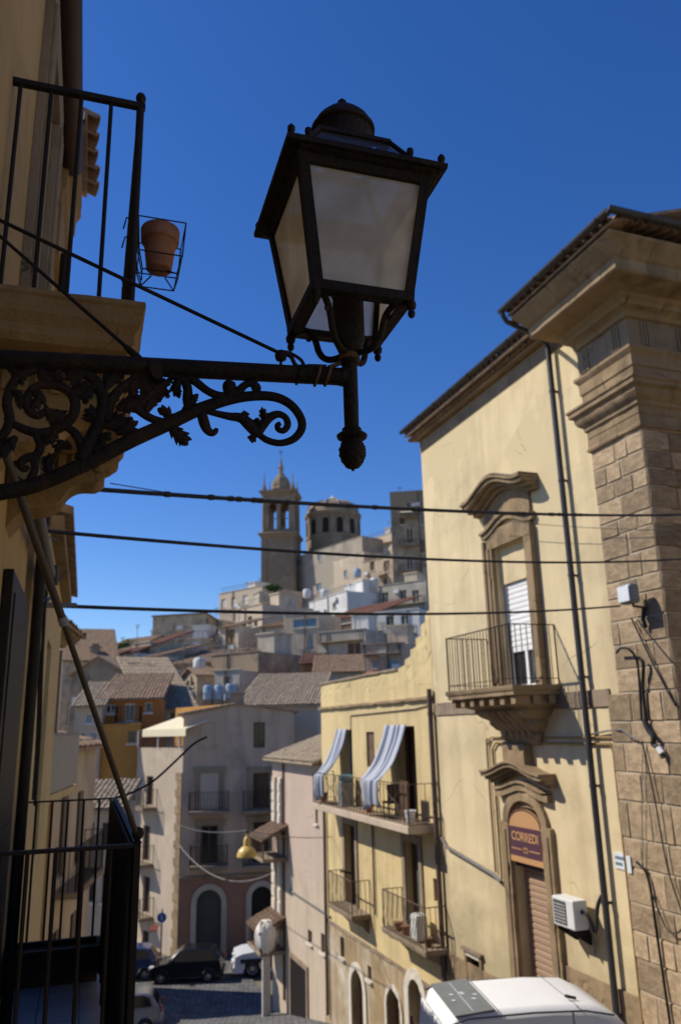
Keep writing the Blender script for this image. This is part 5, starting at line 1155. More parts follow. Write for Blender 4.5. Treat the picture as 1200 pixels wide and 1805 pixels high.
# ------------------------------------------------------------------ further houses of the left row
l2 = thing('stone_cornice_house', 'second house on the left, with a stepped stone cornice and ragged tile eave', 'building', LF.pt(-3.6, -.5, -6), LF.h)
MB(LF).wall(-3.62, -2.63, -6, 4.5, [(-3.45, -2.85, .2, 2.4)], -.52, .25, -7).build('wall', 'ochre_plaster', l2)
window(LF, l2, (-3.45, -2.85, .2, 2.4), -.52, .22, 'brown_wood', 'window_dark', 1, .06)
MB(LF).sweep([(-3.62, -.52), (-2.66, -.52)], [(0, 3.55), (.05, 3.57), (.05, 4.02), (.075, 4.05), (.08, 4.24), (.11, 4.27), (.115, 4.40), (.15, 4.46), (.15, 4.62), (0, 4.64)]).build('cornice', 'balcony_stone', l2)
roof2 = MB(LF).hexa([(-3.6, -.33, 4.66), (-2.6, -.33, 4.66), (-2.6, -4, 6.1), (-3.6, -4, 6.1), (-3.6, -.33, 4.71), (-2.6, -.33, 4.71), (-2.6, -4, 6.15), (-3.6, -4, 6.15)]).build('roof', 'roof_tile', l2)
for i in range(5): piece('tile', TILE, roof2, LF.pt(-2.72-i*.205, -.27+rnd.uniform(-.025, .02), 4.71), 0, (.09, -.55, .09), rot=(-.35, 0, rnd.uniform(-.05, .05)))
MB(LF).tube([(-2.72, -.42, 3.5), (-2.72, -.42, -6)], .035, 10).build('downpipe', 'dark_iron', l2, 40)
MB(LF).tube([(-3.2, -.44, 1.2), (-3.2, -.44, -6)], .03, 10).build('downpipe', 'cable_black', l2, 40)
l3 = thing('low_ochre_house', 'third house on the left, ochre, mostly hidden behind black wall cables', 'building', LF.pt(-7.5, -.5, -7), LF.h)
MB(LF).wall(-9.8, -3.65, -8, 1.9, [(-7.0, -6.0, -1.2, 1.0)], -.50, .2, -7).build('wall', 'yellow_plaster', l3)
window(LF, l3, (-7.0, -6.0, -1.2, 1.0), -.5, .18, 'brown_wood', 'window_dark', 1, .06)
MB(LF).box(-9.8, -4.92, -.5, -.38, 1.9, 2.05).build('eave', 'carved_stone', l3)
MB(LF).hexa([(-9.9, -.3, 2.06), (-4.9, -.3, 2.06), (-4.9, -4, 3.0), (-9.9, -4, 3.0), (-9.9, -.3, 2.14), (-4.9, -.3, 2.14), (-4.9, -4, 3.08), (-9.9, -4, 3.08)]).build('roof', 'roof_tile', l3)
# fourth: turns a little into the street, panelled balcony
H4 = Frame((-4.95, 12.6), 100-180)              # s towards the lens
H4 = Frame((ony(66, 1300, 13.0).x, 13.0), 100-180)
h4 = thing('panelled_balcony_house', 'yellow house down the left side with a grey panelled balcony and jutting eave', 'building', H4.pt(-3, 0, -8), H4.h)
ws4 = [(-1.6, -.7, -3.4, -1.3), (-3.3, -2.5, -3.4, -1.3), (-3.6, -2.6, -6.3, -4.2)]
MB(H4).wall(-4.6, .6, -8, 2.0, ws4, -.55, .2, -6).build('wall', 'yellow_plaster', h4)
for x in ws4: window(H4, h4, x, -.55, .18, 'brown_wood', 'window_dark', 1, .07)
for i in range(5): MB(H4).box(-4.5+i*1.05, -4.2+i*1.05, -.545, -.42, -8, -1.15).build('pier', 'ochre_plaster', h4, bevel=.01)
b4 = MB(H4).box(-4.6, .3, -.55, .02, -1.12, -.98).build('balcony', 'yellow_plaster', h4, bevel=.02)
for i in range(12): a = -4.58+i*.405; MB(H4).box(a+.006, a+.40, -.02, .004, -.96, .02).build('panel', 'shutter_grey', b4)
MB(H4).box(-4.6, .3, -.03, .02, .02, .06).build('rail', 'grey_box', b4); MB(H4).box(.27, .295, -.5, -.03, -.96, .02).build('panel', 'shutter_grey', b4)
MB(H4).sweep([(-4.65, -.55), (.5, -.55)], [(0, 1.85), (.12, 1.88), (.2, 1.98), (.42, 2.02), (.45, 2.10), (0, 2.12)]).build('eave', 'carved_stone', h4)
roof_sheet(H4, -4.8, .6, -.02, 2.16, -4, 3.2, 'roof_tile', h4)
MB(H4).tube([(-4.4, -.48, 1.8), (-4.4, -.48, -8)], .05, 8).build('downpipe', 'cable_grey', h4, 40)
# fifth and sixth, further down
H5 = Frame((ony(122, 1400, 19.).x, 19.), 97-180)
h5 = thing('striped_pier_house', 'narrow tan house beyond the panelled balcony at the bend', 'building', H5.pt(-2.5, 0, -9), H5.h)
ws5 = [(-1.5, -.7, -3.2, -1.4), (-3.4, -2.6, -3.2, -1.4), (-1.5, -.7, -6.3, -4.3), (-3.4, -2.6, -6.3, -4.3)]
MB(H5).wall(-5., 0, -11, -.3, ws5, -.3, .2, -5).build('wall', 'tan_plaster', h5)
for x in ws5: window(H5, h5, x, -.3, .18, 'brown_wood', 'window_dark', 1, .07)
roof_sheet(H5, -5.1, .1, .0, -.25, -3.5, .6, 'roof_tile', h5)
for z in (-3.4, -6.5):
    bb = MB(H5).box(-3.9, -.3, -.3, .25, z-.14, z).build('balcony', 'grey_stone', h5, bevel=.01)
    railing(H5, bb, [(-3.85, -.3), (-3.85, .2), (-.35, .2), (-.35, -.3)], z, z+.95, .17, .01, 'dark_iron', .018)
# cables on the left walls and across the street
LC = 'cable'
def LWn(u, v, n=-.46): s, z = LF.px(u, v, n); return LF.pt(s, n, z)
def RWn(u, v, n=.12): s, z = RF.px(u, v, n); return RF.pt(s, n, z)
cb = thing('wall_cable_bundle', 'tangle of black cables and clips hanging down the left house corner', 'cable', LF.pt(-3.3, -.42, -1), LF.h)
def lc(pts, r): MB().tube(smoothline([tuple(LWn(u, v, -.42)) for u, v in pts], 4), r, 6).build('strand', 'cable_black', cb, 60)
lc([(80, 890), (80, 930), (82, 975), (88, 1010), (96, 1040), (90, 1052), (80, 1064)], .011); lc([(78, 905), (84, 940), (80, 980), (86, 1000), (94, 1035)], .009)
lc([(84, 945), (105, 953), (124, 960), (124, 985), (115, 1010), (98, 1030)], .006); lc([(92, 890), (88, 915), (82, 940)], .005)
lc([(76, 1030), (82, 1045), (80, 1065), (78, 1100), (74, 1180), (70, 1300), (62, 1420)], .013); lc([(72, 1065), (70, 1150), (66, 1290), (58, 1410)], .009)
lc([(72, 1040), (80, 1020), (84, 1045), (76, 1062)], .008); lc([(68, 950), (80, 950)], .009); lc([(70, 938), (84, 938)], .008)
wire('street_cable', 'topmost and thickest bundled cable crossing the whole street in front of the tower', ony(150, 861, 5.0), ony(1290, 904, 12.4), .10, .0165, 'cable_black', LC, 60, lumps=26)
wire('street_cable', 'thin strand running along the top of the thickest street cable at the left', ony(195, 852, 5.1), ony(330, 874, 5.9), .0, .004, 'cable_black', LC)
wire('street_cable', 'middle cable crossing the street below the thickest one', LWn(72, 935, -.42), ony(1290, 977, 12.4), .17, .013, 'cable_black', LC, 40)
wire('street_cable', 'lowest street cable, ending at the grey floodlight on the pilaster', LWn(80, 1067, -.42), RF.pt(*RW(1092, 1068, .3)), .10, .0155, 'cable_black', LC, 40)
MB().tube([LWn(80, 1067, -.42), LWn(80, 1067, -.42).lerp(RF.pt(*RW(1092, 1068, .3)), .025)], .02, 8).build('splice', 'cable_grey', cb, 50)
wire('thin_wire', 'hair-thin wire over the first floor window surround of the cream palazzo', RF.pt(*RW(860, 915, .45)), RF.pt(*RW(1190, 935, .2)), .05, .006, 'cable_black', 'wire')

# ------------------------------------------------------------------ generic town house
def wins_of(fr, rects): return [fr.rect(*r) for r in rects]
def house(name, label, fr, a0, a1, z0, z1, depth, wallm, wins, roof='flat', roofm='roof_tile', frame='white_paint', pane='window_dark', deep=.22, sills=True, rise=.22, balc=(), extra=None, group=None):
    t = thing(name, label, 'building', fr.pt((a0+a1)/2, -depth/2, z0), fr.h, group)
    MB(fr).wall(a0, a1, z0, z1, wins, 0, deep, -depth).build('wall', wallm, t)
    for x in wins:
        if group and ('hill' in group or 'slope' in group): frame, pane = rnd.choice(('white_paint', 'grey_plaster', 'brown_wood', 'pale_stone')), (pane if pane != 'window_dark' else rnd.choice(('window_dark', 'window_dark', 'brown_wood', 'green_shutter', 'shutter_white')))
        wo_ = window(fr, t, x, 0, deep, frame, pane, 1 if (x[1]-x[0]) > .5 else 0, min(.08, (x[1]-x[0])*.12))
        if sills: MB(fr).box(x[0]-.12, x[1]+.12, .003, .12, x[2]-.12, x[2]-.005).build('sill', 'pale_stone', wo_)
    if roof == 'flat':
        m = MB(fr)
        m.box(a0-.1, a1+.1, -.25, .10, z1, z1+.10); m.build('parapet', wallm, t, bevel=.02)
    elif roof == 'shed': roof_sheet(fr, a0-.25, a1+.25, .35, z1+.02, -depth-.2, z1+.02+(depth+.5)*rise, roofm, t)
    elif roof == 'shed_back':
        MB(fr).prism([(a0, 0, z1), (a0, -depth, z1), (a0, -depth, z1-.01), (a0, 0, z1+depth*rise)], (a1-a0, 0, 0)).build('gable_wall', wallm, t)
        roof_sheet(fr, a0-.2, a1+.2, -depth-.2, z1, .2, z1+depth*rise, roofm, t)
    elif roof == 'gable':                        # ridge parallel to the front
        h = depth/2
        roof_sheet(fr, a0-.3, a1+.3, .35, z1+.02, -h, z1+.02+h*rise*1.6, roofm, t); roof_sheet(fr, a0-.3, a1+.3, -depth-.35, z1+.02, -h, z1+.02+h*rise*1.6, roofm, t)
        for a in (a0, a1-.02): MB(fr).prism([(a, 0, z1), (a, -h, z1+h*rise*1.5), (a, -depth, z1)], (.02, 0, 0)).build('gable_wall', wallm, t)
    elif roof == 'gable_front':                  # ridge runs back from the front
        c = (a0+a1)/2; rz = z1+(a1-a0)/2*rise*1.7
        MB(fr).prism([(a0, 0, z1), (c, 0, rz), (a1, 0, z1)], (0, -.02, 0)).build('gable_wall', wallm, t)
        mb = MB(fr)
        for s_, e in ((a0-.3, c), (a1+.3, c)):
            zz = z1-.05
            mb.hexa([(s_, .3, zz), (e, .3, rz), (e, -depth, rz), (s_, -depth, zz), (s_, .3, zz+.12), (e, .3, rz+.12), (e, -depth, rz+.12), (s_, -depth, zz+.12)])
        mb.build('roof', roofm, t)
    for (b0_, b1_, z_) in balc:
        bo_ = MB(fr).box(b0_, b1_, .003, .8, z_-.16, z_).build('balcony', 'grey_stone', t, bevel=.02)
        railing(fr, bo_, [(b0_+.05, 0), (b0_+.05, .75), (b1_-.05, .75), (b1_-.05, 0)], z_, z_+.95, .3, .018, 'dark_iron', .025, True)
    return t

# ------------------------------------------------------------------ taupe corner house at the end of the street
CX = onz(313, 1690, -11.1)
C1 = Frame((CX.x, CX.y), 188)                    # shaded front: s runs to the left, so the front lies at s < 0
C2 = Frame((CX.x, CX.y), 128)                    # sunlit flank
ch_ = thing('taupe_corner_house', 'tall taupe corner house behind the parked cars with a shaded front', 'building', (CX.x, CX.y, -11.1), R(188))
def cr(*r): return C1.rect(*r)
ZC = C1.px(450, 1256)[1]
w1 = [cr(447, 1273, 467, 1318), cr(446, 1362, 474, 1425), cr(354, 1455, 384, 1522), cr(446, 1448, 474, 1520)]
blindw = [cr(352, 1362, 386, 1427), cr(354, 1274, 378, 1320)]
Zp = C1.px(400, 1545)[1]
CA = C1.px(520, 1500)[0]
MB(C1).wall(CA, 0, Zp, ZC, w1, 0, .25, -9).build('wall', 'taupe_plaster', ch_)
ars = [list(cr(346, 1568, 390, 1655)), list(cr(443, 1562, 480, 1655))]
for a in ars: a[2] = -11.9
MB(C1).wall(CA, 0, -12, Zp, ars, .004, .25).build('lower_wall', 'rose_plaster', ch_)
MB(C1).box(CA, 0, 0, .12, Zp-.05, Zp+.1).build('string_course', 'grey_stone', ch_, bevel=.02)
for x in w1: window(C1, ch_, x, 0, .22, 'brown_wood', 'window_dark', 1, .07)
for x in blindw: MB(C1).box(x[0], x[1], .003, .05, x[2], x[3]).build('shutter', 'taupe_plaster' if x[2] > -1 else 'beige_plaster', ch_, bevel=.02)
for x in (w1[2], w1[3], w1[1], blindw[0]):
    for a0, a1 in ((x[0]-.28, x[0]), (x[1], x[1]+.28)): MB(C1).box(a0, a1, 0, .08, x[2], x[3]).build('jamb', 'grey_stone', ch_)
    MB(C1).box(x[0]-.35, x[1]+.35, 0, .12, x[3], x[3]+.3).build('lintel', 'grey_stone', ch_)
    bo_ = MB(C1).box(x[0]-.55, x[1]+.55, .004, .75, x[2]-.2, x[2]-.03).build('balcony', 'grey_stone', ch_, bevel=.02)
    railing(C1, bo_, [(x[0]-.5, 0), (x[0]-.5, .7), (x[1]+.5, .7), (x[1]+.5, 0)], x[2]-.03, x[2]+.92, .16, .012, 'dark_iron', .02)
for a in ars:
    r = (a[1]-a[0])/2; zs = a[3]-r
    arch_ring(C1, ch_, a[0], a[1], zs, a[3], .28, 0, .08, 'grey_plaster', 'door_arch'); spandrel(C1, ch_, a[0], a[1], zs, a[3], a[3]+.02, .006, 'rose_plaster')
    for x0, x1 in ((a[0]-.28, a[0]), (a[1], a[1]+.28)): MB(C1).box(x0, x1, 0, .08, -12, zs).build('jamb', 'grey_plaster', ch_)
    MB(C1).box(a[0], a[1], -.24, -.2, -12, a[3]).build('door', 'green_shutter' if a is ars[0] else 'dark_wood', ch_)
# flank
Z2 = C2.px(290, 1318)[1]; F1 = C2.px(238, 1450)[0]
wf = [C2.rect(258, 1368, 270, 1420), C2.rect(252, 1455, 264, 1518), C2.rect(252, 1545, 264, 1610), C2.rect(250, 1640, 262, 1690)]
MB(C2).wall(0, F1, -12, Z2, wf, 0, .25, -.3).build('flank_wall', 'beige_plaster', ch_)
for x in wf: window(C2, ch_, x, 0, .22, 'brown_wood', 'window_dark', 1, .07)
for x in wf[:3]:
    bo_ = MB(C2).box(x[0]-.6, x[1]+.7, .004, .85, x[2]-.2, x[2]-.03).build('balcony', 'grey_stone', ch_, bevel=.02)
    railing(C2, bo_, [(x[0]-.55, 0), (x[0]-.55, .8), (x[1]+.65, .8), (x[1]+.65, 0)], x[2]-.03, x[2]+.92, .18, .012, 'dark_iron', .02)
for i in range(22):
    z = -11.5+i*.43; MB(C2).box(.0, .55+(.2 if i % 2 else 0), .0, .05, z, z+.40).build('quoin', 'carved_stone', ch_, bevel=.01)
# terrace with cream awning on the flank, roof of the main block
RS, RZ = C1.px(412, 1242); RZ = max(RZ, ZC+.35); ZL = C1.px(332, 1262)[1]
MB(C1).prism([(0, -.005, ZC-.01), (RS, -.005, RZ), (CA, -.005, ZC-.01)], (0, -.3, 0)).build('gable_wall', 'taupe_plaster', ch_)
E1 = Frame((C1.o.x, C1.o.y), 98)
roof_sheet(E1, -.12, 9.2, .35, ZC+.0, RS, RZ+.05, 'roof_tile', ch_)
MB(C1).hexa([(RS, .12, RZ), (CA-.3, .12, ZC-.05), (CA-.3, -9.2, ZC-.05), (RS, -9.2, RZ), (RS, .12, RZ+.1), (CA-.3, .12, ZC+.05), (CA-.3, -9.2, ZC+.05), (RS, -9.2, RZ+.1)]).build('roof', 'roof_tile', ch_)
MB(C1).wall(0, .02, Z2, ZC, [], 0, .1, -9).build('upper_flank', 'taupe_plaster', ch_)
aw2 = thing('terrace_awning', 'cream awning stretched over the little roof terrace of the corner house', 'awning', C2.pt(3, -1, Z2), C2.h)
p_ = [C2.px(252, 1288, .2), C2.px(328, 1280, .2), C2.px(328, 1262, -2.), C2.px(268, 1268, -2.)]
MB(C2).hexa([(p_[1][0], .2, p_[0][1]), (p_[0][0], .2, p_[0][1]), (p_[0][0], -2.2, p_[0][1]+.75), (p_[1][0], -2.2, p_[0][1]+.75), (p_[1][0], .2, p_[0][1]+.05), (p_[0][0], .2, p_[0][1]+.05), (p_[0][0], -2.2, p_[0][1]+.8), (p_[1][0], -2.2, p_[0][1]+.8)]).build('canvas', 'awning_cream', aw2)
MB(C2).box(p_[1][0], p_[0][0], .19, .22, p_[0][1]-.35, p_[0][1]).build('valance', 'awning_cream', aw2)
for a in (.3, F1*.5, F1-.2): MB(C2).tube([(a, .1, Z2), (a, .1, p_[0][1])], .04, 8).build('post', 'white_paint', aw2)
railing(C2, ch_, [(.2, .05), (F1-.1, .05)], Z2, Z2+1.0, .3, .015, 'cable_grey', .03)
MB(C2).box(.1, F1, -2.6, -2.4, Z2, Z2+2.3).build('terrace_wall', 'amber_plaster', ch_)
for i, (u, v) in enumerate(((367, 1219), (386, 1219), (406, 1217))):
    q = ony(u, v, 49); fr = Frame((q.x, q.y), 188)
    t = thing('water_tank', ('left', 'middle', 'right')[i]+'most blue water tank of three in a row on the taupe roof' if i != 1 else 'middle blue water tank of three in a row on the taupe roof', 'water tank', (q.x, q.y, q.z-.55), 0, 'water tanks on the taupe roof')
    MB().lathe((q.x, q.y), [(.26, q.z-.5), (.30, q.z-.46), (.30, q.z-.1), (.32, q.z-.05), (.30, q.z), (.30, q.z+.25), (.24, q.z+.36), (.1, q.z+.4)], 16).build('tank', 'water_tank_blue', t, 40)
    MB().lathe((q.x, q.y), [(.09, q.z+.39), (.1, q.z+.45), (.05, q.z+.46)], 10).build('lid', 'trim_black', t, 40)
    MB().box(q.x-.28, q.x+.28, q.y-.28, q.y+.28, q.z-1.6, q.z-.5).build('plinth', 'grey_stone', t)
q = ony(418, 1240, 46.8); MB().box(q.x-.35, q.x+.35, q.y-.3, q.y+.3, q.z-1.2, q.z+.5).box(q.x-.42, q.x+.42, q.y-.37, q.y+.37, q.z+.5, q.z+.6).build('chimney', 'dark_plaster', ch_)
# tall thin street lamp, sign and shop canopy at the corner
q = onz(290, 1690, -11.1); sg2 = thing('road_sign', 'round blue road sign on a post at the corner house', 'sign', (q.x-.1, q.y-.4, -11.1))
pz = onz(290, 1617, 0); zz = ony(291, 1617, q.y-.4).z
MB().tube([(q.x-.1, q.y-.4, -11.1), (q.x-.1, q.y-.4, zz+.4)], .04, 8).build('post', 'cable_grey', sg2, 40)
MB().prism([(q.x-.1+.24*math.cos(w), q.y-.47, zz+.24*math.sin(w)) for w in [2*math.pi*i/20 for i in range(20)]], (0, .03, 0)).build('disc', 'sign_blue', sg2)
MB().prism([(q.x-.12, q.y-.475, zz-.13), (q.x-.08, q.y-.475, zz-.13), (q.x-.08, q.y-.475, zz+.13), (q.x-.12, q.y-.475, zz+.13)], (0, .004, 0)).build('arrow', 'plastic_white', sg2)
q = ony(272, 1636, 43.3); cn = thing('shop_canopy', 'small red shop canopy low on the corner house flank', 'canopy', (q.x, q.y, q.z))
MB().prism([(q.x-.35, q.y-.4, q.z-.12), (q.x-.35, q.y+.3, q.z+.2), (q.x-.35, q.y+.3, q.z+.14), (q.x-.35, q.y-.4, q.z-.18)], (.7, 0, 0)).build('canvas', 'cloth_red', cn)
cn.scale = (.55, .55, .55)
for dx in (-.3, .3): MB().tube([(q.x+dx, q.y-.4, q.z-.2), (q.x+dx, q.y+.45, q.z-.35)], .02, 6).build('strut', 'dark_iron', cn)
# hanging lamp over the street
q = ony(435, 1502, 25.); hl = thing('hanging_lamp', 'yellow enamel lamp hanging on a wire above the cross street', 'street lamp', (q.x, q.y, q.z))
MB().lathe((q.x, q.y), [(.29, q.z-.12), (.285, q.z-.05), (.24, q.z+.06), (.15, q.z+.14), (.10, q.z+.17), (.09, q.z+.36), (.06, q.z+.40), (.03, q.z+.44), (.02, q.z+.5)], 20).build('shade', 'yellow_enamel', hl, 50)
MB().lathe((q.x, q.y), [(.04, q.z-.14), (.10, q.z-.08), (.12, q.z+.0), (.05, q.z+.08)], 12).build('bulb', 'lamp_clear', hl, 60)
MB().tube([(q.x, q.y, q.z+.48), (q.x, q.y, q.z+.62)], .02, 6).build('hook', 'dark_iron', hl)
top_ = Vector((q.x, q.y, q.z+.6))
wire('lamp_wire', 'thin wire holding the yellow lamp, to its left', ony(313, 1452, 44.5), top_, .2, .012, 'cable_grey', 'wire'); wire('lamp_wire', 'thin wire holding the yellow lamp, to its right', top_, RF.pt(*RW(585, 1475, .05)), .1, .012, 'cable_grey', 'wire')
wire('street_wire', 'sagging pale cable between corner house and pink house below the yellow lamp', ony(315, 1488, 44.5), RF.pt(*RW(478, 1540, .05)), .9, .03, 'cable_grey', 'cable')

# ------------------------------------------------------------------ houses between the street and the hill (left of centre)
def at_house(u0, u1, vt, vb, y, yaw=0., lower=0.):
    # frame on a front facing the street, spanning u0..u1 at distance y; s runs to the left
    um, vm = (u0+u1)/2, (vt+vb)/2
    c = ony(um, vm, y); fr = Frame((c.x, c.y), 180+yaw)
    a, b = fr.px(u0, vm)[0], fr.px(u1, vm)[0]; z1 = fr.px(um, vt)[1]; z0 = fr.px(um, vb)[1]
    z0 = min(z0, gz(c.x, c.y)-1.2) - lower
    return fr, min(a, b), max(a, b), z0, z1
def hh(name, label, u0, u1, vt, vb, y, m, rects=(), yaw=0., depth=7., roof='flat', roofm='roof_tile', frame='grey_plaster', pane='window_dark', rise=.25, balc=(), sills=True, group='houses climbing the hill'):
    fr, a0, a1, z0, z1 = at_house(u0, u1, vt, vb, y, yaw)
    ws = [fr.rect(*r) for r in rects]
    rg = random.Random(int(u0*7+vt*3)); L_, H_ = a1-a0, z1-z0
    if y > 66:
        for _ in range(int(min(7, max(1, (u1-u0)*(vb-vt)/620)))):   # the many small openings of such houses
            ww, wh = rg.uniform(.7, 1.1), rg.choice((1.2, 1.5, 2.1)); a = rg.uniform(a0+.5, max(a0+.6, a1-.5-ww)); zt = z1-rg.uniform(.9, max(1., min(H_-1.5, (vb-vt)*y/1390)))
            c_ = (a, min(a+ww, a1-.25), zt-wh, zt)
            if c_[1]-c_[0] > .4 and all(c_[1]+.3 < q_[0] or c_[0]-.3 > q_[1] or c_[3]+.3 < q_[2] or c_[2]-.3 > q_[3] for q_ in ws): ws.append(c_)
    bl = []
    for (bu0, bu1, bv) in balc: r = fr.rect(bu0, bv-1, bu1, bv+1); bl.append((r[0], r[1], (r[2]+r[3])/2))
    t_ = house(name, label, fr, a0, a1, z0, z1, depth, m, ws, roof, roofm, frame, pane, rise=rise, balc=bl, sills=sills, group=group)
    if y > 60:
        for _ in range(rg.choice((1, 2))):                        # aerials
            a, n_, hh_ = rg.uniform(a0, a1), -rg.uniform(.3, depth*.6), rg.uniform(1.2, 2.6)
            mb = MB(fr); mb.tube([(a, n_, z1-.2), (a, n_, z1+hh_)], .04, 5)
            for k_ in range(4): mb.tube([(a-.5+.08*k_, n_, z1+hh_-.12*k_), (a+.5-.08*k_, n_, z1+hh_-.12*k_)], .025, 4)
            mb.build('aerial', 'cable_grey', t_)
        a = a0+rg.uniform(.15, .85)*L_; MB(fr).tube([(a, .1, z1), (a, .1, z0)], .07, 6).build('downpipe', rg.choice(('cable_grey', 'brown_pipe')), t_, 40)
        if roof == 'flat' and L_ > 4 and rg.random() < .8:        # a hut and a railing on the terrace
            b0_ = rg.uniform(a0+.3, a1-2.6); MB(fr).box(b0_, b0_+2.2, -depth*.8, -depth*.45, z1-.02, z1+2.1).box(b0_-.15, b0_+2.35, -depth*.8-.1, -depth*.45+.15, z1+2.1, z1+2.25).build('roof_hut', rg.choice(('tan_plaster', 'grey_plaster', 'white_plaster')), t_)
            railing(fr, t_, [(a0+.1, -.1), (a1-.1, -.1)], z1+.1, z1+1.0, .6, .03, 'cable_grey', .04, False)
        if rg.random() < .6:
            b0_ = rg.uniform(a0, max(a0+.1, a1-2.5)); zz_ = z1-rg.uniform(2.6, 4.)
            MB(fr).hexa([(b0_, .003, zz_), (b0_+2.2, .003, zz_), (b0_+2.2, 1., zz_-.45), (b0_, 1., zz_-.45), (b0_, .003, zz_+.06), (b0_+2.2, .003, zz_+.06), (b0_+2.2, 1., zz_-.39), (b0_, 1., zz_-.39)]).build('lean_to', rg.choice(('rust_plaster', 'shutter_grey', 'roof_tile', 'awning_cream')), t_)
        for _ in range(rg.choice((0, 1, 2))):
            a, zz_ = rg.uniform(a0+.3, a1-1.2), z1-rg.uniform(.8, 3.5); MB(fr).box(a, a+.8, .003, .38, zz_, zz_+.55).build('wall_unit', 'ac_white', t_)
    return t_, fr
HG = 'houses behind the corner house'
hh('orange_house', 'orange house with a dark doorway left of the cream terrace awning', 176, 282, 1232, 1310, 52, 'orange_plaster', [(186, 1242, 204, 1258), (220, 1240, 238, 1272), (256, 1238, 268, 1256)], 8, 8, 'shed', 'roof_tile', 'plastic_white', balc=[(205, 250, 1273)], group=HG)
hh('amber_house', 'amber lower wing of the orange house behind the awning', 178, 246, 1279, 1340, 50.6, 'amber_plaster', [(226, 1288, 240, 1310)], 8, 3, 'flat', group=HG)
hh('beige_roof_house', 'low house with pale tiled roof and plain shaded gable beside the black awning arm', 150, 240, 1335, 1500, 51, 'tan_plaster', [(222, 1375, 234, 1392)], 10, 9, 'shed', 'pale_roof_tile', rise=.3, group=HG)
hh('pale_narrow_house', 'narrow pale house half hidden behind the black awning arm', 128, 176, 1245, 1420, 50, 'beige_plaster', [(150, 1258, 164, 1275), (138, 1290, 152, 1312), (158, 1290, 172, 1320)], 10, 7, 'shed', 'pale_roof_tile', 'white_paint', 'window_blue', group=HG)
hh('street_end_house', 'plain house with a grey doorway seen through the lower balcony bars', 132, 206, 1425, 1760, 37, 'beige_plaster', [(150, 1450, 166, 1490), (180, 1450, 194, 1490), (150, 1540, 166, 1590), (180, 1540, 194, 1590), (150, 1650, 175, 1740)], 4, 3.4, 'shed', 'pale_roof_tile', 'brown_wood', group=HG)
hh('grey_stripe_house', 'grey house showing a strip between taupe and pink houses', 478, 575, 1240, 1420, 58, 'grey_plaster', [(492, 1255, 506, 1290), (532, 1262, 552, 1300)], -6, 6, 'shed', 'roof_tile', 'white_paint', 'window_blue', group=HG)
hh('tiled_front_house', 'low house with broad pale tile roof above the taupe house', 420, 560, 1243, 1290, 54, 'tan_plaster', [], -4, 9, 'shed', 'pale_roof_tile', rise=.28, group=HG)
hh('dark_gable_house', 'dark house with steep tile roof just left of the blue tanks', 250, 345, 1250, 1310, 56, 'rubble_plaster', [(300, 1254, 312, 1270)], 25, 10, 'shed', 'pale_roof_tile', rise=.42, group=HG)
hh('ochre_low_house', 'ochre terrace house with white balustrade above the orange house roof', 205, 285, 1208, 1250, 62, 'white_plaster', [(222, 1212, 234, 1226), (246, 1212, 258, 1226)], 5, 6, 'flat', group=HG)

# ------------------------------------------------------------------ the hill town
hh('hill_house', 'dark roofed long house on the left skyline with a square chimney', 108, 205, 1165, 1240, 80, 'rubble_plaster', [(140, 1190, 150, 1204), (170, 1190, 180, 1204)], 20, 9, 'shed', 'roof_tile', rise=.45)
hh('hill_house', 'low brown roof on the skyline beside the twin chimneys', 170, 232, 1150, 1200, 98, 'rubble_plaster', [(190, 1172, 198, 1184)], -35, 9, 'gable', 'roof_tile', rise=.3)
hh('hill_house', 'wide dark tile roof in front of the left skyline houses', 125, 222, 1190, 1240, 68, 'dark_plaster', [(150, 1205, 160, 1218)], -12, 10, 'gable_front', 'roof_tile', rise=.35)
hh('hill_house', 'white house with an orange roof edge below the small green tree', 204, 236, 1153, 1200, 88, 'white_plaster', [(212, 1166, 218, 1180), (224, 1166, 230, 1182)], -40, 8, 'shed', 'red_roof_tile', rise=.35)
hh('hill_house', 'grey house with a bluish top window right of the small green tree', 232, 264, 1134, 1200, 90, 'grey_plaster', [(238, 1142, 254, 1150), (240, 1165, 247, 1190), (252, 1168, 258, 1182)], -40, 8, 'flat', pane='window_blue')
hh('hill_house', 'small pale house front with balcony left of the ruined wall', 256, 282, 1158, 1215, 86, 'tan_plaster', [(262, 1165, 270, 1188), (273, 1165, 279, 1188)], -35, 7, 'shed', balc=[(258, 281, 1190)])
ruin, ruf = hh('hill_house', 'big dark ruined stone block on the skyline with sloping top', 268, 362, 1098, 1180, 112, 'rubble_plaster', [(300, 1140, 306, 1150)], -12, 12, 'shed_back', rise=.1)
hh('hill_house', 'rubble stone house below the ruined block with a white leaning wall', 266, 365, 1128, 1215, 100, 'rubble_plaster', [(288, 1172, 298, 1192), (330, 1140, 336, 1152)], -10, 8, 'flat')
hh('hill_house', 'dark shaded house with railings under the rubble house', 292, 375, 1170, 1225, 84, 'dark_plaster', [(310, 1182, 320, 1200), (345, 1180, 356, 1196)], -20, 8, 'shed')
hh('hill_house', 'brown house with flat dark terrace roof and one pale door', 372, 455, 1152, 1222, 78, 'dark_plaster', [(392, 1192, 404, 1218)], -35, 8, 'flat')
hh('hill_house', 'small square grey house front with pale balcony under the dark terrace', 378, 422, 1182, 1225, 74, 'grey_plaster', [(394, 1192, 404, 1208)], -25, 5, 'flat')
hh('hill_house', 'pale stone convent wing with four white windows left of the bell tower', 386, 462, 1040, 1105, 140, 'tan_plaster', [(390, 1056, 397, 1072), (408, 1053, 415, 1069), (428, 1049, 436, 1066), (446, 1046, 452, 1060)], -41, 10, 'flat', pane='shutter_white')
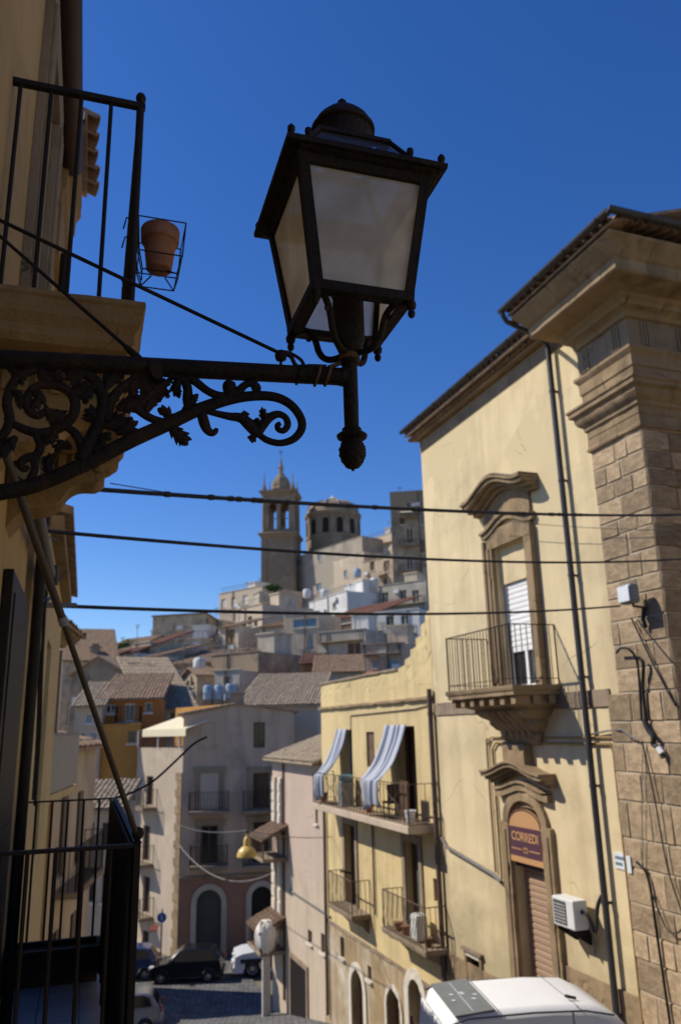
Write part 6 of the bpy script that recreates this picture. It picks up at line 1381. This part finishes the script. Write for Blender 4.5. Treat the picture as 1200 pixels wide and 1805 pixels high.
hh('hill_house', 'tall tan block in front of the bell tower foot with one small window', 415, 462, 1070, 1195, 112, 'tan_plaster', [(430, 1125, 438, 1142), (448, 1090, 454, 1104)], -50, 9, 'flat')
hh('hill_house', 'brown walled house at the right of the tall tan block', 458, 512, 1062, 1120, 118, 'rubble_plaster', [(470, 1084, 478, 1098)], 25, 8, 'flat')
hh('hill_house', 'small house with an ochre shutter wall left of the tan block', 385, 420, 1105, 1160, 102, 'tan_plaster', [(397, 1110, 414, 1148)], -35, 7, 'shed', pane='ochre_wood')
hh('hill_house', 'grey dark house against the right end of the ruined block', 352, 392, 1096, 1165, 116, 'grey_plaster', [(366, 1130, 374, 1146)], -30, 8, 'flat')
hh('hill_house', 'stained grey house with many small openings below the brown walled house', 458, 502, 1105, 1195, 98, 'grey_plaster', [(474, 1120, 484, 1134), (462, 1165, 472, 1186), (476, 1162, 486, 1188), (489, 1162, 497, 1184)], -22, 7, 'shed', balc=[(460, 500, 1190)])
hh('hill_house', 'cream house with a band of blue glazing at its top floor', 500, 562, 1080, 1175, 95, 'beige_plaster', [(516, 1090, 558, 1106), (540, 1126, 552, 1146)], -22, 7, 'flat', pane='window_blue')
hh('hill_house', 'low white terrace wall under the house with blue glazing', 503, 556, 1160, 1200, 84, 'white_plaster', [(512, 1170, 520, 1184)], -20, 5, 'flat')
hh('hill_house', 'bright white rendered house below the church nave wall', 545, 612, 1052, 1100, 122, 'white_plaster', [(586, 1062, 592, 1072)], -60, 8, 'flat')
hh('hill_house', 'white cube house standing higher beside the bright white house', 606, 640, 1030, 1075, 124, 'white_plaster', [(614, 1055, 622, 1066)], -45, 6, 'flat')
hh('hill_house', 'house under a long rust red awning roof in mid slope', 560, 672, 1088, 1125, 104, 'tan_plaster', [(566, 1098, 580, 1112), (600, 1098, 640, 1114)], -50, 7, 'shed', 'red_roof_tile', rise=.35)
hh('hill_house', 'grey house with a wide concrete terrace below the rust red roof', 562, 645, 1112, 1180, 92, 'grey_plaster', [(570, 1150, 582, 1178), (612, 1132, 636, 1175), (590, 1152, 600, 1176)], -28, 7, 'flat', balc=[(564, 640, 1130)])
hh('hill_house', 'small rust coloured shed beside the yellow parapet', 532, 562, 1170, 1215, 74, 'rust_plaster', [(540, 1188, 550, 1206)], 0, 5, 'shed', 'red_roof_tile')
hh('hill_house', 'house with ochre roof slope just above the yellow parapet', 556, 640, 1185, 1230, 66, 'tan_plaster', [(566, 1196, 576, 1214)], 0, 6, 'shed', 'roof_tile', rise=.3)
hh('hill_house', 'pinkish grey house with a blue window above the stepped parapet', 638, 712, 1135, 1200, 80, 'taupe_plaster', [(656, 1165, 664, 1178), (684, 1160, 700, 1178)], -20, 7, 'flat', pane='window_blue', balc=[(642, 706, 1152)])
hh('hill_house', 'white balconied house half hidden by the cream palazzo', 636, 740, 1078, 1150, 96, 'white_plaster', [(650, 1090, 664, 1118), (680, 1085, 694, 1110), (706, 1084, 720, 1110)], -30, 7, 'flat', balc=[(640, 735, 1120)])
hh('hill_house', 'grey terraced house with railings left of the tall corner tower house', 636, 752, 1030, 1090, 118, 'grey_plaster', [(650, 1045, 662, 1066), (672, 1044, 684, 1062), (704, 1040, 716, 1062), (726, 1040, 738, 1062)], -35, 8, 'flat', balc=[(640, 750, 1068)])
hh('hill_house', 'brown house with dark windows below the tall corner tower house', 640, 760, 978, 1040, 136, 'rubble_plaster', [(652, 990, 660, 1006), (676, 988, 686, 1008), (700, 992, 710, 1010), (724, 992, 734, 1012)], -45, 9, 'flat')
hh('tower_house', 'tall grey corner tower house with stacked balconies at the hill top right', 690, 762, 866, 1030, 128, 'dark_plaster', [(716, 884, 728, 905), (716, 930, 728, 958), (716, 978, 728, 1004), (740, 900, 748, 925), (740, 950, 748, 975)], -7, 9, 'flat', balc=[(706, 740, 912), (704, 742, 962), (704, 742, 1006)])
hh('hill_house', 'sandy wall building between the church nave and the tower house', 636, 700, 946, 1000, 150, 'tan_plaster', [(650, 970, 656, 982), (672, 966, 680, 982)], -55, 9, 'flat')
hh('hill_house', 'small bright white hut on the roof left of the tower house', 678, 694, 930, 950, 148, 'white_plaster', [], -40, 4, 'flat')
mb = MB(ruf); rg = random.Random(3); _f, r0, r1, _z, rz = at_house(268, 362, 1098, 1180, 112, -12)
x = r0
while x < r1-.3:                                  # broken crest of the ruin
    w_ = rg.uniform(.4, 1.1); mb.box(x, min(x+w_, r1), -.9, -.02, rz-.2, rz+.25+rg.uniform(0, 1.3)*(.3+.7*math.sin(math.pi*(x-r0)/(r1-r0)))); x += w_
mb.build('broken_crest', 'dark_plaster', ruin)
rows = (('left slope top row', 236, 392, 1112, 118, 7, -8), ('left slope second row', 208, 400, 1140, 104, 8, -6), ('left slope third row', 190, 400, 1166, 92, 9, -4), ('left slope lowest row', 176, 372, 1192, 80, 8, 0), ('row under church wall', 470, 640, 1070, 128, 7, -14), ('row above yellow parapet', 500, 660, 1128, 100, 6, -6))
WM = (('tan_plaster', 'tan'), ('beige_plaster', 'beige'), ('grey_plaster', 'grey brown'), ('white_plaster', 'white'), ('rubble_plaster', 'rubble stone'), ('pink_plaster', 'pinkish')); ORD = ('first', 'second', 'third', 'fourth', 'fifth', 'sixth', 'seventh', 'eighth', 'ninth')
rg = random.Random(21)
for (rn, ua, ub_, v0, yy, cnt, tilt) in rows:
    stp = (ub_-ua)/cnt
    for i in range(cnt):
        uc = ua+(i+.5)*stp; hwid = stp*rg.uniform(.36, .62); vt = v0+tilt*(i-cnt/2)*.8+rg.uniform(-9, 9); m_, cn_ = WM[rg.choice((0, 0, 1, 1, 2, 2, 3, 4, 4, 5))]
        rk = rg.choice(('flat', 'flat', 'shed', 'gable', 'gable_front')); hw_ = rg.uniform(24, 40)
        ws_ = [(uc-hwid*.5, vt+8, uc-hwid*.5+4.5, vt+8+rg.choice((8, 11))), (uc+hwid*.25, vt+9, uc+hwid*.25+4.5, vt+17)] if hwid > 8 else [(uc-2, vt+8, uc+3, vt+17)]
        hh('slope_house', 'small %s %s house, %s from left, %s' % (cn_, {'flat': 'flat-roofed', 'shed': 'lean-to roofed', 'gable': 'gabled', 'gable_front': 'gable-fronted'}[rk], ORD[i], rn), uc-hwid, uc+hwid, vt, vt+hw_, yy+rg.uniform(-4, 4), m_, ws_, rg.uniform(-60, -25), rg.uniform(5, 8), rk, rg.choice(('roof_tile', 'pale_roof_tile')), rise=rg.uniform(.18, .3), group='small houses crowding the slope')
# roof chimneys, tanks on the hill
def chimney(u, v, y, w, h, label, m='dark_plaster'):
    q = ony(u, v, y); t = thing('chimney', label, 'chimney', (q.x, q.y, q.z), 0, 'chimneys on the left skyline')
    MB().box(q.x-w, q.x+w, q.y-w, q.y+w, q.z-2.5, q.z+h).build('stack', m, t); MB().box(q.x-w*1.25, q.x+w*1.25, q.y-w*1.25, q.y+w*1.25, q.z+h, q.z+h+.15).build('cap', m, t)
    MB().box(q.x-w*.7, q.x+w*.7, q.y-w*.7, q.y+w*.7, q.z+h+.15, q.z+h+.45).build('pot', 'terracotta', t)
chimney(124, 1150, 84, .45, .9, 'leftmost square chimney on the left skyline'); chimney(152, 1160, 90, .45, .6, 'middle chimney on the left skyline'); chimney(168, 1160, 82, .4, 1.0, 'right dark chimney standing before the pale roof')
for i, (u, v, y) in enumerate(((216, 1205, 64), (228, 1203, 64), (240, 1202, 64), (252, 1201, 64), (352, 1172, 80), (541, 1046, 128), (572, 1046, 128), (630, 1010, 130), (660, 1026, 125))):
    q = ony(u, v, y); s_ = .35 if y < 70 else .65
    t = thing('water_tank', ['first pale water tank from the left above the orange house', 'second pale water tank above the orange house', 'third pale water tank above the orange house', 'fourth pale water tank above the orange house', 'white water tank on the dark railing house', 'left pale tank before the church nave wall', 'right pale tank before the church nave wall', 'blue tank on top of the white cube house', 'white tank on the grey terraced house'][i], 'water tank', (q.x, q.y, q.z-s_))
    MB().lathe((q.x, q.y), [(s_*.9, q.z-s_*1.1), (s_*.95, q.z-s_*.8), (s_, q.z-s_*.7), (s_, q.z+s_*.7), (s_*.8, q.z+s_), (s_*.3, q.z+s_*1.15)], 14).build('tank', 'water_tank_blue' if i in (7, 2) else 'white_plaster', t, 40)
    MB().lathe((q.x, q.y), [(s_*.25, q.z+s_*1.1), (s_*.27, q.z+s_*1.3), (s_*.1, q.z+s_*1.32)], 10).build('lid', 'trim_black', t)

# ------------------------------------------------------------------ church on the hill top
YC = 165.
K_ = YC/1390.
ct = ony(496, 1000, YC); TF = Frame((ct.x, ct.y), 180-6)
tw = thing('bell_tower', 'stone bell tower with arched belfry, pinnacles and spired cupola on the hill', 'tower', (ct.x, ct.y, 20), TF.h)
def vz(v, u=497): return ony(u, v, YC).z
hw = 3.45                                       # half width of the shaft
z_a, z_b, z_c, z_d = 15., vz(950), vz(948), vz(878)
MB(TF).box(-hw, hw, -hw, hw, z_a, z_b).build('shaft', 'church_stone', tw)
for i in range(4):
    f = Frame((ct.x, ct.y), 180-6+90*i)
    MB(f).box(-hw+.5, hw-.5, hw, hw+.12, z_a+8, z_b-1.4).build('panel', 'church_stone', tw)
    for s_ in (-1, 1): MB(f).box(s_*(hw-.55)-.45, s_*(hw-.55)+.45, hw+.0, hw+.25, z_a, z_b).build('buttress', 'church_stone', tw)
sq = lambda h: [(-h, -h), (-h, h), (h, h), (h, -h), (-h, -h)]
MB(TF).sweep(sq(hw), [(0, z_b-.5), (.35, z_b-.3), (.5, z_b), (.75, z_b+.15), (.8, z_b+.5), (.2, z_b+.75), (0, z_b+.75)]).build('cornice', 'church_stone', tw)
# belfry: two arched openings to a side, so that the sky shows through
bh = 3.2; zb0, zb1 = z_b+.7, z_d
ow, oc = .88, 1.30; zsp = zb0+(zb1-zb0)*.68
for sx in (-1, 1):
    for sy in (-1, 1):
        MB(TF).box(*sorted((sx*(oc+ow), sx*bh)), *sorted((sy*(oc+ow), sy*bh)), zb0, zb1).build('pier', 'church_stone', tw)
        c = (sx*(bh+.02), sy*(bh+.02))
        MB(TF).lathe(c, [(.42, zb0), (.42, zb0+.4), (.32, zb0+.5), (.29, zb1-.6), (.42, zb1-.45), (.45, zb1)], 12).build('column', 'church_stone', tw, 40)
for i in range(4):
    f = Frame((ct.x, ct.y), 180-6+90*i)
    MB(f).box(-(oc-ow), oc-ow, bh-.9, bh, zb0, zb1).build('pier', 'church_stone', tw)
    MB(f).box(-.28, .28, bh, bh+.2, zb0, zb1).build('pilaster', 'church_stone', tw)
    for cc in (-oc, oc):
        mb = MB(f); kk = 10
        for j in range(kk):
            w0, w1 = math.pi*j/kk, math.pi*(j+1)/kk
            p = [(cc+ow*math.cos(w), zsp+ow*math.sin(w)) for w in (w0, w1)]
            mb.hexa([(p[1][0], bh-.7, p[1][1]), (p[0][0], bh-.7, p[0][1]), (p[0][0], bh-.01, p[0][1]), (p[1][0], bh-.01, p[1][1]), (p[1][0], bh-.7, zb1), (p[0][0], bh-.7, zb1), (p[0][0], bh-.01, zb1), (p[1][0], bh-.01, zb1)])
        mb.build('arch', 'church_stone', tw)
        arch_ring(f, tw, cc-ow, cc+ow, zsp, zsp+ow, .2, bh-.02, bh+.12, 'church_stone', 'archivolt')
        MB(f).box(cc-ow, cc+ow, bh-.35, bh-.1, zb0, zb0+.8).build('balustrade', 'church_stone', tw)
        MB(f).tube([(cc-ow, bh-.3, zb0+(zb1-zb0)*.55), (cc+ow, bh-.3, zb0+(zb1-zb0)*.55)], .08, 6).build('tie_bar', 'dark_iron', tw)
be = MB(TF).lathe((0, 0), [(.62, zb0+2.6), (.58, zb0+2.7), (.42, zb0+3.2), (.36, zb0+3.7), (.2, zb0+3.9), (.06, zb0+3.95), (.05, zb1)], 16).build('bell', 'bell_bronze', tw, 40)
MB(TF).sweep(sq(bh), [(0, zb1-.3), (.3, zb1-.2), (.35, zb1+.1), (.8, zb1+.35), (.9, zb1+.75), (.3, zb1+.9), (0, zb1+.9)]).build('upper_cornice', 'church_stone', tw)
MB(TF).box(-bh, bh, -bh, bh, zb1, zb1+.9).build('upper_cornice', 'church_stone', tw)
zc0 = zb1+.9; zc1 = vz(838)
for sx in (-1, 1):
    for sy in (-1, 1):
        c = (sx*(bh-.1), sy*(bh-.1)); zt = vz(838)
        MB(TF).lathe(c, [(.5, zc0), (.5, zc0+.6), (.3, zc0+.75), (.38, zc0+1.0), (.2, zc0+1.4), (.12, zc0+2.6), (.03, zt)], 8).build('pinnacle', 'church_stone', tw)
h_ = zc1-zc0
MB(TF).lathe((0, 0), [(2.1, zc0), (2.1, zc0+h_*.18), (2.25, zc0+h_*.22), (2.05, zc0+h_*.3), (2.1, zc0+h_*.45), (1.95, zc0+h_*.62), (1.55, zc0+h_*.8), (1.0, zc0+h_*.95), (.75, zc1+.1), (.8, zc1+.3), (.45, zc1+.5), (.5, zc1+1.6), (.7, zc1+1.75), (.45, zc1+2.0), (.22, vz(815)), (.3, vz(813)), (.1, vz(811)), (.05, vz(800))], 8).build('cupola', 'church_stone', tw)
MB(TF).box(-.05, .05, -.05, .05, vz(804), vz(792)).box(-.45, .45, -.05, .05, vz(798), vz(797)).build('cross', 'dark_iron', tw)
# dome
dc = ony(587, 930, YC+6); DK = (YC+6)/1390.
dm = thing('church_dome', 'broad round domed drum with arched windows beside the bell tower', 'dome', (dc.x, dc.y, 20))
def dz(v): return ony(587, v, YC+6).z
rd = 50*DK
zd0, zd1 = 20., dz(912)
MB().lathe((dc.x, dc.y), [(rd*.97, zd0), (rd*.97, dz(955)), (rd*1.0, dz(954)), (rd, dz(950)), (rd*.94, dz(948)), (rd*.94, dz(918)), (rd*.98, dz(917)), (rd*1.03, dz(914)), (rd*1.04, dz(911)), (rd*.97, dz(909)), (rd*.95, dz(903)), (rd*.86, dz(896)), (rd*.70, dz(891)), (rd*.45, dz(887.5)), (rd*.2, dz(886.5))], 40).build('drum', 'church_stone', dm, 30)
for i in range(12):
    w = 2*math.pi*i/12 + .26; f = Frame((dc.x, dc.y), math.degrees(w)-90)
    r_ = rd*.94
    MB(f).box(-.75, .75, r_-.4, r_+.04, dz(950), dz(928)).build('window', 'dark_wood', dm)
    V = [(.75*math.cos(math.pi*j/8), r_-.4, dz(928)+.75*math.sin(math.pi*j/8)) for j in range(9)]; MB(f).prism(V, (0, .44, 0)).build('window', 'dark_wood', dm)
    arch_ring(f, dm, -.75, .75, dz(928), dz(928)+.75, .3, r_-.15, r_+.22, 'church_stone', 'archivolt', 8)
    for s_ in (-1, 1): MB(f).box(s_*.9-.15, s_*.9+.15, r_-.15, r_+.22, dz(950), dz(928)).build('jamb', 'church_stone', dm)
    f2 = Frame((dc.x, dc.y), math.degrees(w)+15-90); MB(f2).box(-.45, .45, r_-.3, r_+.3, dz(949), dz(918)).build('pilaster', 'church_stone', dm)
    MB(f).tube(smoothline([(0, rd*.95, dz(904)), (0, rd*.86, dz(895.5)), (0, rd*.70, dz(890.5)), (0, rd*.4, dz(886.7))], 3), .22, 6).build('rib', 'church_stone', dm)
MB().lathe((dc.x, dc.y), [(rd*.3, dz(888)), (rd*.3, dz(886)), (.9, dz(885)), (.8, dz(881)), (1.1, dz(880)), (.6, dz(878)), (.25, dz(876)), (.05, dz(872))], 12).build('lantern', 'pale_stone', dm, 30)
# nave
def church_block(name, label, u0, u1, vt, vb, y, m, rects, yaw, depth, slope=None, roof='flat', pane='window_blue'):
    fr, a0, a1, z0, z1 = at_house(u0, u1, vt, vb, y, yaw)
    ws = [fr.rect(*r) for r in rects]
    return house(name, label, fr, a0, a1, z0, z1, depth, m, ws, roof, 'roof_tile', 'white_paint', pane, group=None), fr
church_block('church_nave', 'long grey church wall with tall windows below dome and bell tower', 506, 640, 966, 1060, 156, 'church_wall', [(522, 985, 530, 1000), (560, 976, 566, 990), (523, 1036, 530, 1050), (558, 1028, 566, 1042), (590, 1000, 597, 1016), (612, 990, 619, 1006)], -53, 12)
church_block('sacristy', 'tan patched wall at the right end of the church', 588, 642, 980, 1040, 148, 'tan_plaster', [(606, 1005, 612, 1018)], -53, 6)
q = ony(356, 1130, 100)
# a small tree on the skyline
def tree(label, u, v, y, h, rad):
    q = ony(u, v, y); t = thing('tree', label, 'tree', (q.x, q.y, q.z-h))
    MB().tube([(q.x, q.y, q.z-h), (q.x+.1, q.y, q.z-h*.4), (q.x+.2, q.y, q.z+.1)], [.25, .18, .08], 8).build('trunk', 'bark', t, 50)
    mb = MB(); r = random.Random(5)
    for i in range(900):
        th, ph_ = r.uniform(0, 6.28), math.acos(r.uniform(-1, 1)); rr = rad*(r.random()**.4)*(1+.3*math.sin(th*3+ph_*4))
        c = Vector((q.x+rr*math.sin(ph_)*math.cos(th)*1.5, q.y+rr*math.sin(ph_)*math.sin(th), q.z+rr*math.cos(ph_)*.8))
        a = Vector((r.uniform(-1, 1), r.uniform(-1, 1), r.uniform(-1, 1))).normalized()*.16; b = a.orthogonal().normalized()*.1
        mb.add([tuple(c-a), tuple(c+b), tuple(c+a), tuple(c-b)], [(0, 1, 2, 3)])
    mb.build('crown', 'foliage', t)
tree('small green tree on the skyline above the white house', 227, 1142, 99, 5, 1.1)
tree('tiny dark green tree at the foot of the bell tower', 482, 1036, 132, 3, .9)
# ------------------------------------------------------------------ vehicles
def wheel(fr, parent, a, n, z, r, w, out):
    t = []
    def disc(prof, name, m, par):
        V = []; F = []; k = 20; q = len(prof)
        for rr, off in prof:
            for i in range(k): an = 2*math.pi*i/k; V.append((a+rr*math.cos(an), n+out*off, z+rr*math.sin(an)))
        F = [(j*k+i, j*k+(i+1) % k, (j+1)*k+(i+1) % k, (j+1)*k+i) for j in range(q-1) for i in range(k)] + [tuple(range(k)), tuple(range((q-1)*k, q*k))]
        return MB(fr).add(V, F).build(name, m, par, 40)
    ty = disc([(r*.7, -w), (r*.95, -w), (r, -w*.8), (r, -w*.1), (r*.95, 0), (r*.66, .0), (r*.64, -.02)], 'wheel', 'rubber', parent)
    disc([(r*.64, -.03), (r*.62, -.005), (r*.5, -.035), (r*.2, -.01), (r*.12, .0), (r*.05, .0)], 'rim', 'hub_metal', ty)
def car(name, label, cat, pos, heading, L, W, H, paint, belt, low, green, wr=.30, wpos=(.19, .80), group=None, van=False, gw=.80, lamp_front=True):
    # side view along s (0 = nose, L = tail); low: list of (s,z) over the top of the body below the windows; green: (s,z) outline of the cabin
    fr = Frame((pos[0], pos[1]), heading); z0 = pos[2]
    t = thing(name, label, cat, fr.pt(L/2, 0, z0), fr.h, group)
    hw = W/2
    def arch(c, k=8): return [(c+wr*1.18*math.cos(math.pi*i/k), z0+wr+wr*1.18*math.sin(math.pi*i/k)*.96) for i in range(k+1)]
    under = [(L-.06, z0+.24)] + [(L*wpos[1]+wr*1.18, z0+.2)] + [p for p in arch(L*wpos[1]) if p[1] > z0+.2] + [(L*wpos[1]-wr*1.18, z0+.2), (L*wpos[0]+wr*1.18, z0+.2)] + [p for p in arch(L*wpos[0]) if p[1] > z0+.2] + [(L*wpos[0]-wr*1.18, z0+.2), (.05, z0+.24)]
    prof = [(a, z0+z) for a, z in low] + under
    k = len(prof); V = []; rows = ((-hw+.09, .96), (-hw, 1.), (hw, 1.), (hw-.09, .96))
    rows = [(-hw+.10, 1.0, .03), (-hw+.02, .985, 0), (hw-.02, .985, 0), (hw-.10, 1.0, .03)]
    for n, q, dzz in rows:
        for a, z in prof: V.append((L/2+(a-L/2)*(.985 if dzz == 0 else 1), n, z+(0 if z < z0+.5 else (dzz-.03))))
    F = [tuple(range(k))[::-1], tuple(range(3*k, 4*k))] + [(j*k+i, j*k+(i+1) % k, (j+1)*k+(i+1) % k, (j+1)*k+i) for j in range(3) for i in range(k)]
    MB(fr).add(V, F).build('body', paint, t, 35, bevel=.03)
    # cabin shell with tumblehome
    g = [(a, z0+z) for a, z in green]; k = len(g); zb = min(z for _, z in g); zt = max(z for _, z in g)
    def nw(z): return hw-.05-(hw-.05)*(1-gw)*((z-zb)/(zt-zb))**1.2
    V = [(a, -nw(z), z) for a, z in g] + [(a, nw(z), z) for a, z in g]
    MB(fr).add(V, [tuple(range(k))[::-1], tuple(range(k, 2*k))] + [(i, (i+1) % k, k+(i+1) % k, k+i) for i in range(k)]).build('cabin', paint, t, 30, bevel=.10 if van else .06)
    def glass(name, quad): # quad of (a,z) on both flanks
        for sg in (-1, 1):
            V = [(a, sg*(nw(z0+z)+.004), z0+z) for a, z in quad] + [(a, sg*(nw(z0+z)-.03), z0+z) for a, z in quad]; m = len(quad)
            MB(fr).add(V, [tuple(range(m)), tuple(range(m, 2*m))[::-1]] + [(i, (i+1) % m, m+(i+1) % m, m+i) for i in range(m)]).build(name, 'car_glass', t)
    def cross(name, p, q, m='car_glass', inset=.09, lift=.012):
        (a0, z0_), (a1, z1_) = p, q; d = Vector((a1-a0, z1_-z0_)).normalized(); nn = Vector((-d.y, d.x))*lift
        b0, b1 = nw(z0+z0_)-inset, nw(z0+z1_)-inset
        if nn.y < 0 and abs(nn.y) > abs(nn.x): nn = -nn
        V = []
        for sgn in (1, -1):
            V += [(a0+nn.x*sgn, -b0, z0+z0_+nn.y*sgn), (a0+nn.x*sgn, b0, z0+z0_+nn.y*sgn), (a1+nn.x*sgn, b1, z0+z1_+nn.y*sgn), (a1+nn.x*sgn, -b1, z0+z1_+nn.y*sgn)]
        return MB(fr).hexa(V).build(name, m, t)
    for wp in wpos:
        for sg in (-1, 1): wheel(fr, t, L*wp, sg*(hw-.03), z0+wr, wr, .2, sg)
    for sg in (-1, 1):
        MB(fr).box(-.015 if lamp_front else 0, .22, sg*(hw-.30)-.17, sg*(hw-.30)+.17, z0+.60, z0+.74).build('headlight', 'lamp_clear', t, bevel=.03)
        MB(fr).box(L-.06, L+.012, sg*(hw-.16)-.09, sg*(hw-.16)+.09, z0+(.75 if not van else .85), z0+(.98 if not van else 1.25)).build('tail_light', 'lamp_red', t, bevel=.02)
        ma = green[0][0]+.28; MB(fr).box(ma, ma+.12, sg*(hw+.02)-.1, sg*(hw+.02)+.1, z0+belt+.02, z0+belt+.17).build('mirror', 'trim_black' if van else paint, t, bevel=.03)
    for a0, a1 in ((-.05, .16), (L-.16, L+.05)): MB(fr).box(a0, a1, -hw+.06, hw-.06, z0+.25, z0+.48).build('bumper', 'trim_black' if van else paint, t, bevel=.05)
    MB(fr).box(L+.05, L+.06, -.26, .26, z0+.33, z0+.44).build('number_plate', 'plaque_white', t); MB(fr).box(-.062, -.052, -.26, .26, z0+.33, z0+.44).build('number_plate', 'plaque_white', t)
    return t, fr, glass, cross, nw, z0
HB_LOW = [(.02, .55), (.06, .72), (.55, .86), (.95, .93), (3.35, .98), (3.55, .95), (3.6, .6)]
HB_GRN = [(.85, .90), (1.45, 1.42), (1.75, 1.50), (2.9, 1.48), (3.2, 1.40), (3.52, .93)]
def hatch(name, label, pos, heading, paint):
    t, fr, gl, cr_, nw, z0 = car(name, label, 'car', pos, heading, 3.65, 1.62, 1.5, paint, .92, HB_LOW, HB_GRN, .29, (.17, .81), gw=.76)
    gl('side_window', [(1.20, .97), (1.58, 1.38), (2.05, 1.42), (2.05, .97)]); gl('side_window', [(2.12, .97), (2.12, 1.42), (2.85, 1.40), (3.1, 1.30), (3.22, .99)])
    cr_('windscreen', (.93, .97), (1.44, 1.41)); cr_('rear_window', (3.47, 1.02), (3.23, 1.36))
    return t, fr
zc = -11.1
q = onz(400, 1737, zc)
# side-on black hatchback, nose to the left
hatch('parked_car', 'glossy black hatchback parked across the end of the street', (onz(283, 1737, zc).x-.75, onz(340, 1733, zc).y+.6, zc), 2, 'car_black')[0].scale = (.93, .93, .93)
q = onz(262, 1722, zc); hatch('parked_car', 'dark blue car with a red tail light, half hidden behind the balcony screen', (q.x-3.0, q.y-.2, zc), 8, 'car_blue')[0].scale = (.9, .9, .9)
q = onz(283, 1792, -10.6); hatch('parked_car', 'silver grey hatchback in front of the blue car at lower left', (q.x-3.5, q.y+.2, gz(q.x-1, q.y+.2)-.12), 10, 'car_silver')[0].scale = (.9, .9, .9)
# white pickup-like off-roader with dark lower doors, nose to the left
OL = [(.0, .55), (.05, .92), (.4, 1.04), (1.25, 1.12), (4.1, 1.14), (4.3, 1.1), (4.32, .6)]
OG = [(1.15, 1.08), (1.75, 1.66), (2.05, 1.74), (3.9, 1.72), (4.12, 1.6), (4.26, 1.1)]
q = onz(408, 1722, zc)
t, fr, gl, cr_, nw, z0 = car('parked_car', 'white off-roader with dark doors, nose poking out from the pink house', 'car', (q.x, q.y+.5, zc), 10, 4.35, 1.8, 1.75, 'car_white', 1.1, OL, OG, .37, (.2, .79), gw=.80)
gl('side_window', [(1.55, 1.17), (1.95, 1.60), (2.55, 1.64), (2.55, 1.17)]); gl('side_window', [(2.65, 1.17), (2.65, 1.64), (3.7, 1.62), (3.9, 1.2)]); cr_('windscreen', (1.25, 1.15), (1.74, 1.63))
for sg in (-1, 1): MB(fr).box(1.35, 3.1, sg*.885-.012, sg*.885+.012, zc+.40, zc+.88).build('door_panel', 'trim_black', t, bevel=.02); 
for sg in (-1, 1): MB(fr).box(.3, 1.28, sg*.89-.02, sg*.89+.02, zc+.62, zc+.80).build('wheel_arch_trim', 'trim_black', t, bevel=.02)
# white van in front of the palazzo, tail to the left, nose to the right
h = 3.86
pr = [onz(767, 1733, -h), onz(820, 1783, -h), onz(985, 1720, -h), onz(1050, 1764, -h)]
rear = (pr[0]+pr[1])/2; front = (pr[2]+pr[3])/2; dv = (front-rear); hd_ = math.degrees(math.atan2(dv.y, dv.x))
VL = 3.95; base = -h-1.90
nose = rear + dv.normalized()*(VL-.30)
VLOW = [(.0, .50), (.03, .78), (.25, .92), (.95, 1.06), (3.8, 1.08), (3.93, 1.05), (3.95, .55)]
VGRN = [(.85, 1.02), (1.42, 1.62), (1.72, 1.76), (2.3, 1.80), (3.4, 1.79), (3.72, 1.74), (3.88, 1.05)]
t, fr, gl, cr_, nw, z0 = car('white_van', 'white panel van with a grey patch on its roof in front of the palazzo', 'van', (nose.x, nose.y, base), hd_+180, VL, 1.74, 1.8, 'van_white', 1.08, VLOW, VGRN, .31, (.18, .82), van=True, gw=.86); t.scale = (1.06, 1.06, 1.06)
gl('side_window', [(1.28, 1.14), (1.62, 1.50), (1.85, 1.56), (2.0, 1.56), (2.0, 1.14)]); cr_('windscreen', (.96, 1.13), (1.42, 1.60))
cr_('roof_patch', (3.12, 1.80), (3.66, 1.757), 'van_grey', .02, .012)
for i in range(6): a = 3.2+rnd.random()*.36; n = rnd.uniform(-.5, .4); zz = z0+1.8165-(a-3.12)*.0796; MB(fr).prism([(a+.035*math.cos(w)*rnd.uniform(.6, 1.2), n+.03*math.sin(w), zz) for w in [2*math.pi*k/7 for k in range(7)]], (0, 0, .003)).build('dropping', 'cloth_white', t)
for a, zz in ((1.98, 1.778), (3.08, 1.797)): MB(fr).box(a-.006, a+.006, -.70, .70, z0+zz-.01, z0+zz+.0035).build('roof_seam', 'van_grey', t)
for sg in (-1, 1): MB(fr).tube([(1.5, sg*.745, z0+1.66), (1.9, sg*.745, z0+1.735), (2.6, sg*.745, z0+1.755), (3.5, sg*.745, z0+1.74), (3.74, sg*.745, z0+1.68)], .012, 6).build('roof_gutter', 'trim_black', t, 60)
MB(fr).box(2.35, 3.55, -.86, .86, z0+.5, z0+.56).build('rub_strip', 'trim_black', t, bevel=.01)
for n0, n1 in ((-.70, -.03), (.03, .70)):
    d = MB(fr).hexa([(3.945, n0, z0+.6), (3.945, n1, z0+.6), (3.965, n1, z0+.6), (3.965, n0, z0+.6), (3.80, n0*.88, z0+1.62), (3.80, n1*.88, z0+1.62), (3.83, n1*.88, z0+1.62), (3.83, n0*.88, z0+1.62)]).build('rear_door', 'van_white', t, bevel=.015)
MB(fr).box(3.79, 3.83, -.62, -.50, z0+1.50, z0+1.58).build('brake_light', 'lamp_red', t, bevel=.01)
for sg in (-1, 1): MB(fr).box(3.93, 3.97, sg*.80-.05, sg*.80+.05, z0+.85, z0+1.35).build('tail_lamp', 'lamp_red', t, bevel=.02)
MB(fr).tube([(1.9, .45, z0+1.80), (2.05, .45, z0+1.84)], .02, 6).build('aerial_base', 'trim_black', t)
gl('door_seam', [(2.06, .62+.45), (2.06, 1.72), (2.075, 1.72), (2.075, 1.07)])
